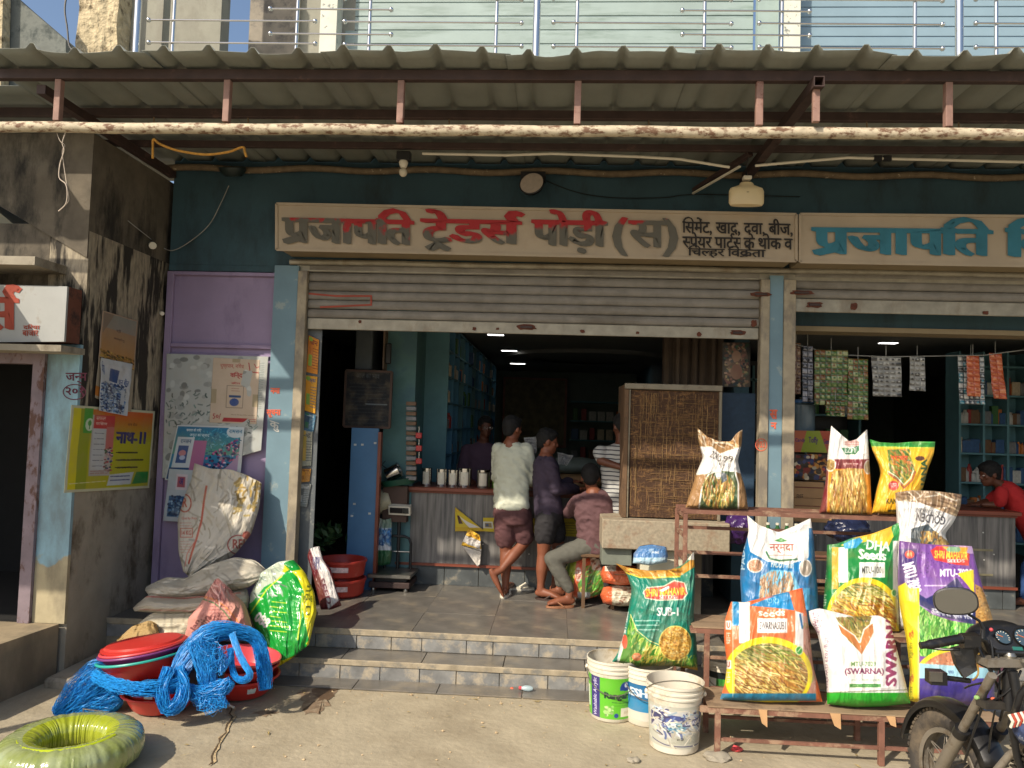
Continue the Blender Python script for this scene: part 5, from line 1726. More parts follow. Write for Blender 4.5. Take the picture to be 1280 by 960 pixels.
# cartons, basket, bottles behind the rack
def box3(nm, lb, cat_, pa, pb, Y, d, m, grp=None):
    a, b = P(*pa, Y), P(*pb, Y)
    t = thing(nm, lb, cat_, (a.x, Y, min(a.z, b.z)), grp)
    MB().box((a.x, Y, a.z), (b.x, Y+d, b.z), .004).build('body', m, t)
    return t, a, b
m_card = mat('brown_cardboard', 'b08a60', .85, var=.12, vs=6, dirt='8c6a46', ds=7, da=.6, bump=.15)
t_, a, b = box3('cardboard_carton', 'brown cardboard carton, upper of the two stacked beside the pillar', 'carton', (992, 622), (1030, 603), .55, .4, m_card)
put('FREE', 996, 618, 1004, 624, m_blk, t_, 'carton_print', 0, .0, .5485, False)
MB().box((a.x+.01, .546, a.z+.09), (b.x-.01, .549, a.z+.1)).build('tape', m_wood, t_)
t_, a, b = box3('cardboard_carton', 'brown cardboard carton, lower of the two stacked beside the pillar', 'carton', (992, 652), (1040, 624), .54, .4, m_card)
MB().box((a.x+.01, .536, a.z+.14), (b.x-.01, .539, a.z+.146)).build('tape', m_wood, t_)
cv = Cv(991, 538, 1042, 566, '8f9c2c', 1.8)
cv.poly([(991, 538), (1008, 538), (1000, 566), (991, 566)], 'b86444'); cv.poly([(1024, 538), (1042, 538), (1042, 566), (1034, 566)], 'b04c34')
cv.text('Candy', 993, 548, 1006, 554, '5a2c6a', .04); cv.text('Toffy', 1010, 546, 1022, 556, '4a2c6a', .04); cv.text('Gum', 1029, 548, 1036, 555, '3a2c6a', .04)
t_ = thing('display_carton', 'green and orange sweet display carton in the right shop', 'carton', P(1000, 566, .62))
sheet('printed_front', cv, m_paper, [P(*q, .60) for q in ((992, 538), (1042, 539), (1042, 566), (992, 565))], parent=t_, wav=0)
MB().box(P(992, 565, .605), P(1042, 540, .75)).build('body', m_card, t_)
cv = Cv(991, 566, 1035, 600, '2c2420', 1.5)
cv.grain(992, 567, 1034, 598, 90, ['b04030', 'c88a3c', '2c3c6c', '8c2c24', 'd0c0a0', '3c2c24'], 3.5)
t_ = thing('packet_tray', 'tray of orange and red snack packets under the display carton', 'tray', P(1000, 598, .62))
sheet('packet_fronts', cv, m_paper, [P(*q, .60) for q in ((992, 567), (1034, 568), (1034, 600), (992, 600))], parent=t_, wav=.03)
MB().box(P(992, 600, .64), P(1034, 568, .8)).build('tray_box', m_card, t_)
q = P(1003, 520, .8)
t_ = thing('plastic_jar', 'clear plastic jar with blue lid above the sweet cartons', 'jar', q)
MB().lathe([(.1, -.16), (.11, -.14), (.11, .1), (.09, .12)], q, 26, None, False).build('body', mat('hazy_plastic', '5c6c74', .25), t_, True)
MB().lathe([(.1, .12), (.1, .15), (.001, .152)], q, 26, None, False).build('lid', mat('blue_lid', '2a5a8c', .4), t_, True)
MB().box((q.x-.14, .7, q.z-.19), (q.x+.14, .95, q.z-.16)).build('shelf_board', m_shelf, t_)
# right shop shelves with goods
s = thing('display_shelf', 'tall teal display shelves of the right hand shop behind the boy in red', 'shelf', (4.2, 2.5, 0))
xa, xb = P(1200, 560, 2.5).x, 5.6
for i in range(5):
    x = xa+(xb-xa)*i/4
    MB().box((x-.012, 2.5, .3), (x+.012, 2.8, 2.6)).build('divider', m_shelf, s)
for j in range(7):
    z = .45+j*.33
    for i in range(4):
        x = xa+(xb-xa)*i/4
        MB().box((x+.013, 2.502, z-.01), (x+(xb-xa)/4-.013, 2.8, z+.01)).build('shelf_board', m_shelf, s)
MB().box((xa, 2.801, .3), (xb, 2.82, 2.6)).build('back_board', m_shelf, s)
R = random.Random(31)
for j in range(6):
    for i in range(22):
        x = xa+.05+(xb-xa-.1)*i/21
        k = R.randrange(16)
        o = bpy.data.objects.new('packet' if k % 2 == 0 else 'jar', pmesh[k])
        COL.objects.link(o)
        o.location = (x, 2.58, .45+j*.33+.0105)
        o.scale = (.75, .7, R.uniform(.8, 1.2))
        tag(o, 'small bright packet or jar on the right shop display shelves', 'goods', 'goods on the right display shelves')
s = thing('stock_rack', 'dark rack of stock at the back of the right hand shop', 'rack', (2.4, 4, 0))
for z in (.5, .95, 1.4, 1.85, 2.3):
    MB().box((1.9, 4.0, z), (4.0, 4.4, z+.025)).build('shelf_board', m_shelf, s)
for x in (1.9, 2.6, 3.3, 4.0): MB().box((x, 4.0, 0), (x+.03, 4.4, 2.5)).build('upright', m_shelf, s)
MB().box((1.88, 4.42, 0), (4.05, 4.44, 2.6)).build('back_board', m_black, s)
for z in (.5, .95, 1.4, 1.85):
    for i in range(11):
        k = R.randrange(16)
        o = bpy.data.objects.new('packet' if k % 2 == 0 else 'jar', pmesh[k])
        COL.objects.link(o)
        o.location = (2.0+i*.185, 4.15, z+.026)
        o.scale = (1.2, 1, R.uniform(1.1, 1.7))
        tag(o, 'dim packet or jar on the dark stock rack at the back of the right shop', 'goods', 'goods on the dark stock rack')
# soft drink bottles and stock behind the rack bars
mb0 = MB().lathe([(.032, 0), (.036, .02), (.036, .09), (.031, .11), (.036, .13), (.035, .17), (.013, .225), (.013, .235)], (0, 0, 0), 14)
mbg = mb0.mesh('bottle_body', True); m_gb = mat('green_bottle_plastic', '2f5f34', .2, var=.1, bump=0); mbg.materials.append(m_gb)
cap = MB().lathe([(.015, .236), (.015, .252), (.001, .253)], (0, 0, 0), 12).mesh('bottle_cap', True); cap.materials.append(m_white)
lab = MB().lathe([(.0368, .085), (.0325, .108), (.0368, .125)], (0, 0, 0), 14, None, False).mesh('bottle_label', True); lab.materials.append(mat('pale_green_label', '7f9a78', .4, bump=0))
s = thing('bottle_stand', 'low stand of boards holding soft drink bottles behind the seed rack', 'stand', (1.7, -.1, 0))
for zz in (.36, .63): MB().box((1.62, -.2, zz-.02), (2.5, .15, zz)).build('shelf_board', m_woodv, s)
for xx in (1.62, 2.47): MB().box((xx, -.19, 0), (xx+.03, .14, .61)).build('stand_leg', m_woodv, s)
for zz, nm in ((.36, 'lower'), (.63, 'upper')):
    for i in range(4):
        t_ = thing('drink_bottle', 'green soft drink bottle on the %s board of the stand behind the seed rack' % nm, 'bottle', (1.72+i*.075, -.12, zz+.001), 'green bottles on the stand, %s board' % nm)
        for me in (mbg, cap, lab):
            o = bpy.data.objects.new(me.name.split('.')[0], me); COL.objects.link(o); o.parent = t_
# blue and black polythene bundle
def lump(name, lb, cat_, c, r, m, seed, par=None, disp=.02, sc=12, sub=4):
    bm = bmesh.new()
    bmesh.ops.create_icosphere(bm, subdivisions=sub, radius=1)
    for v in bm.verts:
        p = v.co
        n = float(fbm(p.x*2.2+seed, p.y*2.2+p.z*1.7, seed, 3)-.5)
        rd = 1-abs(2*float(fbm(p.x*3+p.z*2, p.y*3-p.z*2, seed+7, 2))-1)*1.6
        v.co = Vector((p.x*r[0], p.y*r[1], p.z*r[2]))+p*(n*disp*3+rd*disp)+Vector(c)
    o = MB().bm(bm).build(name, m, par, True)
    if lb: tag(o, lb, cat_)
    return o
m_blkpoly = mat('dark_blue_polythene', '232a44', .2, var=.4, vs=12, bump=.5, bs=25, bd=.02)
lump('polythene_bundle', 'dark blue shiny polythene bundle behind the seed rack top', 'bundle', P(1060, 662, -.1)+Vector((0, 0, .0)), (.17, .1, .085), m_blkpoly, 3)
lump('purple_bundle', 'dark purple shiny packet heap behind the rack beside the shutter rail', 'bundle', P(925, 660, .15), (.12, .1, .12), mat('purple_polythene', '43285e', .25, var=.4, vs=14, bump=.5, bs=25, bd=.02), 5)
# goods stacked under the bench: white box, blue packet, orange-white packs, cloth-like packs
cv = Cv(776, 680, 850, 712, 'dcd8c8', 1.0)
t_, a, b = box3('white_carton', 'large pale carton under the stone bench', 'carton', (800, 745), (868, 690), .1, .3, mat('pale_carton', 'cfcbb4', .8, var=.06))
cv = Cv(790, 682, 834, 706, '4f7fb4', 2)
cv.rect(790, 697, 834, 706, 'a9c8d8'); cv.text('अन्न', 811, 686, 817, 693, 'b8d0e4', .03, True); cv.text('PRIME', 815, 689, 824, 692, 'e0e8f0', .03)
bag('blue_packet', 'blue and pale blue flat packet lying on the pile beside the bench', 'packet', [(799, 683), (815, 681), (833, 684)], [(791, 704), (812, 707), (834, 703)], [(799, 683), (792, 692), (791, 704)], [(833, 684), (835, 694), (834, 703)], -.12, -.05, .07, cv, paintmat('printed_film', .4, True, .5, .26), wr=.004, toptaper=.2, topk=.5)
t_, a, b = box3('grey_carton', 'grey green carton under the left of the stone bench', 'carton', (752, 706), (790, 686), .08, .3, mat('grey_carton', '6f7468', .8))

# more stock behind the main counter
R = random.Random(55)
for i, (x, y, z, lb) in enumerate(((-.9, 3.0, 0, 'stack of sacks behind the counter, left'), (.2, 3.4, 0, 'stack of sacks behind the counter, middle'), (1.2, 3.1, 0, 'stack of sacks behind the counter, right'))):
    for k in range(5+i % 2):
        o = lump('stock_sack', 'dim sack, %s from the floor in the %s' % (('lowest', 'second', 'third', 'fourth', 'fifth', 'sixth')[k], lb), 'sack', (x+R.uniform(-.04, .04), y, .11+k*.2), (.38, .25, .1), m_int if k % 2 else m_card, i*7+k, None, .01, sub=3)
# ================================================================ seed display rack
RX0, RXL, RXM, RXT = .93, 2.62, 2.72, 2.48
rk = thing('seed_rack', 'rusty stepped steel display rack with three tiers for the seed bags', 'rack', (RX0, -1.8, GZ))
m_plank = mat('dusty_plank', '917a60', .85, var=.25, vs=8, sc=(.15, 1, 1), dirt='6e5a46', ds=7, da=.52, bump=.3)
def leg(x, y, z0, z1, w=.032): MB().box((x-w/2, y-w/2, z0), (x+w/2, y+w/2, z1), .002).build('leg', m_rust, rk)
def hbar(a, b, w=.03, nm='bar'): MB().bar(a, b, w).build(nm, m_rust, rk)
LZ, MZ, TZZ = -.03, .335, 1.05
for x in (RX0+.06, 1.93, RXL-.05): leg(x, -1.80, GZ, LZ-.016)
for x in (RX0+.06, 1.93, RXM-.05): leg(x, -1.44, GZ, MZ-.016)
for x in (RX0-.03, RXT): leg(x, -1.08, GZ+.02, TZZ-.016, .028)
for x in (RX0-.035, RXT): leg(x, -.74, -.148, TZZ-.016, .028)
for y, z, xe in ((-1.80, LZ, RXL), (-1.44, LZ, RXL), (-1.44, MZ, RXM), (-1.10, MZ, RXM), (-1.08, TZZ, RXT), (-.74, TZZ, RXT), (-.96, TZZ, RXT), (-.85, TZZ, RXT)):
    hbar((RX0-.045, y, z), (xe, y, z), .03 if z < 1 else .026)
for y0_, y1_, z in ((-1.785, -1.455, LZ-.001), (-1.425, -1.115, MZ-.001), (-1.065, -.755, TZZ-.03), (-1.065, -.755, .88), (-1.065, -.755, .72), (-1.065, -.755, .55)):
    hbar((RX0-.03, y0_, z), (RX0-.03, y1_, z), .024)
for z in (.9, .72, .55): hbar((RX0-.015, -.742, z), (RXT-.02, -.742, z), .022)
hbar((RX0+.08, -1.80, -.2), (RXL-.07, -1.80, -.2), .018)
hbar((RX0+.08, -1.44, -.20), (RXL-.07, -1.44, -.20), .018)
hbar((RX0+.08, -1.445, .17), (RXL-.07, -1.445, .17), .018)
for k in range(2): MB().box((RX0-.0, -1.82+k*.18, LZ+.016), (RXL, -1.82+k*.18+.165, LZ+.024), .002).build('plank', m_plank, rk)
for k in range(2): MB().box((RX0-.03, -1.455+k*.18, MZ+.016), (RXM, -1.455+k*.18+.165, MZ+.024), .002).build('plank', m_plank, rk)
LT, MT, TT = LZ+.024, MZ+.024, TZZ+.015
for (x, w, l) in ((1.22, .05, .07), (1.63, .06, .06), (1.95, .05, .03), (2.2, .08, .04)):     # torn cardboard tongues
    MB().prism([(x, -1.822, LZ+.02), (x+w, -1.824, LZ+.02), (x+w*.9, -1.85, LZ-l), (x+w*.3, -1.845, LZ-l*.7)], (0, .004, 0)).build('cardboard_flap', m_card, rk)
lump('mortar_lump', None, None, (RX0+.055, -1.83, GZ+.008), (.075, .06, .02), m_plaster, 2, rk, .01, sub=3)

m_film = paintmat('printed_film', .4, True, .5, .26)
RICE = ['c89a4a', 'e0bc6a', 'a87436', 'f0d890', '8a5a2a', 'c0a850']
GREENR = ['7a8a3a', 'a8a850', 'c8c078', '5a6a2a', 'd8c88a']
SEED = 'seed bags on display'
# --- orange SWARNASUB1
cv = Cv(896, 728, 1032, 884, 'e9703d', 1.55)
cv.rect(915, 745, 929, 800, '1b86b8'); cv.rect(924, 750, 937, 804, 'ece8e2'); cv.rect(915, 782, 924, 800, 'b8805a')
cv.rect(994, 758, 1004, 812, 'e4e0dc'); cv.line([(1000, 768), (1003, 785)], 2.4, '2a6aa0'); cv.rect(1004, 770, 1032, 870, 'c08a78')
cv.rice(1005, 775, 1030, 870, 70, 1.5, ['b87868', 'd8a898', 'a06050', '8a9a50'], 8, 1.2)
cv.ell(960, 843, 55.5, 47, 'f2dc28')
cv.clip_poly([(918, 780), (1016, 780), (1016, 868), (918, 868)])
cv.clip &= cv.ellm(960, 845, 50, 41, cv._win(cv.x0, cv.y0, cv.x1, cv.y1))
cv.rect(915, 795, 1015, 880, 'a07a40')
cv.rice(905, 800, 1000, 830, 160, .4, GREENR, 26, 1.3, .5, .12)
cv.rice(905, 825, 1005, 870, 330, .55, RICE, 26, 1.3, .45, .12)
cv.clip = None
cv.rect(896, 867, 1020, 876, '1a7fa8'); cv.rect(1020, 850, 1032, 884, 'e06a3a')
cv.ell(999, 813, 5, 6, 'dce8b0'); cv.ell(999, 813, 3.6, 4.6, '3c9a44'); cv.line([(997, 815), (1001, 810)], 1, 'e0e8c0')
cv.rect(947, 773, 984, 791, 'f2f0ee'); cv.text('SWARNASUB1', 949.5, 777, 982, 787, '3a3430', .02)
cv.text('spəəs', 948, 761, 981, 771, 'f0ece6', .05, ang=pi)
cv.poly([(936, 757), (986, 738), (993, 763), (970, 760)], '1d87be'); cv.poly([(986, 738), (1003, 733), (1009, 768), (995, 764)], 'e9703d')
cv.text('৩৩', 958, 748, 974, 754, '8cc4e0', .0)
for y in (781, 830):
    cv.rect(907, y-5, 914, y+6, 'f0e4dc'); cv.text('U', 908.5, y-3, 912.5, y+4, 'b04a28', .05); cv.text('धान', 908, y+9, 913, y+24, 'f4d8c8', .02, True, vert=1)
cv.line([(916, 752), (916, 872)], .8, 'f6e6d8')
bag('seed_bag', 'orange seed bag with blue flap and SWARNASUB1 label, left on the lowest tier', 'seed bag',
    [(914, 752), (932, 754), (955, 748), (985, 741), (1003, 735)], [(900, 874), (960, 878), (1028, 877)],
    [(914, 752), (906, 775), (905, 800), (909, 830), (906, 855), (900, 874)], [(1003, 735), (1008, 765), (1012, 790), (1016, 830), (1028, 877)],
    -1.72, -1.6, .11, cv, m_film, SEED, seed=1, zmin=LT, topk=.25)
# --- white SWARNA
cv = Cv(1006, 756, 1142, 884, 'e9e7e3', 1.55)
cv.rect(1006, 866, 1142, 884, '2aa52c'); cv.line([(1030, 866), (1140, 862)], 1, '6a7a5a')
cv.poly([(1045, 772), (1090, 770), (1083, 795), (1072, 812), (1060, 800)], '8a7a3a')
cv.clip_poly([(1046, 771), (1088, 771), (1080, 792), (1073, 806), (1060, 796)]); cv.rice(1040, 768, 1090, 800, 120, 1.2, ['6a7a3a', 'b09a4a', 'd0c080', '4a5a2c', '8a5a3a'], 10, 1.2); cv.clip = None
cv.poly([(1047, 779), (1052, 792), (1064, 802), (1077, 818), (1074, 800), (1062, 788)], 'c07a44'); cv.poly([(1091, 779), (1092, 790), (1086, 803), (1077, 818), (1075, 800), (1082, 786)], 'c07a44')
cv.line([(1046, 778), (1056, 786), (1068, 794), (1074, 803)], 1.4, 'f0ece0'); cv.line([(1091, 778), (1080, 787), (1075, 803)], 1.4, 'f0ece0')
cv.text('MTU-7029', 1064, 827, 1095, 833, '5c8a4c', .02); cv.text('(SWARNA)', 1056, 835, 1105, 845, '6e2a4c', .045)
cv.text('एमटीयू, 7029 (स्वर्ण)', 1064, 848, 1100, 852, '6a9a6a', .01, True)
cv.rect(1062, 855, 1101, 859, '3f8a3c'); cv.scrawl(1066, 856, 1096, 858, 'd8e8c8', 1)
cv.text('SWARNA', 1107, 766, 1121, 858, '8a2a5c', .05, vert=1)
cv.text('एमटीयू-7029 (SWARNA)', 1030, 790, 1036, 864, '7a4a68', .0, True, vert=-1); cv.text('SWARNA', 1016, 768, 1024, 792, '7a4a68', .02, vert=-1)
cv.rice(1014, 764, 1026, 790, 26, 1.3, ['9a7a8c', 'b89aac', '6a4a60'], 4, .8)
bag('seed_bag', 'white seed bag with large maroon SWARNA lettering and green base on the lowest tier', 'seed bag',
    [(1011, 764), (1025, 761), (1045, 766), (1070, 772), (1100, 770), (1112, 776)], [(1034, 880), (1070, 884), (1105, 883), (1138, 879)],
    [(1011, 764), (1013, 777), (1022, 792), (1028, 820), (1033, 850), (1034, 880)], [(1112, 776), (1117, 795), (1122, 815), (1130, 845), (1138, 879)],
    -1.73, -1.62, .11, cv, m_film, SEED, seed=2, zmin=LT, topk=.25)
# --- purple, big
cv = Cv(1118, 672, 1250, 888, '7a4a9c', 1.55)
cv.grain(1140, 690, 1215, 760, 260, ['5a3484', '9a6cbc', '6a4090'], 1.0)
for i in range(40): cv.rect(1145, 722+i, 1200, 723.2+i, (.48+.006*i, .32+.008*i, .62+.005*i), .8)
cv.rect(1118, 672, 1150, 690, '6a3c8a'); cv.rect(1124, 686, 1146, 770, '4a3470')
cv.rect(1195, 676, 1222, 692, 'c0a0cc')
cv.poly([(1163, 688), (1172, 682), (1212, 692), (1211, 707), (1196, 706), (1168, 700)], 'd83a34'); cv.poly([(1176, 682), (1210, 684), (1208, 692), (1186, 690)], 'e0a030'); cv.ell(1192, 687, 9, 4, '8cb88c')
cv.text('SHRI MAHAVIR', 1168, 689, 1210, 699, 'f0d040', .05, ang=.06); cv.text('SEEDS', 1184, 699, 1206, 703, 'f4f0e8', .04)
cv.text('MTU-7029', 1175, 711, 1216, 721, 'f4f0f8', .05); cv.scrawl(1156, 730, 1190, 734, 'e8d8f0', 1, 1.5)
cv.text('MTU 7029', 1132, 703, 1148, 742, 'f0ecf4', .04, vert=-1, ang=-.28)
cv.ell(1137, 693, 6, 5, 'e04a34'); cv.text('श्री', 1134, 690, 1140, 696, 'f0c040', .02, True)
cv.poly([(1148, 742), (1170, 756), (1200, 766), (1222, 768), (1246, 772), (1246, 783), (1218, 778), (1180, 772), (1150, 756)], '2c3068')
cv.poly([(1170, 742), (1196, 722), (1217, 752), (1240, 790), (1218, 782), (1180, 770), (1150, 752)], '2a2c60')
cv.text('किसानों की पहली पसंद', 1164, 760, 1216, 773, 'e8ecf4', .02, True, ang=.12)
cv.poly([(1197, 717), (1217, 712), (1218, 744), (1210, 732)], 'ecd62a')
cv.poly([(1219, 730), (1228, 735), (1240, 765), (1246, 790), (1220, 790)], 'c8964a'); cv.clip_poly([(1219, 730), (1228, 735), (1240, 765), (1246, 790), (1220, 790)]); cv.grain(1218, 730, 1246, 790, 260, ['e0b468', 'b07a34', 'c89044'], 1.3); cv.clip = None
cv.poly([(1143, 752), (1165, 768), (1190, 776), (1222, 781), (1245, 786), (1245, 830), (1150, 820)], '4a9a3a')
cv.clip_poly([(1143, 752), (1165, 768), (1190, 776), (1222, 781), (1245, 786), (1245, 830), (1150, 820)])
cv.rice(1142, 760, 1245, 830, 520, -1.4, ['3c9a2c', '78c848', 'a8e070', '2c7a24', 'c0e890'], 16, 1.3, .5, .15); cv.clip = None
cv.ell(1200, 842, 55, 33, 'e4d832'); cv.ell(1203, 843, 52, 30, 'c4805c'); cv.clip_ell(1203, 843, 52, 30); cv.grain(1150, 805, 1248, 860, 420, ['d89a78', 'b06a48', 'e0b090', 'c88060'], 1.5); cv.clip = None
cv.poly([(1148, 829), (1248, 836), (1248, 850), (1148, 848)], 'a0d4e4'); cv.text('L 999', 1182, 838, 1192, 843, '2a3a6a', .02); cv.rect(1148, 848, 1250, 888, '4c3f92'); cv.ell(1185, 866, 22, 16, '3a3080')
cv.rect(1118, 735, 1149, 888, 'ecd428'); cv.poly([(1118, 735), (1132, 728), (1146, 752), (1149, 770), (1149, 790), (1118, 770)], 'ecd428')
for y in (795, 850): cv.text('श्री', 1136, y-7, 1142, y+5, 'b0402c', .02, True); cv.text('महावीर', 1136, y+8, 1142, y+28, '5c6a2a', .02, True, vert=-1)
cv.line([(1148, 770), (1148, 888)], .8, 'f8f0b0')
bag('seed_bag', 'tall purple and green seed bag with yellow side, behind the motorcycle mirror', 'seed bag',
    [(1124, 676), (1150, 680), (1180, 682), (1215, 683)], [(1135, 876), (1190, 882), (1243, 881)],
    [(1124, 676), (1123, 700), (1122, 730), (1125, 760), (1133, 800), (1138, 840), (1135, 876)], [(1215, 683), (1220, 705), (1230, 740), (1240, 770), (1246, 800), (1243, 840), (1243, 881)],
    -1.70, -1.5, .12, cv, m_film, SEED, seed=3, zmin=LT, topk=.25, wk=4)
# --- blue white bag on middle tier
cv = Cv(922, 640, 1028, 786, '1b74ac', 1.55)
cv.poly([(930, 640), (1020, 640), (1018, 672), (1010, 698), (985, 706), (960, 702), (938, 690), (932, 660)], 'e6e4de')
cv.rect(922, 655, 934, 720, '1b6a9e'); cv.text('PADDY', 925, 668, 931, 712, 'd0e4f0', .02, vert=1); cv.rect(1011, 660, 1028, 786, '17608e')
cv.text('नर्मदा', 962, 680, 992, 692, 'a04a3c', .02, True); cv.poly([(968, 676), (976, 672), (984, 676), (976, 678)], '4a8a4c'); cv.scrawl(962, 692, 990, 696, 'b07060', 1, .9)
cv.line([(958, 690), (962, 698), (975, 701), (996, 699)], 2.4, '2f6a4a'); cv.scrawl(962, 697, 994, 700, 'd0e0c8', 1, .8)
cv.text('PADDY 1001', 964, 702, 992, 710, 'e8e4d8', .03, ang=.08)
cv.ell(944, 707, 10, 9, 'f0e8dc'); cv.ell(944, 707, 8.6, 7.6, 'c08a68'); cv.grain(937, 701, 951, 713, 50, ['d8a888', 'a87050'], 1); cv.ell(1007, 710, 8, 11, 'e8e4dc'); cv.ell(1007, 710, 6.6, 9.6, 'a09484')
cv.poly([(950, 720), (965, 712), (990, 714), (1000, 735), (1004, 786), (946, 786)], '6ab4d4')
cv.clip_poly([(950, 722), (965, 713), (988, 715), (996, 740), (1000, 786), (948, 786)]); cv.rice(948, 712, 996, 770, 260, 1.75, ['d8b088', 'b08460', 'e8d0b0', 'c89a70', '8a6a4c'], 18, 1.2, .3, .1); cv.clip = None
cv.rect(1004, 735, 1012, 786, '4aa0cc')
bag('seed_bag', 'blue seed bag with crumpled white top and PADDY print, left on the middle tier', 'seed bag',
    [(934, 644), (948, 656), (974, 666), (996, 657), (1013, 648)], [(926, 779), (975, 783), (1024, 782)],
    [(934, 644), (936, 665), (928, 692), (925, 720), (927, 755), (926, 779)], [(1013, 648), (1017, 670), (1019, 700), (1022, 735), (1024, 782)],
    -1.38, -1.2, .11, cv, m_film, SEED, seed=4, zmin=MT, topk=.2, wr=.009)
# --- green MTU-1001
cv = Cv(1026, 646, 1130, 794, '1d7f3c', 1.55)
cv.rect(1026, 680, 1036, 794, '17743a'); cv.rect(1040, 684, 1048, 736, 'e0a838'); cv.rect(1048, 684, 1060, 728, 'ece8de')
cv.poly([(1050, 682), (1070, 672), (1100, 664), (1114, 656), (1118, 668), (1110, 684), (1085, 676), (1065, 682)], 'ecb828')
cv.poly([(1114, 660), (1130, 648), (1128, 668), (1118, 675)], '238a3c'); cv.rect(1116, 676, 1124, 740, 'dcd8d0'); cv.rect(1124, 676, 1130, 794, 'c09838')
cv.text('DHA', 1083, 676, 1113, 688, 'f0f0e8', .05, ang=.1); cv.text('Seeds', 1073, 687, 1108, 700, 'f0f0e8', .06, ang=.06)
cv.rect(1074, 703, 1106, 722, 'ece8e4'); cv.rect(1075.5, 704.5, 1104.5, 720.5, 'd8dcd4'); cv.text('MTU-1001', 1077, 708, 1104, 717, '3a3a34', .02)
cv.ell(1080, 772, 47, 50, 'ead228'); cv.clip_ell(1079, 774, 42, 46); cv.rect(1026, 720, 1130, 800, 'b08a34')
cv.rice(1028, 728, 1105, 755, 170, .4, GREENR, 24, 1.3, .5, .12); cv.rice(1028, 745, 1110, 794, 330, .6, ['c8922c', 'e8c048', 'a86a1c', 'f0dc80', '8a5018'], 26, 1.3, .5, .12); cv.clip = None
cv.ell(1118, 741, 4, 5, 'd8e89c'); cv.ell(1118, 741, 2.8, 3.6, '4a9a3c')
for y in (690, 720, 750): cv.text('धान', 1028, y-8, 1033, y+8, 'd8e8d0', .01, True, vert=1)
cv.poly([(1054, 680), (1064, 675), (1075, 672), (1079, 676), (1070, 685), (1056, 686)], '3a9ac8')
bag('seed_bag', 'green and yellow seed bag marked DHA Seeds MTU-1001 in the middle of the middle tier', 'seed bag',
    [(1034, 681), (1048, 680), (1066, 673), (1090, 668), (1112, 660), (1128, 651)], [(1028, 782), (1075, 788), (1124, 789)],
    [(1034, 681), (1033, 710), (1030, 745), (1028, 782)], [(1128, 651), (1125, 672), (1121, 690), (1122, 730), (1124, 789)],
    -1.38, -1.2, .11, cv, m_film, SEED, seed=5, zmin=MT, topk=.2)
# --- crumpled brown white bag upside down behind purple
cv = Cv(1112, 608, 1210, 794, 'dad9d6', 1.55)
cv.poly([(1112, 608), (1210, 608), (1206, 650), (1180, 640), (1150, 628), (1122, 626)], '8f765c'); cv.clip_poly([(1112, 608), (1210, 608), (1206, 650), (1180, 640), (1150, 628), (1122, 626)])
cv.rice(1118, 608, 1205, 645, 60, .3, ['b8a080', 'e0d4c0', '6c5038', 'a88c68'], 26, 2, .5, .3); cv.clip = None
cv.text('ZORO 9 PURANCHAR', 1144, 637, 1180, 643, '5a5a5c', .03, ang=pi+.15); cv.text('GOLDEN', 1145, 643, 1182, 654, '3a3a40', .04, ang=pi+.15)
cv.poly([(1139, 661), (1160, 655), (1172, 668), (1190, 680), (1206, 700), (1206, 794), (1139, 794)], '44525a'); cv.line([(1138, 794), (1138, 660), (1158, 654)], 1.6, 'f0f0ec')
cv.clip_poly([(1141, 664), (1170, 664), (1192, 684), (1192, 720), (1141, 720)]); cv.rice(1150, 660, 1192, 700, 90, -1.3, ['b89450', '8a6430', 'd8b870'], 14, 2, .3); cv.clip = None
bag('seed_bag', 'crumpled white bag with brown top and upside down print behind the purple bag', 'seed bag',
    [(1119, 616), (1140, 613), (1170, 614), (1202, 618)], [(1118, 786), (1160, 788), (1205, 790)],
    [(1119, 616), (1121, 650), (1120, 680), (1116, 730), (1118, 786)], [(1202, 618), (1201, 634), (1191, 655), (1180, 668), (1192, 690), (1204, 735), (1205, 790)],
    -1.28, -1.14, .085, cv, m_film, SEED, seed=6, zmin=MT, topk=.25, wr=.012, wk=6)
# --- top tier: brown ZORO
cv = Cv(852, 530, 940, 640, 'a07a50', 1.55)
cv.poly([(868, 530), (932, 530), (930, 556), (905, 566), (872, 558)], '9a7448'); cv.clip_poly([(868, 530), (932, 530), (930, 556), (905, 566), (872, 558)]); cv.rice(868, 530, 930, 560, 36, .5, ['d8c09a', 'c09a68', '7a5430', 'e8dcc4'], 24, 1.6, .6, .3); cv.clip = None
cv.poly([(872, 558), (890, 558), (900, 567), (910, 563), (928, 558), (926, 592), (920, 590), (908, 592), (884, 592), (870, 594)], 'e9e6e0')
cv.text('ZORO', 888, 566, 902, 575, '4a4a4c', .03, ang=.5); cv.text('99', 904, 570, 917, 577, '4a4a4c', .03); cv.text('909', 898, 574, 906, 588, '5a5a5a', .02, ang=.3)
cv.poly([(884, 592), (895, 588), (918, 590), (922, 600), (922, 640), (874, 640), (878, 610)], '3a5434'); cv.line([(873, 640), (877, 612), (886, 593), (897, 588)], 1.8, 'f0ece4'); cv.line([(923, 640), (923, 604), (919, 591)], 1.8, 'f0ece4')
cv.clip_ell(898, 614, 21, 24); cv.rice(878, 590, 920, 628, 190, 1.6, RICE+['6a7a34'], 16, 1.3, .22, .08); cv.clip = None
cv.poly([(900, 590), (908, 592), (909, 600), (903, 604)], '5a6670'); cv.ell(898, 590, 4, 9, 'e4e0da')
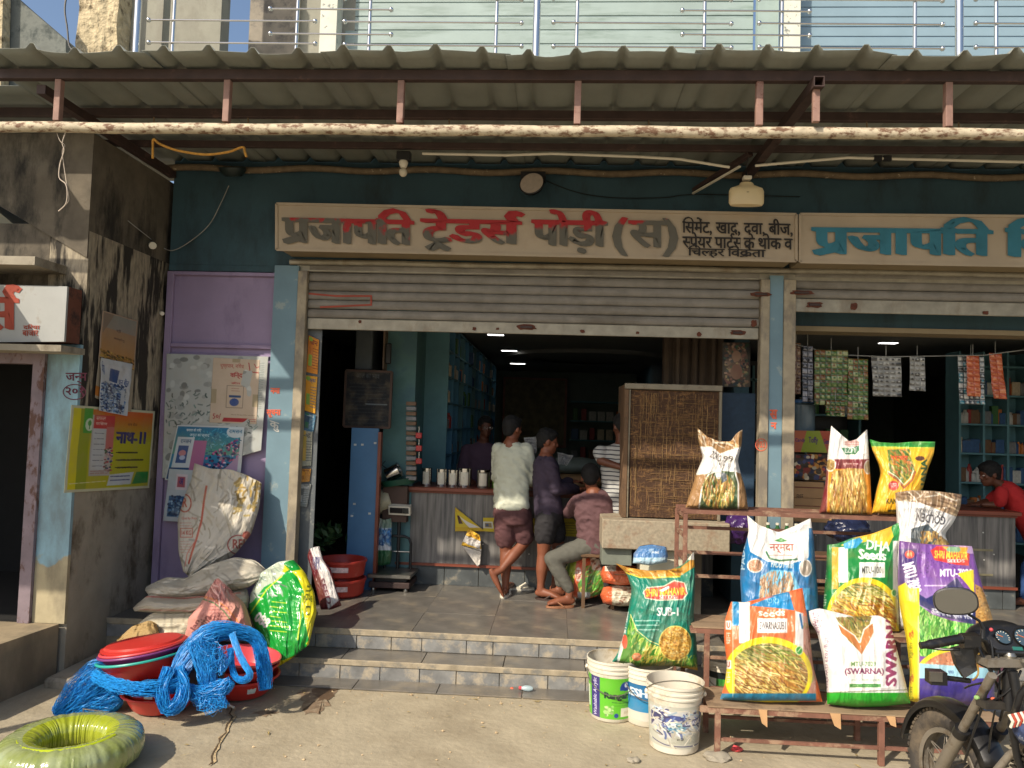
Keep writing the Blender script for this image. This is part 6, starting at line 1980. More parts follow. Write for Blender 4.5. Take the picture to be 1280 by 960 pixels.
bag('seed_bag', 'brown and white seed bag with eared top standing left on the top tier', 'seed bag',
    [(872, 535), (884, 546), (900, 552), (914, 552), (921, 542), (928, 537)], [(857, 634), (895, 637), (935, 636)],
    [(872, 535), (873, 552), (879, 572), (871, 590), (864, 612), (857, 634)], [(928, 537), (927, 556), (922, 576), (926, 592), (932, 612), (935, 636)],
    -.98, -.86, .085, cv, m_film, SEED, seed=7, zmin=TT, topk=.3, wr=.01)
# --- white maroon gold
cv = Cv(1018, 526, 1096, 648, 'e8952a', 1.55)
cv.rect(1018, 526, 1096, 575, 'e8e5df'); cv.rect(1018, 574, 1096, 586, '7a2a30'); cv.poly([(1018, 580), (1036, 580), (1033, 648), (1018, 648)], '7a2a30'); cv.line([(1036, 584), (1033, 648)], 1, 'd8b080')
cv.poly([(1052, 560), (1074, 557), (1074, 563), (1069, 568), (1057, 568)], '1f6a44'); cv.text('EZFY', 1056, 559, 1071, 566, 'e8ece0', .04); cv.ell(1065, 554, 9, 5, 'c8a8a0'); cv.scrawl(1056, 551, 1074, 557, '9a6a64', 2, .9)
cv.text('श्रीराम सुपर', 1054, 578, 1073, 582, 'f0dcd0', .02, True)
cv.ell(1038, 581, 7, 8.5, 'f0e8dc'); cv.ell(1038, 581, 5.5, 7, 'a8884c'); cv.grain(1034, 576, 1043, 587, 30, ['c8a860', '8a6a34'], 1); cv.ell(1085, 584, 5, 9, 'e0d8cc'); cv.ell(1085, 584, 4, 7.5, 'a89878')
cv.clip_poly([(1040, 590), (1060, 585), (1078, 586), (1084, 610), (1084, 648), (1038, 648), (1036, 620)]); cv.rect(1030, 580, 1090, 650, 'b08434'); cv.rice(1034, 582, 1080, 636, 330, 1.45, RICE, 18, 1.3, .28, .12); cv.clip = None
bag('seed_bag', 'white maroon and gold seed bag with two pointed ears on the top tier', 'seed bag',
    [(1039, 532), (1050, 542), (1062, 552), (1072, 549), (1084, 537)], [(1024, 641), (1060, 644), (1090, 643)],
    [(1039, 532), (1035, 565), (1032, 600), (1027, 628), (1024, 641)], [(1084, 537), (1086, 565), (1088, 600), (1090, 643)],
    -.98, -.88, .075, cv, m_film, SEED, seed=8, zmin=TT, topk=.25)
# --- yellow KAVERI-like
cv = Cv(1082, 544, 1174, 648, 'eab42c', 1.55)
cv.rect(1082, 544, 1174, 559, '2f8f38'); cv.line([(1084, 558), (1170, 560)], 1, 'c8d048'); cv.line([(1084, 553), (1170, 553)], .8, '6abf5a')
cv.poly([(1109, 562), (1137, 561), (1144, 590), (1128, 606), (1112, 590)], '5c7434'); cv.clip_poly([(1109, 562), (1137, 561), (1144, 590), (1128, 606), (1112, 590)]); cv.rice(1108, 560, 1140, 604, 120, .9, ['b89a3c', '4a6a2c', 'd8c060', '8a9a3c', 'c87a3c'], 12, 1.3); cv.clip = None
cv.text('नर्मदा', 1113, 570, 1135, 577, 'd84a34', .03, True)
cv.line([(1111, 592), (1122, 600), (1130, 610), (1140, 600), (1144, 590)], 2.4, 'a8603c'); cv.line([(1110, 589), (1121, 596), (1130, 606), (1138, 598), (1142, 588)], 1, 'f4ecd8')
cv.ell(1117, 607, 6.5, 6, 'd03c3c'); cv.text('धान', 1113, 604, 1121, 610, 'f4dcd0', .02, True)
cv.text('KANANA', 1151, 574, 1159, 632, '2f5a2c', .05, vert=1); cv.ell(1150, 573, 6, 3, '5a3c2c')
cv.text('KANA', 1108, 623, 1126, 630, '3a3a20', .03); cv.rect(1110, 637, 1122, 640, '5a4a20')
for y in (570, 600, 625): cv.text('कना', 1092, y-6, 1096, y+8, 'a8822c', .0, True, vert=1)
bag('seed_bag', 'yellow seed bag with green stitched top standing at the right of the top tier', 'seed bag',
    [(1087, 549), (1100, 553), (1120, 554), (1145, 552), (1169, 552)], [(1090, 641), (1120, 643), (1149, 643)],
    [(1087, 549), (1091, 564), (1099, 582), (1101, 592), (1095, 615), (1090, 641)], [(1169, 552), (1167, 568), (1160, 586), (1156, 602), (1151, 620), (1149, 643)],
    -.98, -.88, .08, cv, m_film, SEED, seed=9, zmin=TT, topk=.2, wk=4)
# --- teal SUB-1 on the buckets
cv = Cv(762, 686, 876, 842, '15806a', 1.55)
cv.poly([(762, 700), (785, 706), (820, 712), (850, 710), (876, 690), (876, 704), (850, 720), (815, 724), (785, 718), (768, 708)], 'c98e2c'); cv.line([(775, 713), (800, 722), (850, 721)], 1.4, 'ead84a'); cv.rice(780, 708, 850, 716, 24, .2, ['e0b050', 'a87424'], 12, 1.6)
cv.rect(856, 690, 872, 700, 'e8e0d0')
cv.grain(790, 758, 866, 800, 420, ['0f6a5c', '2a9480', '147062'], .8)
cv.poly([(804, 740), (808, 734), (830, 732), (842, 725), (856, 728), (860, 742), (854, 750), (822, 751), (806, 748)], 'e6dcc0'); cv.poly([(805, 740), (809, 735), (830, 733.5), (843, 726.5), (855, 729), (858.5, 742), (853, 748.5), (822, 749.5), (807, 747)], 'd6483c')
cv.text('SHRI MAHAVIR', 807, 735, 857, 745, 'f0cc3c', .05, ang=-.05); cv.text('SEEDS', 824, 744, 844, 748.5, 'f4ece0', .04); cv.poly([(824, 738), (836, 732), (837, 735), (828, 740)], 'ecece8')
cv.text('SUB-1', 821, 759, 848, 770, 'f4f4f0', .06); cv.scrawl(794, 773, 824, 790, 'c8e4d8', 3, 1.3)
cv.poly([(783, 762), (786, 765), (776, 835), (770, 833)], 'dfe6dc'); cv.text('धान SUB-1', 779, 768, 784, 822, '2c8a74', .02, True, vert=1)
cv.poly([(788, 770), (796, 790), (812, 803), (832, 812), (845, 828), (871, 822), (873, 842), (766, 842), (774, 828), (782, 800)], '4a8a34'); cv.line([(788, 768), (796, 788), (812, 801), (834, 810)], 1.2, 'e8e08c')
cv.clip_poly([(788, 770), (796, 790), (812, 803), (832, 812), (850, 822), (871, 818), (873, 842), (772, 842), (780, 800)]); cv.rice(784, 770, 872, 842, 380, -1.3, ['6ab03c', '3c8a2c', 'b8d05c', 'd8d878', '2a6a24'], 13, 1.2, .45); cv.rice(800, 812, 850, 842, 120, -1.0, ['c8b048', 'e0d070', '8aa83c'], 13, 1.2, .4); cv.clip = None
cv.ell(844, 804, 20.5, 22, 'f0e070'); cv.ell(844, 804, 19.5, 21, 'c99a44'); cv.clip_ell(844, 804, 19.5, 21); cv.grain(824, 782, 864, 826, 620, ['e8c068', 'b8842c', 'd8aa4c', 'f0d48a', 'a87428'], 1.2); cv.clip = None
cv.ell(796, 821, 6, 5, 'd87a50'); cv.scrawl(792, 819, 800, 823, 'f4e0c8', 2, .8); cv.ell(781, 802, 3.4, 9, 'd8553c'); cv.rect(762, 834, 876, 842, 'd8a83c')
bag('seed_bag', 'teal seed bag reading SHRI MAHAVIR SEEDS SUB-1 propped on the paint buckets', 'seed bag',
    [(769, 704), (785, 710), (810, 714), (838, 713), (855, 706), (867, 690)], [(765, 827), (800, 833), (840, 832), (872, 838)],
    [(769, 704), (783, 716), (790, 737), (786, 760), (779, 795), (772, 817), (765, 827)], [(867, 690), (869, 715), (868, 745), (867, 770), (871, 805), (872, 838)],
    -1.32, -1.24, .12, cv, m_film, SEED, seed=10, topk=.2, wr=.008)
# ================================================================ paint buckets
def bucket(lb, px_, base_y, r, h, cv, ang0, ang1, z0f, z1f, seed, inside='b8bab4', lean=0, lid=False, hang=70):
    q = PZ(px_, base_y, GZ)
    c = Vector((q.x, q.y+r*.85, GZ+.004))
    t_ = thing('paint_bucket', lb, 'bucket', c, 'paint buckets by the rack')
    t_.rotation_euler = (0, 0, 0)
    prof = [(r*.80, 0), (r*.83, .006), (r*.86, h*.3), (r*.9, h*.68), (r*.93, h*.80)]
    prof += [(r*.97, h*.805), (r*.97, h*.83), (r*.945, h*.835), (r*.95, h*.875), (r*.985, h*.88), (r*.985, h*.905), (r*.955, h*.91), (r*.965, h*.96), (r*1.0, h*.965), (r*1.0, h), (r*.96, h), (r*.94, h*.9), (r*.8, .01), (.001, .008)]
    o = MB().lathe(prof, c, 44, None, False).build('body', mat('chalky_white_bucket_'+str(seed), 'cfc9b8', .55, var=.08, vs=6, dirt='9a8664', ds=5, da=.5, dw=.2, bump=.15, bs=30), t_, True)
    MB().lathe([(r*.79, .0), (.001, .0)], c, 30, None, False).build('bottom', m_white, t_)
    col = cv.out()
    th = np.linspace(radians(ang0), radians(ang1), cv.nx)[None, :]
    v = np.linspace(z1f*h, z0f*h, cv.ny)[:, None]
    rr = np.interp(v, [0, h*.3, h*.68, h*.8], [r*.82, r*.86, r*.9, r*.93])+.0018
    pts = np.stack([c.x+rr*np.cos(th), c.y+rr*np.sin(th), c.z+v+0*th], -1)
    me = gridmesh('printed_label', pts, col)
    me.materials.append(paintmat('bucket_print', .45, False, .5, .18))
    link('printed_label', me, t_)
    ps = []
    for i in range(17):
        a = pi*i/16
        ps.append(c+Vector((-r*1.0*cos(a), -r*(.2+.86*sin(a)) if hang > 0 else -r*1.03*sin(a), h*.83-h*hang/100*sin(a)*.5)))
    MB().tube(ps, .0035, 6).build('wire_handle', m_tin, t_, True)
    for sx in (-1, 1): MB().ell(c+Vector((sx*r*.99, -r*.15, h*.83)), (.012, .016, .016), 8).build('handle_lug', m_white, t_, True)
    return t_
cv = Cv(0, 0, 130, 62, '5fb82c', 1.55)
cv.rect(0, 0, 130, 62, '63bc2e'); cv.rect(22, 0, 42, 62, '3a3278'); cv.text('Washable Acrylic', 27, 3, 38, 60, 'dcd8f0', .02, vert=1)
cv.rect(6, 18, 16, 50, 'd8e8c8'); cv.rect(112, 0, 130, 62, '2c4a78')
cv.text('Rangaras', 50, 21, 106, 34, '1f3a34', .05); cv.ell(88, 12, 10, 7, '25408c'); cv.rect(77, 12, 99, 18, '25408c'); cv.ell(88, 10, 3, 4, 'dce4f4')
cv.line([(64, 36), (106, 38)], .8, '2f5a2c'); cv.scrawl(66, 39, 100, 43, '4a7a30', 1); cv.rect(80, 45, 103, 58, 'ece8d4'); cv.rect(86, 50, 96, 54, 'd8d0b8')
cv.grain(52, 42, 66, 56, 26, ['c0e498', 'a8d880', '8ac860'], 3); cv.ell(72, 56, 4, 3.4, '2c4a90')
bucket('white paint bucket with green Rangaras label left of the teal seed bag', 766, 905, .172, .385, cv, 175, 362, .06, .74, 1)
cv = Cv(0, 0, 120, 90, 'bcbcae', 1.55)
cv.poly([(8, 8), (40, 14), (70, 6), (112, 12), (114, 50), (70, 60), (30, 72), (8, 40)], 'c4c4c0')
cv.poly([(12, 20), (30, 10), (40, 16), (24, 34), (12, 52)], '46466e'); cv.poly([(34, 30), (48, 18), (70, 20), (82, 40), (60, 58), (36, 46)], '4a568c'); cv.poly([(96, 14), (110, 18), (112, 44), (100, 40)], '46507c')
cv.rice(14, 8, 112, 60, 90, .2, ['d8dcdc', '6a7aa8', '4a4a70', 'a8bcc8', 'e0e0d8'], 16, 3, 1.0)
cv.ell(58, 44, 14, 10, '8cb4c0'); cv.ell(50, 40, 8, 6, 'dce4e0'); cv.grain(44, 36, 70, 56, 40, ['dce8e4', '5a8aa8', '3a5a4a'], 2.4)
cv.rect(66, 28, 104, 42, '3c3f5c'); cv.rect(67.5, 29.5, 102.5, 40.5, '707494'); cv.text('UMANG', 70, 31, 100, 39, 'e4e4e8', .05)
cv.scrawl(50, 62, 100, 80, '8a8a78', 6, .9); cv.text('c2', 58, 66, 70, 72, '4a4a44', .03); cv.line([(10, 78), (40, 84), (110, 86)], 2.2, '4a4a70')
cv.rice(4, 0, 118, 88, 60, 0, ['cfc9b8', 'cfc9b8', 'c2baa4'], 14, 3, 1.5)
bucket('scuffed white paint bucket with torn UMANG label, nearest the camera', 847, 946, .176, .392, cv, 185, 355, .1, .72, 2, hang=-60)
cv = Cv(0, 0, 120, 80, 'd0ccc0', 1.0)
cv.rect(0, 0, 70, 44, '1f6a9c'); cv.text('FRESH', 8, 10, 56, 28, 'dce8f0', .05); cv.rect(14, 34, 60, 60, '2a84b4')
bucket('paint bucket with a blue label wedged between the two front buckets', 812, 911, .165, .37, cv, 170, 370, .1, .72, 3)
cv = Cv(0, 0, 120, 80, '48a23a', 1.0)
cv.rect(0, 0, 46, 80, 'dcdcd4'); cv.rect(40, 0, 52, 80, '2f7a34'); cv.rect(0, 0, 120, 14, '20282a')
bucket('green and white paint bucket standing under the seed rack', 908, 893, .145, .34, cv, 175, 365, .05, .8, 4)
# ================================================================ sacks and bags at the left
m_jute = paintmat('woven_sack', .75, True, .3, .3)
cv = Cv(218, 572, 332, 732, 'c9c3b4', 1.55)
cv.rice(222, 580, 326, 725, 90, 1.2, ['bfb8a6', 'd2ccbe', 'b8b09c'], 22, 2.2, 1.2)
cv.line([(258, 608), (255, 626), (252, 650), (246, 672), (240, 690), (236, 704)], 2.4, 'b8604c'); cv.line([(252, 655), (244, 676), (234, 692), (231, 708)], 1, 'c4786a')
cv.ell(231, 629, 8.5, 11.5, 'b05040'); cv.ell(231, 629, 7, 10, 'c9c3b4'); cv.text('R', 228, 622, 234, 634, 'b05040', .03)
cv.ell(298, 681, 14, 12.5, '9c4a44'); cv.ell(298, 681, 12.6, 11.2, 'c9c3b4'); cv.text('REI', 291, 674, 306, 686, '9c4a44', .03); cv.ell(308, 669, 5, 5, 'c4645a')
cv.text('Quality Rice', 227, 646, 246, 650, 'b86a5c', .02); cv.rect(225, 660, 241, 672, 'b86a5c'); cv.rect(226, 661, 240, 671, 'c9c3b4'); cv.text('14 KG', 227, 663, 239, 669, 'b05a4c', .03); cv.scrawl(225, 652, 240, 659, 'c08074', 2, .7); cv.scrawl(225, 675, 238, 692, 'c08074', 5, .6)
cv.rice(290, 600, 326, 646, 40, -.8, ['b49a5c', 'c4ae74', 'a88c50'], 8, 3, .8)
bag('gunny_bag', 'large off-white gunny bag with a red stripe standing on its corner against the lilac panel', 'sack',
    [(243, 579), (262, 586), (288, 587), (308, 594), (327, 604)], [(229, 714), (240, 725)],
    [(243, 579), (239, 600), (230, 622), (222, 650), (223, 690), (229, 714)], [(327, 604), (324, 635), (314, 668), (294, 693), (265, 711), (240, 725)],
    -.42, -.16, .10, cv, m_jute, None, seed=11, wr=.014, wk=3, topk=.3, px=2.2, botk=4)
def sack(lb, cv, top, bot, left, right, Y, T, seed, Yt=None, wr=.012):
    bag('gunny_bag', lb, 'sack', top, bot, left, right, Y, Y if Yt is None else Yt, T, cv, m_jute, None, seed=seed, wr=wr, wk=3, topk=.25, toptaper=.5, px=3, botk=5)
cv = Cv(178, 692, 336, 752, 'bcb6a6', 1.0)
cv.rice(180, 695, 332, 748, 80, .2, ['b0a998', 'c8c2b2'], 24, 2.4, .5)
sack('full gunny bag lying flat, topmost of the stack, with its tied end at left', cv, [(183, 733), (205, 722), (230, 724), (262, 706), (292, 697), (318, 701), (332, 712)], [(186, 744), (220, 748), (270, 742), (310, 735), (330, 722)], [(183, 733), (181, 738), (186, 744)], [(332, 712), (334, 718), (330, 722)], -.62, .19, 12, -.5)
cv = Cv(160, 735, 312, 775, 'b8b09e', 1.0)
cv.line([(172, 745), (230, 748), (300, 741)], 1.6, 'b86a60'); cv.line([(175, 762), (240, 764), (300, 757)], 1.2, 'c08a80')
sack('gunny bag with thin red lines, middle of the stack', cv, [(170, 756), (186, 743), (230, 746), (280, 740), (309, 736)], [(168, 764), (210, 768), (260, 766), (310, 760)], [(170, 756), (166, 760), (168, 764)], [(309, 736), (312, 748), (310, 760)], -.72, .2, 13, -.62)
cv = Cv(160, 758, 300, 800, 'c8bfa6', 1.0)
cv.rice(165, 760, 260, 795, 40, 1.9, ['b8ae94', 'd8d0b8', 'a89c80'], 18, 2.2, .4)
sack('empty folded gunny bag with pleats at the bottom of the stack', cv, [(172, 780), (190, 766), (230, 763), (270, 763), (298, 764)], [(160, 800), (200, 802), (250, 800), (298, 796)], [(172, 780), (164, 788), (160, 800)], [(298, 764), (300, 780), (298, 796)], -.84, .2, 14, -.74, .016)
cv = Cv(140, 770, 200, 830, 'a88c5c', 1.0)
sack('small tan sack lying in shade behind the basins', cv, [(146, 800), (165, 783), (185, 776), (196, 780)], [(150, 815), (180, 815), (198, 812)], [(146, 800), (146, 808), (150, 815)], [(196, 780), (200, 796), (198, 812)], -1.0, .12, 16)
cv = Cv(224, 718, 318, 800, 'cf8f84', 1.55)
cv.line([(256, 746), (270, 750), (283, 760), (296, 775), (306, 796)], 2.4, 'd88858'); cv.line([(252, 748), (268, 754), (280, 764), (292, 780), (300, 798)], 1.8, '5c7a50')
cv.text('Bhartiya', 246, 768, 262, 798, '6c3c3c', .03, vert=1, ang=.55); cv.text('Jan', 240, 774, 248, 790, '6c3c3c', .05, vert=1, ang=.55); cv.text('पंजाब', 264, 764, 272, 786, '7a4a48', .0, True, vert=1, ang=.55)
cv.scrawl(262, 756, 290, 785, '8c5450', 7, .9); cv.rice(255, 722, 285, 745, 24, 1.2, ['e0b0a4', 'b8766c'], 20, 1.6, .3)
sack('pink woven sack with green and orange stripes leaning on the stack', cv, [(262, 735), (270, 723), (280, 732), (292, 742)], [(228, 800), (270, 802), (318, 792)], [(262, 735), (250, 755), (236, 772), (228, 800)], [(292, 742), (305, 756), (312, 775), (318, 792)], -1.0, .15, 15, -.9)
# green and yellow bag leaning on the pilaster
cv = Cv(304, 696, 400, 842, '1b9a3a', 1.55)
cv.poly([(304, 696), (368, 696), (352, 722), (330, 734), (316, 752), (304, 760)], 'b9c4b0'); cv.rice(310, 700, 350, 745, 30, .8, ['8aa08c', 'd0d8cc', '9ab0a0'], 12, 1.8)
cv.poly([(352, 718), (362, 712), (372, 722), (380, 740), (378, 760), (386, 800), (400, 800), (400, 700), (370, 696), (356, 706)], 'e0d428'); cv.poly([(354, 704), (368, 698), (376, 712), (364, 714)], '17923a')
cv.poly([(304, 806), (324, 800), (338, 812), (352, 826), (372, 818), (386, 800), (400, 806), (400, 842), (304, 842)], 'ddd226'); cv.line([(352, 720), (334, 736), (320, 756), (312, 768)], 1.6, 'cfe03a')
cv.line([(378, 742), (376, 770), (372, 800)], 2, 'cfe03a')
for i in range(7): cv.line([(334+rng.uniform(0, 6), 752+i*6), (356+rng.uniform(-6, 10), 754+i*6)], 1.1, 'cfdc3c')
cv.text('088', 318, 768, 338, 782, 'f0f0ea', .06, ang=.6); cv.text('गेहूँ HD', 380, 730, 390, 770, '4a5a20', .02, True, vert=-1); cv.scrawl(366, 748, 374, 790, '7ac070', 8, 1)
cv.rice(306, 812, 330, 830, 20, .5, ['3a3a30', '8a8a50'], 6, 1.5); cv.poly([(372, 800), (384, 806), (378, 818), (366, 812)], '17923a')
bag('seed_bag', 'glossy green and yellow seed bag leaning at the left end of the steps', 'seed bag',
    [(313, 742), (326, 716), (346, 703), (367, 700)], [(340, 838), (362, 825), (386, 806)],
    [(313, 742), (309, 760), (319, 787), (331, 808), (340, 838)], [(367, 700), (381, 715), (393, 740), (396, 765), (386, 806)],
    -.96, -.62, .10, cv, paintmat('glossy_print_film', .22, True, .6, .06), None, seed=17, topk=.4, wr=.012, wk=4, botk=4, px=2.2)
cv = Cv(382, 680, 432, 765, '6a1f28', 1.4)
cv.poly([(386, 682), (402, 682), (404, 700), (412, 715), (424, 750), (410, 762), (404, 730), (394, 705)], 'd9d4d0'); cv.text('NPK', 391, 696, 401, 712, '4a4a70', .03); cv.text('SEED', 404, 722, 410, 756, '6a2a3c', .03, vert=-1, ang=-.3)
bag('seed_packet', 'narrow white and maroon packet propped beside the red tubs', 'packet', [(387, 686), (393, 684), (399, 683)], [(401, 762), (414, 762), (427, 757)],
    [(387, 686), (384, 695), (390, 715), (396, 740), (401, 762)], [(399, 683), (404, 700), (414, 712), (420, 735), (427, 757)], -.25, -.1, .06, cv, m_film, seed=18, wr=.006)
# orange and green bag beside the seated man, two flat packs
cv = Cv(700, 670, 768, 752, 'd9603a', 1.4)
cv.poly([(706, 700), (722, 690), (716, 740), (705, 730)], 'a8b43c'); cv.line([(712, 698), (708, 730)], 3, '5a8a34'); cv.poly([(722, 730), (740, 705), (764, 710), (760, 740), (725, 750)], '4f9038'); cv.rice(722, 712, 764, 748, 90, -.8, ['7ac048', '3c7a2c', 'c8c05c', 'b07a50'], 8, 1.3)
cv.poly([(736, 690), (750, 680), (764, 700), (762, 715), (740, 712)], 'd8c8b4'); cv.grain(738, 686, 762, 712, 60, ['8a4038', 'e8dccc', 'b0785c', '6a5040'], 2); cv.ell(723, 718, 4, 9, 'e8dccc'); cv.text('धान', 720, 712, 726, 724, 'b04a30', .02, True, vert=1)
cv.rect(722, 740, 738, 748, 'aab4b8'); cv.line([(742, 672), (746, 690)], 4, 'e06a44'); cv.line([(757, 684), (764, 700)], 4, 'e06a44')
bag('seed_bag', 'orange and green seed bag beside the seated man in front of the counter', 'seed bag', [(737, 678), (744, 675), (752, 682), (760, 690)], [(712, 744), (728, 750), (745, 746)],
    [(737, 678), (730, 692), (715, 695), (706, 712), (705, 732), (712, 744)], [(760, 690), (765, 705), (763, 722), (756, 738), (745, 746)], .62, .72, .10, cv, m_film, None, seed=19, topk=.2)
for k, (y0_, lb) in enumerate(((706, 'upper orange and white flat pack beside the stone bench'), (732, 'lower orange and white flat pack beside the stone bench'))):
    cv = Cv(748, y0_-2, 800, y0_+28, 'cfc8b0', 1.4)
    cv.rect(748, y0_-2, 765 if k else 800, y0_+28, 'd9653c'); cv.rice(766, y0_, 798, y0_+24, 24, 0, ['8a5a48', 'b08a6c'], 6, 1.2, .1) if k else cv.rect(756, y0_, 770, y0_+8, 'e8dccc')
    cv.line([(768, y0_+12), (796, y0_+13)], .8, '7a6a54')
    bag('flat_pack', lb, 'pack', [(754, y0_+2), (770, y0_), (796, y0_+2)], [(754, y0_+22), (775, y0_+26), (798, y0_+25)], [(754, y0_+2), (750, y0_+12), (754, y0_+22)], [(796, y0_+2), (800, y0_+12), (798, y0_+25)], .45, .5, .16, cv, m_film, None, seed=20+k, toptaper=.3, topk=.4)
# ================================================================ basins, blue net, hose coil
def basin(lb, c, r, h, m, M=None, grp=None, rimm=None, lbl=None):
    c = Vector(c)
    t_ = thing('plastic_basin', lb, 'basin', c, grp)
    prof = [(.001, 0), (r*.66, 0), (r*.72, .012), (r*.93, h*.86), (r*.985, h*.9), (r*1.0, h*.94), (r*1.0, h), (r*.96, h*1.0), (r*.9, h*.86), (r*.68, .016), (.001, .014)]
    MB().lathe(prof, c, 52, M, False).build('body', m, t_, True)
    MB().lathe([(r*.992, h*.90), (r*1.014, h*.92), (r*1.018, h*.97), (r*1.004, h*1.012), (r*.965, h*1.012)], c, 52, M, False).build('rim', rimm or m, t_, True)
    if lbl is not None:
        a0 = radians(lbl)
        mb = MB()
        vs = []
        for zz in (.35, .75):
            for i in range(6):
                a = a0+radians(i*3)
                rr = (r*.72+(r*.93-r*.72)*zz)+.003
                q = Vector((rr*cos(a), rr*sin(a), h*zz*.86+.01))
                vs.append((M @ q if M else q)+c)
        mb.add(vs, [(i, i+1, i+7, i+6) for i in range(5)])
        mb.build('sticker', mat('pale_sticker', 'd2dcd8', .5, var=.2, vs=50, bump=0), t_)
    return t_
m_rb = mat('red_basin_plastic', 'c2352e', .33, var=.05, vs=5, dirt='b06058', ds=6, da=.62, dw=.15, bump=.06)
m_pk = mat('rose_basin_plastic', 'c9484e', .35, var=.05, bump=.05)
m_pu = mat('purple_basin_plastic', '7a3a70', .35, var=.05, bump=.05)
m_tq = mat('teal_rim_plastic', '2fa090', .35, var=.05, bump=.05)
q = PZ(180, 900, GZ)
bc = Vector((q.x+.005, q.y+.2, GZ+.012))
basin('red basin at the bottom of the left stack', bc, .245, .115, m_rb, grp='stacked basins')
basin('red basin with pale sticker, second from the bottom of the left stack', bc+Vector((-.01, 0, .062)), .25, .15, m_rb, Matrix.Rotation(radians(4), 3, 'Y'), grp='stacked basins', lbl=-92)
M = Matrix.Rotation(radians(-9), 3, 'Y') @ Matrix.Rotation(radians(-2), 3, 'X')
tc = P(183, 843, bc.y-.02)
basin('red basin with teal rim tilted on top of the left stack', tc, .285, .135, m_rb, M, 'stacked basins', m_tq)
basin('purple basin nested inside the teal rimmed one', tc+M @ Vector((0, 0, .045)), .272, .125, m_pu, M, 'stacked basins')
basin('rose red basin nested topmost in the tilted stack', tc+M @ Vector((0, 0, .06)), .262, .125, m_pk, M, 'stacked basins')
M2 = M @ Matrix.Rotation(radians(2), 3, 'Y')
t_ = thing('basin_lid', 'flat red basin turned over as a lid on the tilted stack', 'basin', tc+M @ Vector((0, 0, .19)))
MB().lathe([(.252, .0), (.256, .006), (.256, .014), (.235, .018), (.225, .03), (.19, .034), (.001, .036)], tc+M @ Vector((0, 0, .184)), 52, M2, False).build('body', m_rb, t_, True)
q = PZ(290, 881, GZ)
rc = Vector((q.x-.02, q.y+.2, GZ+.012))
basin('red basin on the ground at the right under the blue net', rc, .25, .13, m_rb, grp='basins under the net', lbl=-58)
basin('red basin nested second under the blue net', rc+Vector((.0, 0, .07)), .245, .13, m_rb, grp='basins under the net')
basin('rose red basin nested topmost under the blue net', rc+Vector((0, .02, .13)), .235, .12, m_pk, Matrix.Rotation(radians(6), 3, 'Y'), grp='basins under the net')
# blue nylon net: hanks of fine twine thrown over the basins
m_net = mat('blue_nylon_twine', '2590d8', .4, var=.3, vs=50, bump=0)
nets = thing('fishing_net', 'bright blue nylon net in loose hanks draped over the red basins', 'net', PZ(210, 880, GZ))
R = random.Random(77)
def hank(pts, wid, n, Yoff=None, wob=.014, rr=.0014, fan=None):
    """pts: (px, py, Y) centre line, wid: half widths (m) along it"""
    C = [P(a, b, y) for a, b, y in pts]
    m = len(C)
    D = []
    S = 20
    n = int(n*1.55)
    for k in range(S+1):
        t = k/S*(m-1)
        i = min(int(t), m-2); f = t-i
        p0, p1, p2, p3 = C[max(i-1, 0)], C[i], C[i+1], C[min(i+2, m-1)]
        D.append((.5*((2*p1)+(p2-p0)*f+(2*p0-5*p1+4*p2-p3)*f*f+(3*p1-p0-3*p2+p3)*f**3), wid[i]*(1-f)+wid[i+1]*f))
    mb = MB()
    for s in range(n):
        a = R.uniform(0, 2*pi); q = R.random()**.4
        tw = R.uniform(-1.5, 1.5)
        ph = R.uniform(0, 50)
        ps = []
        for k, (c, w) in enumerate(D):
            t = (D[min(k+1, S)][0]-D[max(k-1, 0)][0]).normalized()
            sx = t.cross(Vector((0, 1, .2))).normalized()
            sy = t.cross(sx).normalized()
            an = a+tw*k/S
            n1 = float(vn(k*.55+ph, s*.37))-.5; n2 = float(vn(k*.6+ph+30, s*.41+9))-.5
            p = c+sx*(cos(an)*w*q+n1*wob*2.4)+sy*(sin(an)*w*q*.6+n2*wob*2)
            if p.z < GZ+.012: p.z = GZ+.012+R.random()*.01
            ps.append(p)
        mb.tube(ps, rr, 3, False)
    o = mb.build('net_hank', m_net, nets, True, recalc=False)
    o['kind'] = 'stuff'
hank([(72, 896, -1.75), (100, 872, -1.7), (128, 845, -1.66), (150, 832, -1.62)], [.05, .12, .13, .06], 230)
hank([(80, 892, -1.72), (105, 885, -1.7), (132, 876, -1.68), (150, 868, -1.66)], [.05, .08, .09, .05], 130)
hank([(118, 846, -1.72), (150, 858, -1.88), (185, 862, -1.9), (226, 856, -1.78)], [.035, .04, .045, .05], 170)
hank([(212, 835, -1.8), (202, 862, -1.88), (208, 884, -1.88), (222, 880, -1.86), (230, 860, -1.82), (222, 836, -1.76)], [.03, .035, .04, .04, .035, .03], 200)
hank([(218, 850, -1.75), (240, 815, -1.66), (265, 792, -1.6), (300, 790, -1.5), (322, 802, -1.45), (330, 835, -1.5), (332, 862, -1.55)], [.05, .07, .07, .045, .04, .045, .03], 260)
hank([(245, 800, -1.7), (258, 840, -1.72), (262, 864, -1.72), (280, 855, -1.72)], [.06, .06, .05, .03], 150)
hank([(290, 792, -1.66), (300, 820, -1.72), (312, 842, -1.74), (304, 850, -1.74), (292, 842, -1.73), (288, 810, -1.68)], [.02, .018, .02, .02, .018, .02], 110, wob=.006)
hank([(232, 860, -1.76), (250, 868, -1.76), (275, 862, -1.75), (290, 850, -1.73)], [.03, .05, .05, .02], 120)
hank([(242, 868, -1.79), (262, 884, -1.8), (282, 874, -1.78)], [.03, .04, .03], 26, wob=.03, rr=.0015)
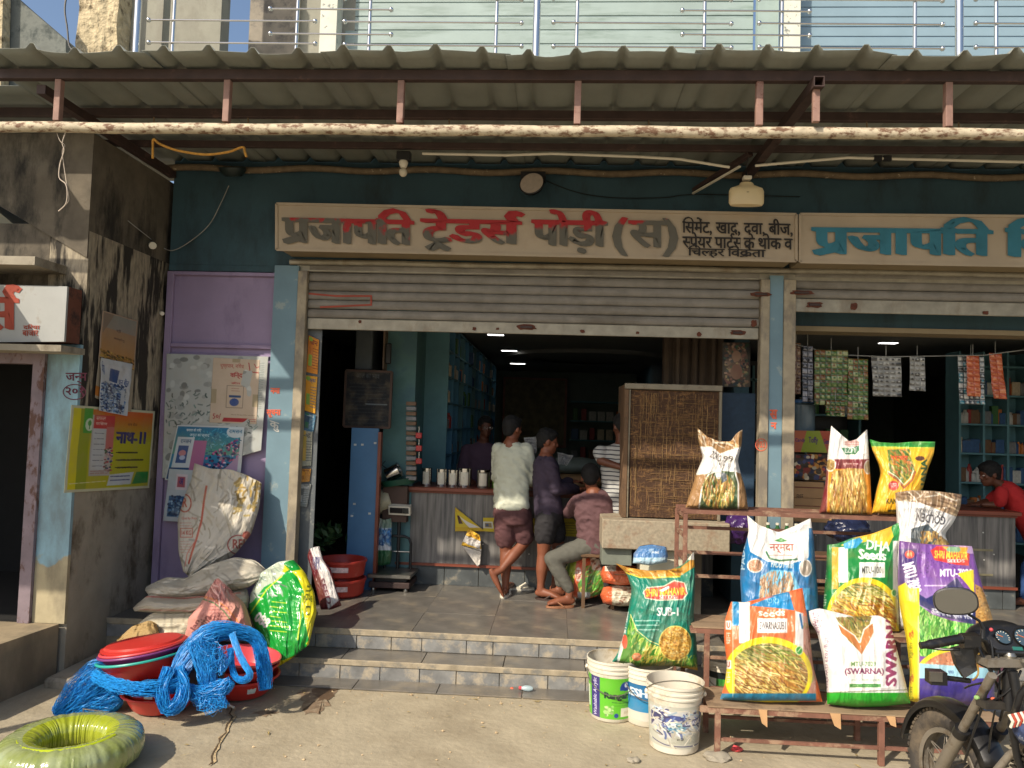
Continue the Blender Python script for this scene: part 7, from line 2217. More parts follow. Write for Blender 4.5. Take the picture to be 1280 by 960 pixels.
hank([(250, 800, -1.72), (268, 820, -1.75), (286, 832, -1.74)], [.06, .07, .05], 34, wob=.04, rr=.0015)
lump('net_core', None, None, P(120, 872, -1.62)+Vector((0, 0, -.02)), (.17, .07, .1), m_net, 4, nets, .01, sub=3)
lump('net_core', None, None, P(252, 832, -1.58), (.16, .09, .13), mat('dark_scrap_cloth', '3a3436', .8, var=.5, vs=14, bump=.3), 6, nets, .012, sub=3)
wire('steel_strap', 'short bent white metal strap sticking out from under the net', [PZ(*q, GZ+.03) for q in ((262, 868), (275, 876), (292, 884))], .008, m_white, 'strap')
one('wire_stand', MB().tube([PZ(104, 902, GZ+.01), P(104, 886, -1.86), P(136, 890, -1.86), PZ(137, 908, GZ+.01)], .004, 6), m_tin, 'small white wire loop standing behind the hose coil', 'wire')
# hose coil wrapped in film
hc = PZ(89, 936, GZ+.1)
t_ = thing('hose_coil', 'yellow green garden hose coil wrapped in clear wrinkled film on the ground', 'hose', (hc.x, hc.y, GZ))
mbh = MB()
ps = []
for i in range(int(64*7)):
    a = 2*pi*i/64
    k = int(i/64)
    ps.append((hc.x+(.252+.02*(k % 2))*cos(a), hc.y+(.252+.02*(k % 2))*sin(a), GZ+.03+i/64*.023))
MB().tube(ps, .014, 8).build('hose', mat('lime_hose', 'a9b822', .3, var=.1, bump=0), t_, True)
def filmmat(c1, c2):
    m, t = newmat('wrinkled_clear_film', .12)
    n = t.noise(7, 5)
    t.ln(t.mix(t.ramp(n, .35, .7), L(c1), L(c2)), t.b.inputs['Base Color'])
    t.b.inputs['Coat Weight'].default_value = .6
    t.b.inputs['Coat Roughness'].default_value = .08
    t.bump(t.noise(16, 6), .4, .02)
    return m
mb = MB()
nu, nv = 220, 28
vs = []
for i in range(nu):
    a = 2*pi*i/nu
    for j in range(nv):
        b = 2*pi*j/nv
        w = float(fbm(cos(a)*6+5+b*.3, sin(a)*6+5, 3, 3)-.5)*.016+.0022*sin(a*61+sin(a*7)*5)
        rr = .25+(.108+w)*cos(b)*(1 if cos(b) > 0 else .95)
        z = (.092+w*.6)*math.copysign(abs(sin(b))**.75, sin(b))
        vs.append((hc.x+rr*cos(a), hc.y+rr*sin(a), GZ+.1+z+.005))
F_ = [(i*nv+j, ((i+1) % nu)*nv+j, ((i+1) % nu)*nv+(j+1) % nv, i*nv+(j+1) % nv) for i in range(nu) for j in range(nv)]
inn = lambda f: cos(2*pi*(f[0] % nv+.5)/nv) < -.3
MB().add(vs, [f for f in F_ if not inn(f)]).build('film_wrap', filmmat('7f8a48', '97a076'), t_, True)
MB().add(vs, [f for f in F_ if inn(f)]).build('inner_coil', filmmat('8f9a22', 'a4ac3c'), t_, True)
# litter
t_ = thing('plastic_bottle', 'small crushed clear plastic bottle lying below the steps', 'bottle', PZ(655, 858, GZ+.04))
q = PZ(652, 860, GZ+.035); q2 = PZ(666, 861, GZ+.035)
MB().tube([q, q+(q2-q)*.3, q+(q2-q)*.7, q2], [.012, .02, .022, .012], 10).build('body', mat('cloudy_plastic', '9fb0b4', .2, bump=0), t_, True)
MB().tube([q+(q-q2)*.25, q], .012, 10).build('cap', m_pk, t_)
lump('litter_wrapper', 'crumpled pink wrapper lying on the ground under the rack', 'litter', PZ(921, 936, GZ+.015), (.03, .02, .014), m_pk, 9, None, .008, sub=2)
lump('litter_wrapper', 'pale paper scrap lying on the ground left of the steps bottle', 'litter', PZ(640, 861, GZ+.012), (.014, .01, .008), m_orp, 11, None, .004, sub=2)
lump('earth_clod', 'flat brown clod lying on the ground in front of the buckets', 'clod', PZ(792, 950, GZ+.01), (.035, .028, .012), m_plaster, 12, None, .006, sub=3)
# ================================================================ people
m_skin = mat('brown_skin', '7d4a33', .55, var=.1, vs=12, bump=.05)
m_skin2 = mat('dark_brown_skin', '5f3826', .55, var=.1, vs=12, bump=.05)
m_hair = mat('black_hair', '0a0908', .8, var=.3, vs=60, bump=.6, bs=120, bd=.006)
m_eye = mat('eye_white', 'c8c0b8', .2, bump=0)
def cloth(name, c, dirt=None, var=.1): return mat(name, c, .85, var=var, vs=5, dirt=dirt, ds=4, da=.56, dw=.15, bump=.35, bs=22, bd=.012)
def loft(mb, rings, side, n=20):
    """closed elliptic tube: rings of (centre, half width along side, half depth)"""
    side = Vector(side).normalized()
    vs, fs = [], []
    m = len(rings)
    for i, (c, a, b) in enumerate(rings):
        t = (Vector(rings[min(i+1, m-1)][0])-Vector(rings[max(i-1, 0)][0])).normalized()
        s = (side-t*side.dot(t)).normalized()
        d = t.cross(s)
        for k in range(n):
            an = 2*pi*k/n
            vs.append(Vector(c)+s*cos(an)*a+d*sin(an)*b)
    for i in range(m-1):
        for k in range(n):
            k2 = (k+1) % n
            fs.append((i*n+k, i*n+k2, (i+1)*n+k2, (i+1)*n+k))
    fs.append(tuple(reversed(range(n))))
    fs.append(tuple(range((m-1)*n, m*n)))
    mb.add(vs, fs)
def limb(mb, a, b, ra, rb, mid=None, n=14):
    a, b = Vector(a), Vector(b)
    d = b-a
    rings = []
    mid = mid if mid is not None else (ra+rb)/2*1.02
    for t, r in ((0, ra), (.25, ra*.45+mid*.55), (.5, mid), (.78, mid*.4+rb*.6), (1, rb)):
        rings.append((a+d*t, r, r))
    sd = d.cross(Vector((0, 1, 0)))
    if sd.length < .01: sd = Vector((1, 0, 0))
    loft(mb, rings, sd, n)
    mb.ell(a, ra*.99, 12); mb.ell(b, rb*.99, 12)
def head(sk, c, f, upv=(0, 0, 1)):
    """face looks along f"""
    c = Vector(c); f = Vector(f).normalized(); u = Vector(upv).normalized()
    s = f.cross(u).normalized(); u = s.cross(f).normalized()
    R = Matrix((s, f, u)).transposed()
    sk.ell(c+f*-.012+u*.02, (.074, .094, .096), 24, R)
    sk.ell(c+f*.022+u*-.045, (.056, .062, .07), 20, R)
    sk.ell(c+f*.06+u*-.088, (.026, .024, .02), 12, R)        # chin
    sk.ell(c+f*.068+u*.022, (.05, .016, .014), 14, R)        # brow
    sk.ell(c+f*.088+u*-.012, (.011, .016, .024), 10, R)      # nose
    sk.ell(c+f*.096+u*-.026, (.016, .012, .01), 10, R)
    sk.ell(c+f*.082+u*-.056, (.022, .011, .008), 10, R)      # lips
    sk.ell(c+f*.08+u*-.067, (.02, .012, .008), 10, R)
    for k in (-1, 1):
        sk.ell(c+s*k*.078+f*-.008+u*-.008, (.01, .02, .032), 10, R)   # ears
        sk.ell(c+s*k*.04+f*.056+u*-.018, (.022, .02, .02), 10, R)      # cheeks
    return R, s, f, u
def hair(par, c, R, s, f, u, k=1.0):
    mb = MB()
    mb.ell(c+f*-.024+u*.036, (.082*k, .096*k, .094*k), 26, R)
    mb.ell(c+f*.03+u*.082, (.062*k, .05*k, .036*k), 16, R)
    mb.ell(c+f*-.055+u*-.02, (.062*k, .05, .06), 16, R)
    return voxel(mb, 'hair', m_hair, par, .007, 3, .004, .03)
def hand(sk, w, d, upn, size=1.0, curl=.5, side=1):
    """wrist w, pointing d, back of hand upn; palm, four unequal bent fingers and a thumb from the side"""
    w = Vector(w); d = Vector(d).normalized(); n = Vector(upn); n = (n-d*n.dot(d)).normalized(); s = d.cross(n)*side
    R = Matrix((s, d, n)).transposed()
    sk.ell(w+d*.045*size, (.038*size, .052*size, .016*size), 14, R)
    for i, (o, l) in enumerate(((-.03, .062), (-.01, .074), (.011, .07), (.03, .054))):
        p = w+d*.08*size+s*o*size
        a = .15
        pts = [p]
        for j in range(3):
            a += curl*(.35+.1*i)
            p = p+(d*cos(a)-n*sin(a))*l*size*(.45, .32, .26)[j]
            pts.append(p)
        sk.tube(pts, [.0092*size, .0088*size, .008*size, .0065*size], 8)
        sk.ell(pts[-1], .0066*size, 8)
    p = w+d*.022*size-s*.03*size
    t1 = p+(d*.6-s*.8).normalized()*.036*size
    t2 = t1+(d*.9-s*.25-n*.3).normalized()*.03*size
    sk.tube([p, t1, t2], [.013*size, .0105*size, .008*size], 8)
    sk.ell(t2, .0082*size, 8)
def foot(sk, ank, heel_dir, toe, r=.036):
    """ankle, toe tip point; sole on the ground"""
    ank = Vector(ank); toe = Vector(toe)
    d = (toe-ank); d.z = 0
    L_ = d.length; d.normalize(); s = d.cross(Vector((0, 0, 1)))
    z0 = toe.z
    rings = [(Vector((ank.x, ank.y, z0+.034))-d*.05, .022, .02), (Vector((ank.x, ank.y, z0+.038))-d*.03, .031, .034), (Vector((ank.x, ank.y, z0+.045))+d*.02, .034, .042),
             (Vector((ank.x, ank.y, z0+.036))+d*L_*.5, .038, .033), (Vector((ank.x, ank.y, z0+.022))+d*L_*.8, .045, .02), (Vector((ank.x, ank.y, z0+.017))+d*L_*.92, .04, .015)]
    loft(sk, rings, s, 16)
    for i, o in enumerate((-.032, -.014, .002, .017, .031)):
        p = Vector((ank.x, ank.y, z0+.014))+d*(L_*(.92-.02*abs(i-1)))+s*o
        sk.ell(p+d*.012, (.012 if i == 0 else .009,)*3, 8)
    limb(sk, Vector((ank.x, ank.y, z0+.05)), ank, .034, r)
def slipper(lb, c, d, m, grp=None, L_=.26):
    c = Vector(c); d = Vector(d).normalized(); s = d.cross(Vector((0, 0, 1)))
    t_ = thing('slipper', lb, 'slipper', c, grp)
    pl = []
    for k in range(24):
        a = 2*pi*k/24
        w = .046*(1-.15*cos(a)) if cos(a) < 0 else .05
        pl.append(c+d*cos(a)*L_/2+s*sin(a)*w)
    MB().prism(pl, (0, 0, .018)).build('sole', m, t_)
    for k in (-1, 1):
        MB().tube([c+d*.07+Vector((0, 0, .018)), c+d*.04+s*k*.03+Vector((0, 0, .06)), c+s*k*.046+d*-.02+Vector((0, 0, .016))], .008, 7).build('strap', m, t_, True)
    return t_
# ---------- man in the white shirt, standing with legs crossed
YA = .80
pA = thing('person', 'person in a pale grey-white shirt and maroon shorts standing at the counter with legs crossed', 'person', PZ(632, 742, 0))
sk, sh, st = MB(), MB(), MB()
hA = P(641, 536, YA+.02)
R_, s_, f_, u_ = head(sk, hA, (.62, .7, -.12), (-.03, -.05, 1))
limb(sk, P(639, 552, YA), hA+Vector((0, 0, -.04)), .054, .05)
side = Vector((.93, -.28, 0))
ch = P(640, 575, YA)
rings = [(P(640, 553, YA), .06, .055), (P(640, 559, YA), .13, .085), (P(640, 566, YA), .175, .105), (P(640, 580, YA), .182, .12), (P(639, 600, YA), .17, .115), (P(639, 618, YA), .168, .12), (P(639, 633, YA), .172, .13), (P(639, 636, YA), .166, .125)]
loft(sh, rings, side, 26)
shR, elR, wrR = P(657, 563, YA-.02), P(664, 598, YA+.02), P(669, 607, YA+.22)
limb(sh, shR, elR, .07, .058, .062); limb(sh, elR, elR+(wrR-elR)*.35, .06, .055)
limb(sk, elR, wrR, .04, .027); hand(sk, wrR, wrR-elR, (0, 0, 1), 1, .35, 1)
shL, elL, wrL = P(624, 562, YA+.05), P(622, 596, YA+.12), P(632, 609, YA+.3)
limb(sh, shL, elL, .07, .058, .062); limb(sh, elL, elL+(wrL-elL)*.4, .058, .055); limb(sk, elL, wrL, .04, .027); hand(sk, wrL, wrL-elL, (0, 0, 1), 1, .4, -1)
hl, hr = P(630, 640, YA), P(651, 641, YA+.02)
loft(st, [(P(640, 626, YA), .15, .11), (P(640, 636, YA), .165, .12), (P(640, 648, YA), .17, .125), (P(640, 655, YA), .15, .11)], side, 24)
knL, anL = P(632, 688, YA+.03), P(632, 729, YA-.01)
knR, anR = P(656, 677, YA+.06), P(627, 712, YA-.10)
limb(st, hl, hl+(knL-hl)*.72, .1, .092, .1); limb(st, hr, hr+(knR-hr)*.82, .1, .092, .1)
limb(sk, hl, knL, .08, .055, .075); limb(sk, knL, anL, .054, .034, .056)
limb(sk, hr, knR, .08, .056, .075); limb(sk, knR, anR, .055, .034, .054)
foot(sk, anL, None, PZ(636, 733, .02)+Vector((.02, .1, 0)))
# crossed foot resting on its toes, heel raised to the left
tp = Vector((P(629, 727, YA-.14).x, YA-.12, .035)); hp = P(613, 711, YA-.14)
rings = [(hp, .02, .018), (hp+(tp-hp)*.12, .03, .028), (hp+(tp-hp)*.4, .034, .032), (hp+(tp-hp)*.75, .042, .022), (tp, .036, .014)]
loft(sk, rings, (0, 1, 0), 14)
for o in (-.03, -.015, 0, .014, .027): sk.ell(tp+(tp-hp).normalized()*.012+Vector((0, o, 0)), .01, 8)
limb(sk, anR, hp+(tp-hp)*.2, .034, .032)
limb(sk, P(639, 556, YA), P(640, 642, YA), .08, .09)
voxel(sk, 'body', m_skin, pA, .008, 4)
voxel(sh, 'shirt', cloth('pale_shirt_cloth', 'c2c5b2', 'a8ac9a'), pA, .011, 8, .011, .085)
voxel(st, 'shorts', cloth('maroon_shorts_cloth', '583839'), pA, .011, 6, .009, .07)
hair(pA, hA, R_, s_, f_, u_)
slipper('white slipper under the foot of the person in the pale shirt', Vector((P(632, 742, YA).x, YA+.02, .001)), (.15, 1, 0), m_white, 'white slippers')
slipper('empty white slipper on the floor between the two standing men', PZ(652, 737, .001), (1, .15, 0), m_white, 'white slippers')
# ---------- man in dark purple shirt, profile to the right
YB = .78
pB = thing('person', 'person in a dark purple long sleeved shirt and black shorts leaning on the counter', 'person', PZ(678, 744, 0))
sk, sh, st = MB(), MB(), MB()
hB = P(685, 552, YB+.02)
R_, s_, f_, u_ = head(sk, hB, (1, .12, -.18), (.12, 0, 1))
limb(sk, P(681, 571, YB), hB+Vector((-.01, 0, -.05)), .055, .05)
sd = Vector((.35, .94, 0))
loft(sh, [(P(681, 570, YB), .06, .055), (P(681, 575, YB), .14, .085), (P(682, 583, YB), .17, .11), (P(683, 600, YB), .165, .118), (P(684, 620, YB), .15, .115), (P(686, 640, YB), .15, .125), (P(686, 644, YB), .145, .12)], sd, 26)
s1_, e1, w1 = P(686, 580, YB-.14), P(695, 611, YB-.12), P(719, 611, YB+.16)
limb(sh, s1_, e1, .068, .052, .058); limb(sh, e1, w1, .054, .042); limb(sk, e1, w1, .036, .028); hand(sk, w1, (1, .35, .04), (0, 0, 1), 1.05, .2, 1)
s2_, e2, w2 = P(684, 580, YB+.14), P(698, 608, YB+.2), P(712, 602, YB+.3)
limb(sh, s2_, e2, .066, .05, .055); limb(sh, e2, w2, .05, .042); limb(sk, e2, w2, .036, .028); hand(sk, w2, (1, .5, .1), (0, 0, 1), 1, .4, -1)
hl, hr = P(683, 648, YB-.07), P(691, 648, YB+.09)
loft(st, [(P(686, 634, YB), .14, .11), (P(686, 646, YB), .15, .125), (P(686, 656, YB), .13, .11)], sd, 24)
kn1, an1 = P(679, 692, YB-.05), P(676, 731, YB-.06)
kn2, an2 = P(699, 690, YB+.12), P(694, 728, YB+.14)
limb(st, hl, hl+(kn1-hl)*.52, .097, .092, .1); limb(st, hr, hr+(kn2-hr)*.5, .097, .092, .1)
limb(sk, hl, kn1, .085, .057, .078); limb(sk, kn1, an1, .055, .034, .058); limb(sk, hr, kn2, .085, .056, .078); limb(sk, kn2, an2, .054, .034, .056)
foot(sk, an1, None, Vector((an1.x+.2, an1.y-.06, .022))); foot(sk, an2, None, Vector((an2.x+.2, an2.y-.03, .022)))
limb(sk, P(682, 574, YB), P(687, 648, YB), .08, .09)
voxel(sk, 'body', m_skin, pB, .008, 4)
voxel(sh, 'shirt', cloth('dark_purple_cloth', '3a3040', '2c2634'), pB, .011, 8, .011, .085)
voxel(st, 'shorts', cloth('black_shorts_cloth', '262426'), pB, .011, 6, .009, .07)
hair(pB, hB, R_, s_, f_, u_, 1.0)
m_bsl = mat('dark_brown_rubber', '3c2c26', .6, bump=0)
slipper('dark slipper under the nearer foot of the person in purple', Vector((an1.x+.075, an1.y-.02, .001)), (1, -.3, 0), m_bsl, 'dark slippers')
slipper('dark slipper under the farther foot of the person in purple', Vector((an2.x+.075, an2.y-.015, .001)), (1, -.15, 0), m_bsl, 'dark slippers')
# ---------- seated man in brown shirt and jeans
YS = .58
st_ = thing('stool', 'low wooden stool under the seated person', 'stool', (P(748, 680, YS).x, YS, 0))
sx_ = P(748, 680, YS).x
zt_ = P(748, 690, YS).z
MB().box((sx_-.16, YS-.14, zt_-.03), (sx_+.16, YS+.14, zt_), .006).build('seat', m_woodv, st_)
for a in (-1, 1):
    for b in (-1, 1): MB().box((sx_+a*.13-.015, YS+b*.11-.015, 0), (sx_+a*.13+.015, YS+b*.11+.015, zt_-.031)).build('leg', m_woodv, st_)
pC = thing('person', 'seated person in a dusty maroon shirt and grey jeans with back to the street', 'person', (sx_, YS, 0))
sk, sh, st = MB(), MB(), MB()
hC = P(738, 597, YS+.08)
R_, s_, f_, u_ = head(sk, hC, (.05, .95, -.2), (0, .15, 1))
limb(sk, P(741, 614, YS+.03), hC+Vector((0, 0, -.05)), .056, .052)
sd = Vector((1, .12, 0))
loft(sh, [(P(741, 613, YS+.02), .065, .06), (P(742, 619, YS+.02), .15, .09), (P(743, 627, YS), .19, .115), (P(744, 642, YS-.01), .185, .125), (P(745, 660, YS), .172, .13), (P(746, 676, YS), .18, .14), (P(747, 690, YS), .165, .135)], sd, 28)
s1_, e1, w1 = P(723, 628, YS+.02), P(711, 640, YS+.2), P(722, 617, YS+.42)
limb(sh, s1_, e1, .07, .056, .06); limb(sh, e1, e1+(w1-e1)*.3, .056, .05); limb(sk, e1, w1, .038, .028); hand(sk, w1, (.6, .6, .2), (0, 0, 1), 1, .5, -1)
s2_, e2, w2 = P(763, 629, YS+.02), P(772, 655, YS+.1), P(760, 662, YS+.3)
limb(sh, s2_, e2, .07, .056, .06); limb(sh, e2, e2+(w2-e2)*.4, .056, .05); limb(sk, e2, w2, .038, .028); hand(sk, w2, (-.3, .9, 0), (0, 0, 1), 1, .4, 1)
hl, hr = P(737, 682, YS-.04), P(752, 684, YS+.1)
kn1, an1 = P(690, 699, YS-.10), P(712, 737, YS-.12)
kn2, an2 = P(702, 690, YS+.22), P(700, 730, YS+.2)
loft(st, [(P(744, 672, YS), .16, .12), (P(744, 684, YS), .17, .14), (P(742, 694, YS), .15, .12)], sd, 24)
limb(st, hl, kn1, .1, .07, .088); limb(st, kn1, an1+(kn1-an1)*.04, .072, .05, .064)
limb(st, hr, kn2, .1, .07, .088); limb(st, kn2, an2+(kn2-an2)*.04, .07, .05, .064)
limb(sk, kn1, an1, .04, .033); limb(sk, kn2, an2, .04, .033)
foot(sk, an1, None, Vector((an1.x-.2, an1.y-.05, .022))); foot(sk, an2, None, Vector((an2.x-.18, an2.y-.05, .022)))
limb(sk, P(742, 618, YS), P(745, 680, YS), .08, .09)
limb(sk, hl, kn1, .07, .045); limb(sk, hr, kn2, .07, .045)
voxel(sk, 'body', m_skin, pC, .008, 4)
voxel(sh, 'shirt', cloth('dusty_maroon_cloth', '5c4042', '4c3436'), pC, .011, 8, .012, .085)
voxel(st, 'jeans', cloth('grey_jeans_cloth', '57564e', '6a685e'), pC, .011, 6, .005, .07)
hair(pC, hC, R_, s_, f_, u_, 1.03)
slipper('brown slipper under the front foot of the seated person', Vector((an1.x-.08, an1.y-.02, .001)), (-1, -.25, 0), mat('tan_rubber', '9a6a4c', .6, bump=0), 'brown slippers')
slipper('brown slipper under the rear foot of the seated person', Vector((an2.x-.075, an2.y-.02, .001)), (-1, -.25, 0), mat('tan_rubber', ''), 'brown slippers')
# ---------- man in striped shirt half behind the cooler
def stripes():
    m, t = newmat('striped_cloth', .85)
    tc = t.node('ShaderNodeTexCoord')
    sp = t.node('ShaderNodeSeparateXYZ'); t.ln(tc.outputs['Object'], sp.inputs[0])
    z = t.math('ADD', t.math('MULTIPLY', sp.outputs[2], 26), t.math('MULTIPLY', t.noise(6, 2), .6))
    w = t.math('FRACT', z)
    c = t.mix(t.ramp(w, .7, .74), L('a9aaa6'), L('3c3c44'))
    t.ln(c, t.b.inputs['Base Color'])
    return m
YD2 = .62
pD = thing('person', 'person in a white and grey striped shirt half hidden behind the cooler', 'person', (P(783, 560, YD2).x, YD2, 0))
sk, sh, st = MB(), MB(), MB()
cx = P(777, 540, YD2).x
hD = Vector((cx, YD2+.02, 1.62))
R_, s_, f_, u_ = head(sk, hD, (-.4, .9, -.2))
limb(sk, (cx, YD2, 1.45), hD+Vector((0, 0, -.05)), .055, .05)
sd = Vector((1, -.3, 0))
loft(sh, [((cx, YD2, 1.47), .06, .055), ((cx, YD2, 1.43), .15, .09), ((cx, YD2, 1.37), .19, .115), ((cx, YD2, 1.2), .185, .12), ((cx, YD2, 1.02), .17, .12), ((cx, YD2, .84), .175, .125)], sd, 26)
e1, w1 = P(751, 576, YD2-.06), P(776, 584, YD2-.16)
limb(sh, (cx-.19, YD2, 1.38), Vector((cx-.19, YD2, 1.38)).lerp(e1, .5), .068, .06); limb(sk, (cx-.19, YD2, 1.38), e1, .045, .04); limb(sk, e1, w1, .04, .028); hand(sk, w1, (1, .3, 0), (0, 0, 1), 1, .5, 1)
e2 = Vector((cx+.24, YD2+.02, 1.12)); w2 = Vector((cx+.1, YD2+.26, 1.05))
limb(sh, (cx+.19, YD2, 1.38), Vector((cx+.19, YD2, 1.38)).lerp(e2, .62), .07, .062); limb(sk, (cx+.19, YD2, 1.38), e2, .045, .04); limb(sk, e2, w2, .04, .028); hand(sk, w2, (-.6, .7, 0), (0, 0, 1), 1, .5, -1)
for k in (-1, 1):
    limb(st, (cx+k*.09, YD2, .86), (cx+k*.1, YD2-.01, .47), .1, .075, .09); limb(st, (cx+k*.1, YD2-.01, .47), (cx+k*.1, YD2+.02, .1), .075, .06)
    a = Vector((cx+k*.1, YD2+.02, .08)); limb(sk, (cx+k*.1, YD2, .2), a, .04, .034); foot(sk, a, None, Vector((a.x-.03, a.y+.18, .005)))
limb(sk, (cx, YD2, 1.42), (cx, YD2, .86), .08, .09)
for k in (-1, 1): limb(sk, (cx+k*.06, YD2, .86), (cx+k*.1, YD2-.01, .47), .07, .045); limb(sk, (cx+k*.1, YD2-.01, .47), (cx+k*.1, YD2+.02, .1), .045, .036)
voxel(sk, 'body', m_skin2, pD, .009, 4)
voxel(sh, 'shirt', stripes(), pD, .012, 8, .005, .09)
voxel(st, 'trousers', cloth('dark_trouser_cloth', '2c2c30'), pD, .012, 6)
hair(pD, hD, R_, s_, f_, u_)
# ---------- dim figure behind the counter wearing glasses
YE = 2.1
pE = thing('person', 'dim person with glasses and a purple shirt standing behind the counter', 'person', (P(603, 560, YE).x, YE, 0))
sk, sh, st = MB(), MB(), MB()
hE = P(607, 534, YE); cx = hE.x-.02
R_, s_, f_, u_ = head(sk, hE, (.35, -.9, -.1))
limb(sk, (cx, YE+.02, hE.z-.17), hE+Vector((0, 0, -.05)), .055, .05)
z = hE.z-.16
loft(sh, [((cx, YE, z), .06, .055), ((cx, YE, z-.05), .15, .09), ((cx, YE, z-.11), .19, .115), ((cx, YE, z-.3), .18, .12), ((cx, YE, z-.55), .17, .12), ((cx, YE, z-.68), .17, .12)], (1, .2, 0), 24)
for k in (-1, 1):
    e = Vector((cx+k*.24, YE-.05, z-.4)); w = Vector((cx+k*.1, YE-.28, z-.42))
    limb(sh, (cx+k*.18, YE, z-.1), Vector((cx+k*.18, YE, z-.1)).lerp(e, .7), .07, .06); limb(sk, (cx+k*.18, YE, z-.1), e, .045, .04); limb(sk, e, w, .04, .028); hand(sk, w, (-k*.4, -.9, 0), (0, 0, 1), 1, .5, k)
    limb(st, (cx+k*.09, YE, z-.62), (cx+k*.1, YE, .47), .1, .075, .09); limb(st, (cx+k*.1, YE, .47), (cx+k*.1, YE, .1), .075, .06)
    a = Vector((cx+k*.1, YE, .08)); foot(sk, a, None, Vector((a.x, a.y-.2, .005)))
limb(sk, (cx, YE, z-.04), (cx, YE, .86), .08, .09)
for k in (-1, 1): limb(sk, (cx+k*.06, YE, .86), (cx+k*.1, YE, .47), .07, .045); limb(sk, (cx+k*.1, YE, .47), (cx+k*.1, YE, .1), .045, .036)
voxel(sk, 'body', m_skin2, pE, .01, 4)
voxel(sh, 'shirt', cloth('dim_purple_cloth', '4c3848'), pE, .013, 8, .005, .09)
voxel(st, 'trousers', cloth('dark_trouser_cloth', ''), pE, .013, 6)
hair(pE, hE, R_, s_, f_, u_)
g = MB()
for k in (-1, 1): g.tube([hE+s_*(k*.03)+f_*.098+u_*.006+s_*(.022*cos(a))+u_*(.016*sin(a)) for a in np.linspace(0, 2*pi, 14)[:-1]], .002, 5, closed=True)
g.tube([hE+s_*-.052+f_*.097+u_*.006, hE+s_*-.076+u_*.004], .002, 5); g.tube([hE+s_*.052+f_*.097+u_*.006, hE+s_*.076+u_*.004], .002, 5)
g.build('glasses', m_tin, pE, True)
for k in (-1, 1): MB().ell(hE+s_*(k*.03)+f_*.074+u_*.004, (.012, .012, .008), 10).build('eye', m_eye, pE, True)
# ---------- boy in red leaning over the right counter
YF = 1.42
pF = thing('person', 'boy in a red t-shirt and blue jeans leaning over the end of the right counter', 'person', PZ(1300, 740, 0))
sk, sh, st = MB(), MB(), MB()
hF = P(1236, 593, YF)
R_, s_, f_, u_ = head(sk, hF, (-1, -.12, -.22), (-.25, 0, 1))
limb(sk, P(1252, 607, YF), hF+Vector((.02, 0, -.05)), .05, .046)
sd = Vector((.15, 1, 0))
loft(sh, [(P(1250, 605, YF), .055, .05), (P(1255, 609, YF), .12, .085), (P(1263, 618, YF), .16, .11), (P(1277, 638, YF), .155, .115), (P(1291, 660, YF), .145, .115), (P(1300, 678, YF), .145, .115)], sd, 24)
s1_, e1, w1 = P(1252, 616, YF-.14), P(1249, 632, YF-.12), P(1228, 633, YF-.05)
e1.z = max(e1.z, .975); w1.z = .965
limb(sh, s1_, s1_.lerp(e1, .8), .066, .056); limb(sk, s1_, e1, .04, .034); limb(sk, e1, w1, .035, .026); hand(sk, w1, (-1, .2, 0), (0, 0, 1), .9, .35, 1)
s2_ = P(1256, 614, YF+.13); e2 = Vector((e1.x+.04, YF+.16, .985)); w2 = Vector((w1.x+.02, YF+.06, .965))
limb(sh, s2_, s2_.lerp(e2, .8), .066, .056); limb(sk, s2_, e2, .04, .034); limb(sk, e2, w2, .035, .026); hand(sk, w2, (-1, -.2, 0), (0, 0, 1), .9, .35, -1)
hp_ = P(1301, 678, YF)
for k, ax in ((-1, 1286), (1, 1306)):
    kn = P(ax, 708, YF+k*.08); an = P(ax-4, 737, YF+k*.09); an.z = .09
    limb(st, hp_+Vector((0, k*.07, 0)), kn, .095, .066, .085); limb(st, kn, an, .066, .052)
    foot(sk, an, None, Vector((an.x-.19, an.y-.02, .012))); limb(sk, kn, an, .035, .035); limb(sk, hp_+Vector((0, k*.05, 0)), kn, .06, .04)
loft(st, [(hp_+Vector((-.04, 0, .08)), .14, .11), (hp_, .15, .12), (hp_+Vector((0, 0, -.08)), .13, .11)], sd, 20)
limb(sk, P(1253, 612, YF), hp_, .07, .07)
voxel(sk, 'body', m_skin2, pF, .009, 4)
voxel(sh, 'shirt', cloth('bright_red_cloth', 'b02426'), pF, .012, 8, .005, .09)
voxel(st, 'jeans', cloth('blue_jeans_cloth', '2a4a7c'), pF, .012, 6, .004, .08)
hair(pF, hF, R_, s_, f_, u_, 1.06)
for (o, c_, f2, u2, s2) in ((pF, hF, f_, u_, s_),):
    for k in (-1, 1): MB().ell(c_+s2*(k*.03)+f2*.074+u2*.004, (.011, .011, .007), 10).build('eye', m_eye, o, True)
# papers in the men's hands
def paper(lb, c, k, par=None):
    cv = Cv(0, 0, 40, 30, 'c4c4c0', 1.4)
    cv.rect(0, 0, 40, 30, 'c0c0bc'); cv.scrawl(3, 3, 37, 27, '5a5a60', 9, 1)
    sheet('newspaper', cv, m_paper, c, label=lb, cat='paper', wav=.03, seed=k)
paper('crumpled newspaper held up between the two standing men', [P(*q, YA+.35) for q in ((655, 547), (671, 546), (671, 566), (659, 568))], 3)
paper('folded paper sheet lying across the counter beyond the person in purple', [P(696, 566, 1.35), P(716, 571, 1.4), P(708, 583, 1.25), P(697, 582, 1.2)], 4)
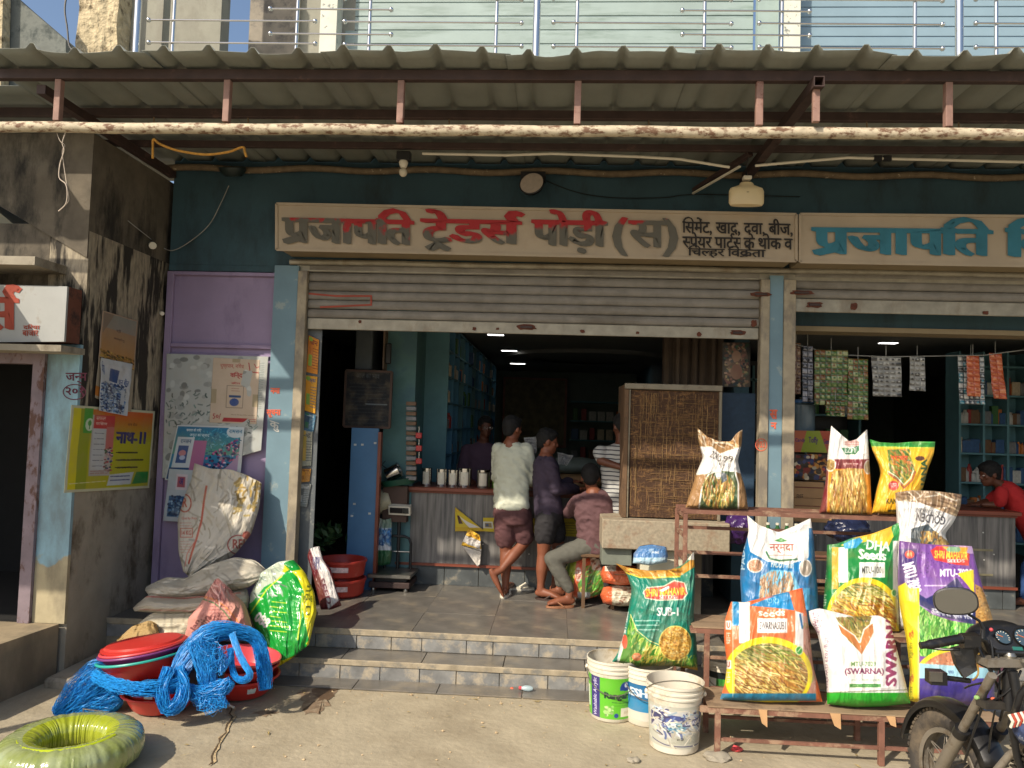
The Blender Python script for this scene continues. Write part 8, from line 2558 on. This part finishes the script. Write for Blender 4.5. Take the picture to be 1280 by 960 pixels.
# ================================================================ motorcycle at the lower right
m_tyre = mat('dusty_tyre_rubber', '3a3632', .9, var=.2, vs=30, dirt='7a6c58', ds=5, da=.45, dw=.25, bump=.5, bs=40)
m_alu = mat('dusty_fork_alloy', '8b8478', .5, .5, var=.15, dirt='6a5c4a', ds=8, da=.52, dw=.15, bump=.2)
m_bblk = mat('dusty_black_bike_plastic', '1a1a1b', .38, var=.2, vs=8, dirt='5c5446', ds=7, da=.58, dw=.2, bump=.1)
m_grime = mat('grimy_engine_metal', '3c3832', .65, .3, var=.4, vs=18, dirt='8a8070', ds=18, da=.6, dw=.08, bump=.5, bs=50)
bk = thing('motorcycle', 'dusty black motorcycle parked facing the shop at the lower right corner', 'motorcycle', (2.2, -3.0, GZ))
Yb_ = -3.0
H = P(1262, 822, Yb_-.05)            # steering head top
# wheel: centre ahead of the fork, nearly edge-on
wc = Vector((1.93, -2.62, GZ+.305))
hd = Vector((-.16, 1, 0)).normalized()             # heading
ax = hd.cross(Vector((0, 0, 1))).normalized()
WM = Matrix((hd, Vector((0, 0, 1)), -ax)).transposed()
prof = [(.215, -.028), (.235, -.042), (.262, -.048), (.288, -.036), (.302, -.014), (.304, 0), (.302, .014), (.288, .036), (.262, .048), (.235, .042), (.215, .028)]
MB().lathe(prof, wc, 72, WM, False).build('tyre', m_tyre, bk, True)
mb = MB()
for i in range(60):
    a = 2*pi*i/60
    for k in (-1, 1):
        c = wc+WM @ Vector((.299*cos(a), .299*sin(a), k*.022))
        mb.obox(c, WM @ Vector((cos(a), sin(a), 0)), WM @ Vector((-sin(a), cos(a), 0)), WM @ Vector((0, 0, 1)), .006, .009, .013)
o = mb.build('tread_blocks', m_tyre, bk); o['kind'] = 'stuff'
MB().lathe([(.19, -.03), (.212, -.034), (.216, -.02), (.204, -.012), (.204, .012), (.216, .02), (.212, .034), (.19, .03)], wc, 56, WM, False).build('rim', m_alu, bk, True)
MB().lathe([(.03, -.06), (.075, -.05), (.08, -.02), (.08, .03), (.03, .06)], wc, 26, WM, True).build('hub', m_alu, bk, True)
mb = MB()
for i in range(24):
    a = 2*pi*i/24
    mb.tube([wc+WM @ Vector((.075*cos(a), .075*sin(a), .03*(-1)**i)), wc+WM @ Vector((.2*cos(a+.25*(-1)**(i//2)), .2*sin(a+.25*(-1)**(i//2)), 0))], .0022, 5)
mb.build('spokes', m_alu, bk)['kind'] = 'stuff'
# fork legs
top = H+Vector((0, 0, -.10))
for k in (-1, 1):
    a = wc+ax*k*.085+Vector((0, 0, .0)); b = top+ax*k*.095
    d = (b-a)
    MB().tube([a, a+d*.04, a+d*.48], [.026, .029, .029], 16).build('fork_slider', m_alu, bk, True)
    MB().tube([a+d*.46, b+d*.06], .019, 14).build('fork_tube', m_alu, bk, True)
    MB().tube([a+d*.47, a+d*.53], .033, 14).build('fork_gaiter', m_bblk, bk, True)
# front mudguard over the tyre
vs, fs = [], []
n = 26
for i in range(n):
    a = radians(10+140*i/(n-1))
    for j, (w, dr) in enumerate(((-.062, -.02), (-.056, .012), (-.03, .026), (0, .03), (.03, .026), (.056, .012), (.062, -.02))):
        vs.append(wc+WM @ Vector(((.325+dr)*cos(a), (.325+dr)*sin(a), w)))
for i in range(n-1):
    for j in range(6): fs.append((i*7+j, i*7+j+1, i*7+j+8, i*7+j+7))
o = MB().add(vs, fs).build('front_mudguard', m_bblk, bk, True); md = o.modifiers.new('t', 'SOLIDIFY'); md.thickness = .003
# triple clamp and yoke
cl = H+Vector((0, -.0, -.015))
MB().obox(cl, ax, hd, (0, 0, 1), .125, .035, .016).build('fork_clamp', m_alu, bk, True)
MB().lathe([(.0, 0), (.024, 0), (.026, .01), (.018, .022), (.0, .022)], cl+Vector((0, 0, .016)), 20, None, False).build('steering_nut', m_tin, bk, True)
MB().lathe([(.0, 0), (.017, 0), (.017, .014), (.0, .014)], cl+hd*-.02+Vector((.03, -.03, .014)), 18, None, False).build('key_switch', m_tin, bk, True)
# handlebar
bl = P(1163, 806, Yb_-.12); bm_ = H+Vector((-.02, 0, .035)); br = P(1375, 822, Yb_-.1)
g0 = P(1222, 794, Yb_-.08)
MB().tube([P(1160, 806, Yb_-.12), P(1190, 801, Yb_-.11), P(1216, 796, Yb_-.09), P(1231, 800, Yb_-.06), P(1237, 815, Yb_-.03), H+Vector((-.06, 0, .02)), H+Vector((.06, 0, .02)), P(1300, 800, Yb_-.05), br], .011, 12).build('handlebar', m_bblk, bk, True)
pts = [P(1158+i*3.1, 806.5-i*.6, Yb_-.12+i*.0015) for i in range(15)]
MB().tube(pts, [.016]+[.0185+.0016*(i % 2) for i in range(13)]+[.021], 16).build('grip', m_bblk, bk, True)
MB().tube([P(1150, 807, Yb_-.12), P(1159, 806, Yb_-.12)], .0145, 14).build('bar_end', m_bblk, bk, True)
MB().obox(P(1212, 800, Yb_-.09), (1, 0, .1), (0, 1, 0), (0, 0, 1), .034, .026, .024).build('switch_block', m_bblk, bk, True)
MB().tube([P(1200, 812, Yb_-.04), P(1180, 812, Yb_+.0), P(1163, 810, Yb_+.02)], .006, 8).build('clutch_lever', m_bblk, bk, True)
MB().obox(P(1208, 806, Yb_-.04), (1, 0, 0), (0, 1, 0), (0, 0, 1), .022, .02, .014).build('lever_mount', m_bblk, bk, True)
# mirror
mc = P(1195, 752, Yb_-.1)
N = (CAM-mc); N = Vector((N.x*.7, N.y, N.z*.3)).normalized()
s3 = N.cross(Vector((0, 0, 1))).normalized(); u3 = s3.cross(N).normalized()
def oval(rx, rz, off, n=40, p=2.6):
    out = []
    for i in range(n):
        a = 2*pi*i/n
        cx_, sx2 = cos(a), sin(a)
        x = math.copysign(abs(cx_)**(2/p), cx_)*rx; z = math.copysign(abs(sx2)**(2/p), sx2)*rz
        out.append(mc+s3*(x+z*.12)+u3*(z-.12*x)+N*off)
    return out
rings = [oval(.078, .05, -.002), oval(.084, .056, -.004), oval(.085, .057, -.012), oval(.076, .05, -.03), oval(.04, .028, -.042)]
vs = [p for r in rings for p in r]
n = 40
fs = [(i*n+k, i*n+(k+1) % n, (i+1)*n+(k+1) % n, (i+1)*n+k) for i in range(4) for k in range(n)]+[tuple(range(4*n, 5*n))]
MB().add(vs, fs).build('mirror_shell', m_bblk, bk, True)
m_mir = mat('dusty_mirror_glass', '8c8c88', .12, .95, var=.06, vs=5, dirt='8a8478', ds=6, da=.6, dw=.2, bump=0)
MB().add(oval(.079, .051, -.003), [tuple(range(n))]).build('mirror_glass', m_mir, bk)
MB().tube([mc-N*.035+s3*-.02 if False else P(1211, 768, Yb_-.09), P(1224, 776, Yb_-.08), P(1229, 786, Yb_-.075), P(1228, 798, Yb_-.08)], [.006, .006, .008, .011], 10).build('mirror_stem', m_bblk, bk, True)
# gauges in their black binnacle
gc = P(1270, 800, Yb_+.02)
up2 = Vector((0, -.75, .66)).normalized(); r2 = Vector((1, 0, 0)); f2 = up2.cross(r2).normalized()
G = Matrix((r2, -f2 if f2.z > 0 else f2, up2)).transposed()
mb = MB()
vs = []
n = 40
for (sc_, dz, dy) in ((1.0, -.05, 0), (1.06, -.01, 0), (1.04, .012, 0), (.96, .016, 0)):
    for i in range(n):
        a = 2*pi*i/n
        x = math.copysign(abs(cos(a))**.6, cos(a))*.128*sc_; y = math.copysign(abs(sin(a))**.75, sin(a))*.062*sc_
        vs.append(gc+r2*x+f2*y+up2*dz)
fs = [(i*n+k, i*n+(k+1) % n, (i+1)*n+(k+1) % n, (i+1)*n+k) for i in range(3) for k in range(n)]+[tuple(range(3*n, 4*n))]
mb.add(vs, fs).build('gauge_housing', m_bblk, bk, True)
QM = Matrix((r2, f2, r2.cross(f2))).transposed()
sg = 1 if (r2.cross(f2)).dot(up2) > 0 else -1
for dx, r, nm in ((.03, .047, 'speedometer'), (-.064, .034, 'fuel_gauge'), (.115, .03, 'rev_gauge')):
    c = gc+r2*dx+up2*.017
    MB().lathe([(r*.9, 0), (r, 0), (r*1.04, .004*sg), (r, .012*sg), (r*.93, .008*sg)], c, 36, QM, False).build(nm+'_ring', m_bblk, bk, True)
    MB().lathe([(.0005, .003*sg), (r*.93, .003*sg)], c, 36, QM, False).build(nm, mat('gauge_face', '3a4c58', .25, var=.1, bump=0), bk)
    mb = MB()
    for i in range(11):
        a = radians(-30+24*i)
        v = r2*cos(a)+(f2*sin(a))*(1 if f2.z > 0 else -1)
        mb.bar(c+v*r*.66+up2*.0045, c+v*r*.82+up2*.0045, .0022, .0006, up2)
    mb.build('dial_marks', m_white, bk)['kind'] = 'stuff'
    v = r2*-.6+(f2 if f2.z > 0 else -f2)*.3
    MB().bar(c+up2*.0052, c+v*r+up2*.0052, .0026, .0008, up2).build('needle', mat('orange_needle', 'c86a2c', .4, bump=0), bk)
MB().obox(gc+r2*-.02+f2*(-.05 if f2.z > 0 else .05)+up2*.018, r2, f2, up2, .02, .008, .003).build('tell_tales', mat('teal_tell_tale', '2c6a60', .3, bump=0), bk)
MB().ell(P(1239, 787, Yb_-.02), (.008, .008, .008), 10).build('red_knob', m_pk, bk, True)
# flyscreen and headlamp shell beyond the gauges
lump('headlamp_cowl', None, None, gc+Vector((-.0, .13, -.06)), (.15, .1, .11), m_bblk, 2, bk, .002, sub=4)
# left side cowl wing below the grip
a = [P(1191, 812, Yb_+.02), P(1215, 806, Yb_+.0), P(1222, 838, Yb_-.02), P(1206, 848, Yb_-.01), P(1196, 832, Yb_+.01)]
o = MB().prism(a, (0, .03, 0)).build('side_cowl', m_bblk, bk)
# indicator stalk
MB().obox(P(1170, 846, Yb_+.0), (1, 0, 0), (0, 1, 0), (0, 0, 1), .034, .03, .027).build('indicator_lamp', m_bblk, bk)
MB().obox(P(1170, 846, Yb_-.032), (1, 0, 0), (0, 1, 0), (0, 0, 1), .026, .004, .02).build('indicator_lens', mat('smoky_lens', '4a4842', .2, bump=0), bk)
MB().tube([P(1180, 847, Yb_), P(1212, 851, Yb_+.01)], .011, 10).build('indicator_stalk', m_bblk, bk, True)
# frame, tank front, engine mass, cables, crash bar
lump('tank', None, None, H+Vector((.10, -.42, -.16)), (.13, .26, .12), mat('black_tank_paint', '141416', .12, var=.1, bump=.02, coat=.6), 5, bk, .002, sub=4) if False else None
fr_ = MB()
fr_.tube([H+Vector((0, -.02, -.05)), H+Vector((.03, -.05, -.3)), H+Vector((.06, -.14, -.62)), H+Vector((.1, -.4, -.72))], .02, 12)
fr_.build('frame_tube', m_bblk, bk, True)
MB().tube([H+Vector((.0, .01, -.02)), top+Vector((0, 0, -.12))], .03, 16).build('steering_head', m_bblk, bk, True)
MB().obox(top+Vector((0, .02, -.1)), ax, hd, (0, 0, 1), .12, .03, .014).build('lower_clamp', m_grime, bk)
lump('engine_block', None, None, H+Vector((.06, -.22, -.56)), (.12, .15, .16), m_grime, 8, bk, .012, sub=4)
for i in range(8): MB().box((H.x-.03, Yb_-.26, H.z-.47+i*.02), (H.x+.14, Yb_-.1, H.z-.463+i*.02)).build('cooling_fin', m_grime, bk)
R = random.Random(6)
for (p0, p1, p2, p3, r, m) in (((1238, 800), (1250, 845), (1222, 890), (1205, 955), .005, m_bblk), ((1222, 806), (1240, 850), (1262, 870), (1250, 900), .006, m_bblk),
    ((1246, 812), (1258, 860), (1240, 880), (1236, 940), .004, m_bblk), ((1268, 822), (1240, 862), (1222, 850), (1206, 860), .0045, m_bblk),
    ((1216, 850), (1232, 842), (1214, 826), (1226, 815), .004, mat('brass_cable', '9a7a3c', .4)), ((1262, 820), (1246, 840), (1244, 856), (1250, 850), .006, mat('pink_thread', 'b07a90', .8)),
    ((1276, 838), (1262, 880), (1230, 870), (1212, 900), .005, m_bblk)):
    ps = []
    q4 = [P(*p0, Yb_-.05), P(*p1, Yb_-.12), P(*p2, Yb_-.02), P(*p3, Yb_+.1)]
    for k in range(15):
        t = k/14
        ps.append(q4[0]*(1-t)**3+q4[1]*3*t*(1-t)**2+q4[2]*3*t*t*(1-t)+q4[3]*t**3)
    MB().tube(ps, r, 7).build('cable', m, bk, True)
MB().obox(P(1237, 882, Yb_-.03), (1, 0, .1), (0, 1, 0), (0, 0, 1), .026, .016, .014).build('blue_connector', mat('blue_connector_plastic', '2a5c9c', .4, bump=0), bk)
MB().ell(P(1221, 872, Yb_-.02), (.012, .012, .01), 8).build('green_connector', mat('pale_green_clip', '8ab06a', .4, bump=0), bk)
MB().ell(P(1241, 874, Yb_-.02), (.012, .012, .01), 8).build('orange_connector', m_orp, bk)

MB().tube([P(1300, 840, -3.3), P(1276, 868, -3.26), P(1264, 905, -3.22), P(1272, 950, -3.2), P(1290, 990, -3.2)], .014, 12).build('crash_bar', m_bblk, bk, True)
MB().tube([P(1236, 975, -3.05), P(1262, 944, -3.12), P(1285, 930, -3.2)], .016, 12).build('crash_bar', m_alu, bk, True)
mb = MB(); mw = MB()
for i in range(8):
    q = P(1262+i*3.6, 893-i*.8, -3.28)
    (mb if i % 2 else mw).tube([q+Vector((-.002, 0, 0)), q+Vector((.006, -.012, -.024)), q+Vector((.004, .0, -.05))], .006, 7)
mb.build('red_cord_wrap', mat('red_cord', 'a8402c', .7, bump=0), bk, True)['kind'] = 'stuff'; mw.build('white_cord_wrap', m_white, bk, True)['kind'] = 'stuff'
lump('cloth_bundle', None, None, P(1290, 912, -3.26), (.06, .05, .06), mat('navy_printed_cloth', '2c3a5c', .7, var=.6, vs=40, dirt='b8bcc0', ds=22, da=.6), 12, bk, .01, sub=3)
lump('tail_body', None, None, H+Vector((.12, -.45, -.2)), (.12, .22, .09), m_bblk, 15, bk, .004, sub=4)
MB().box((H.x-.02, -4.6, GZ+.28), (H.x+.22, -3.75, GZ+.62), .05).build('rear_body', m_bblk, bk) if False else None
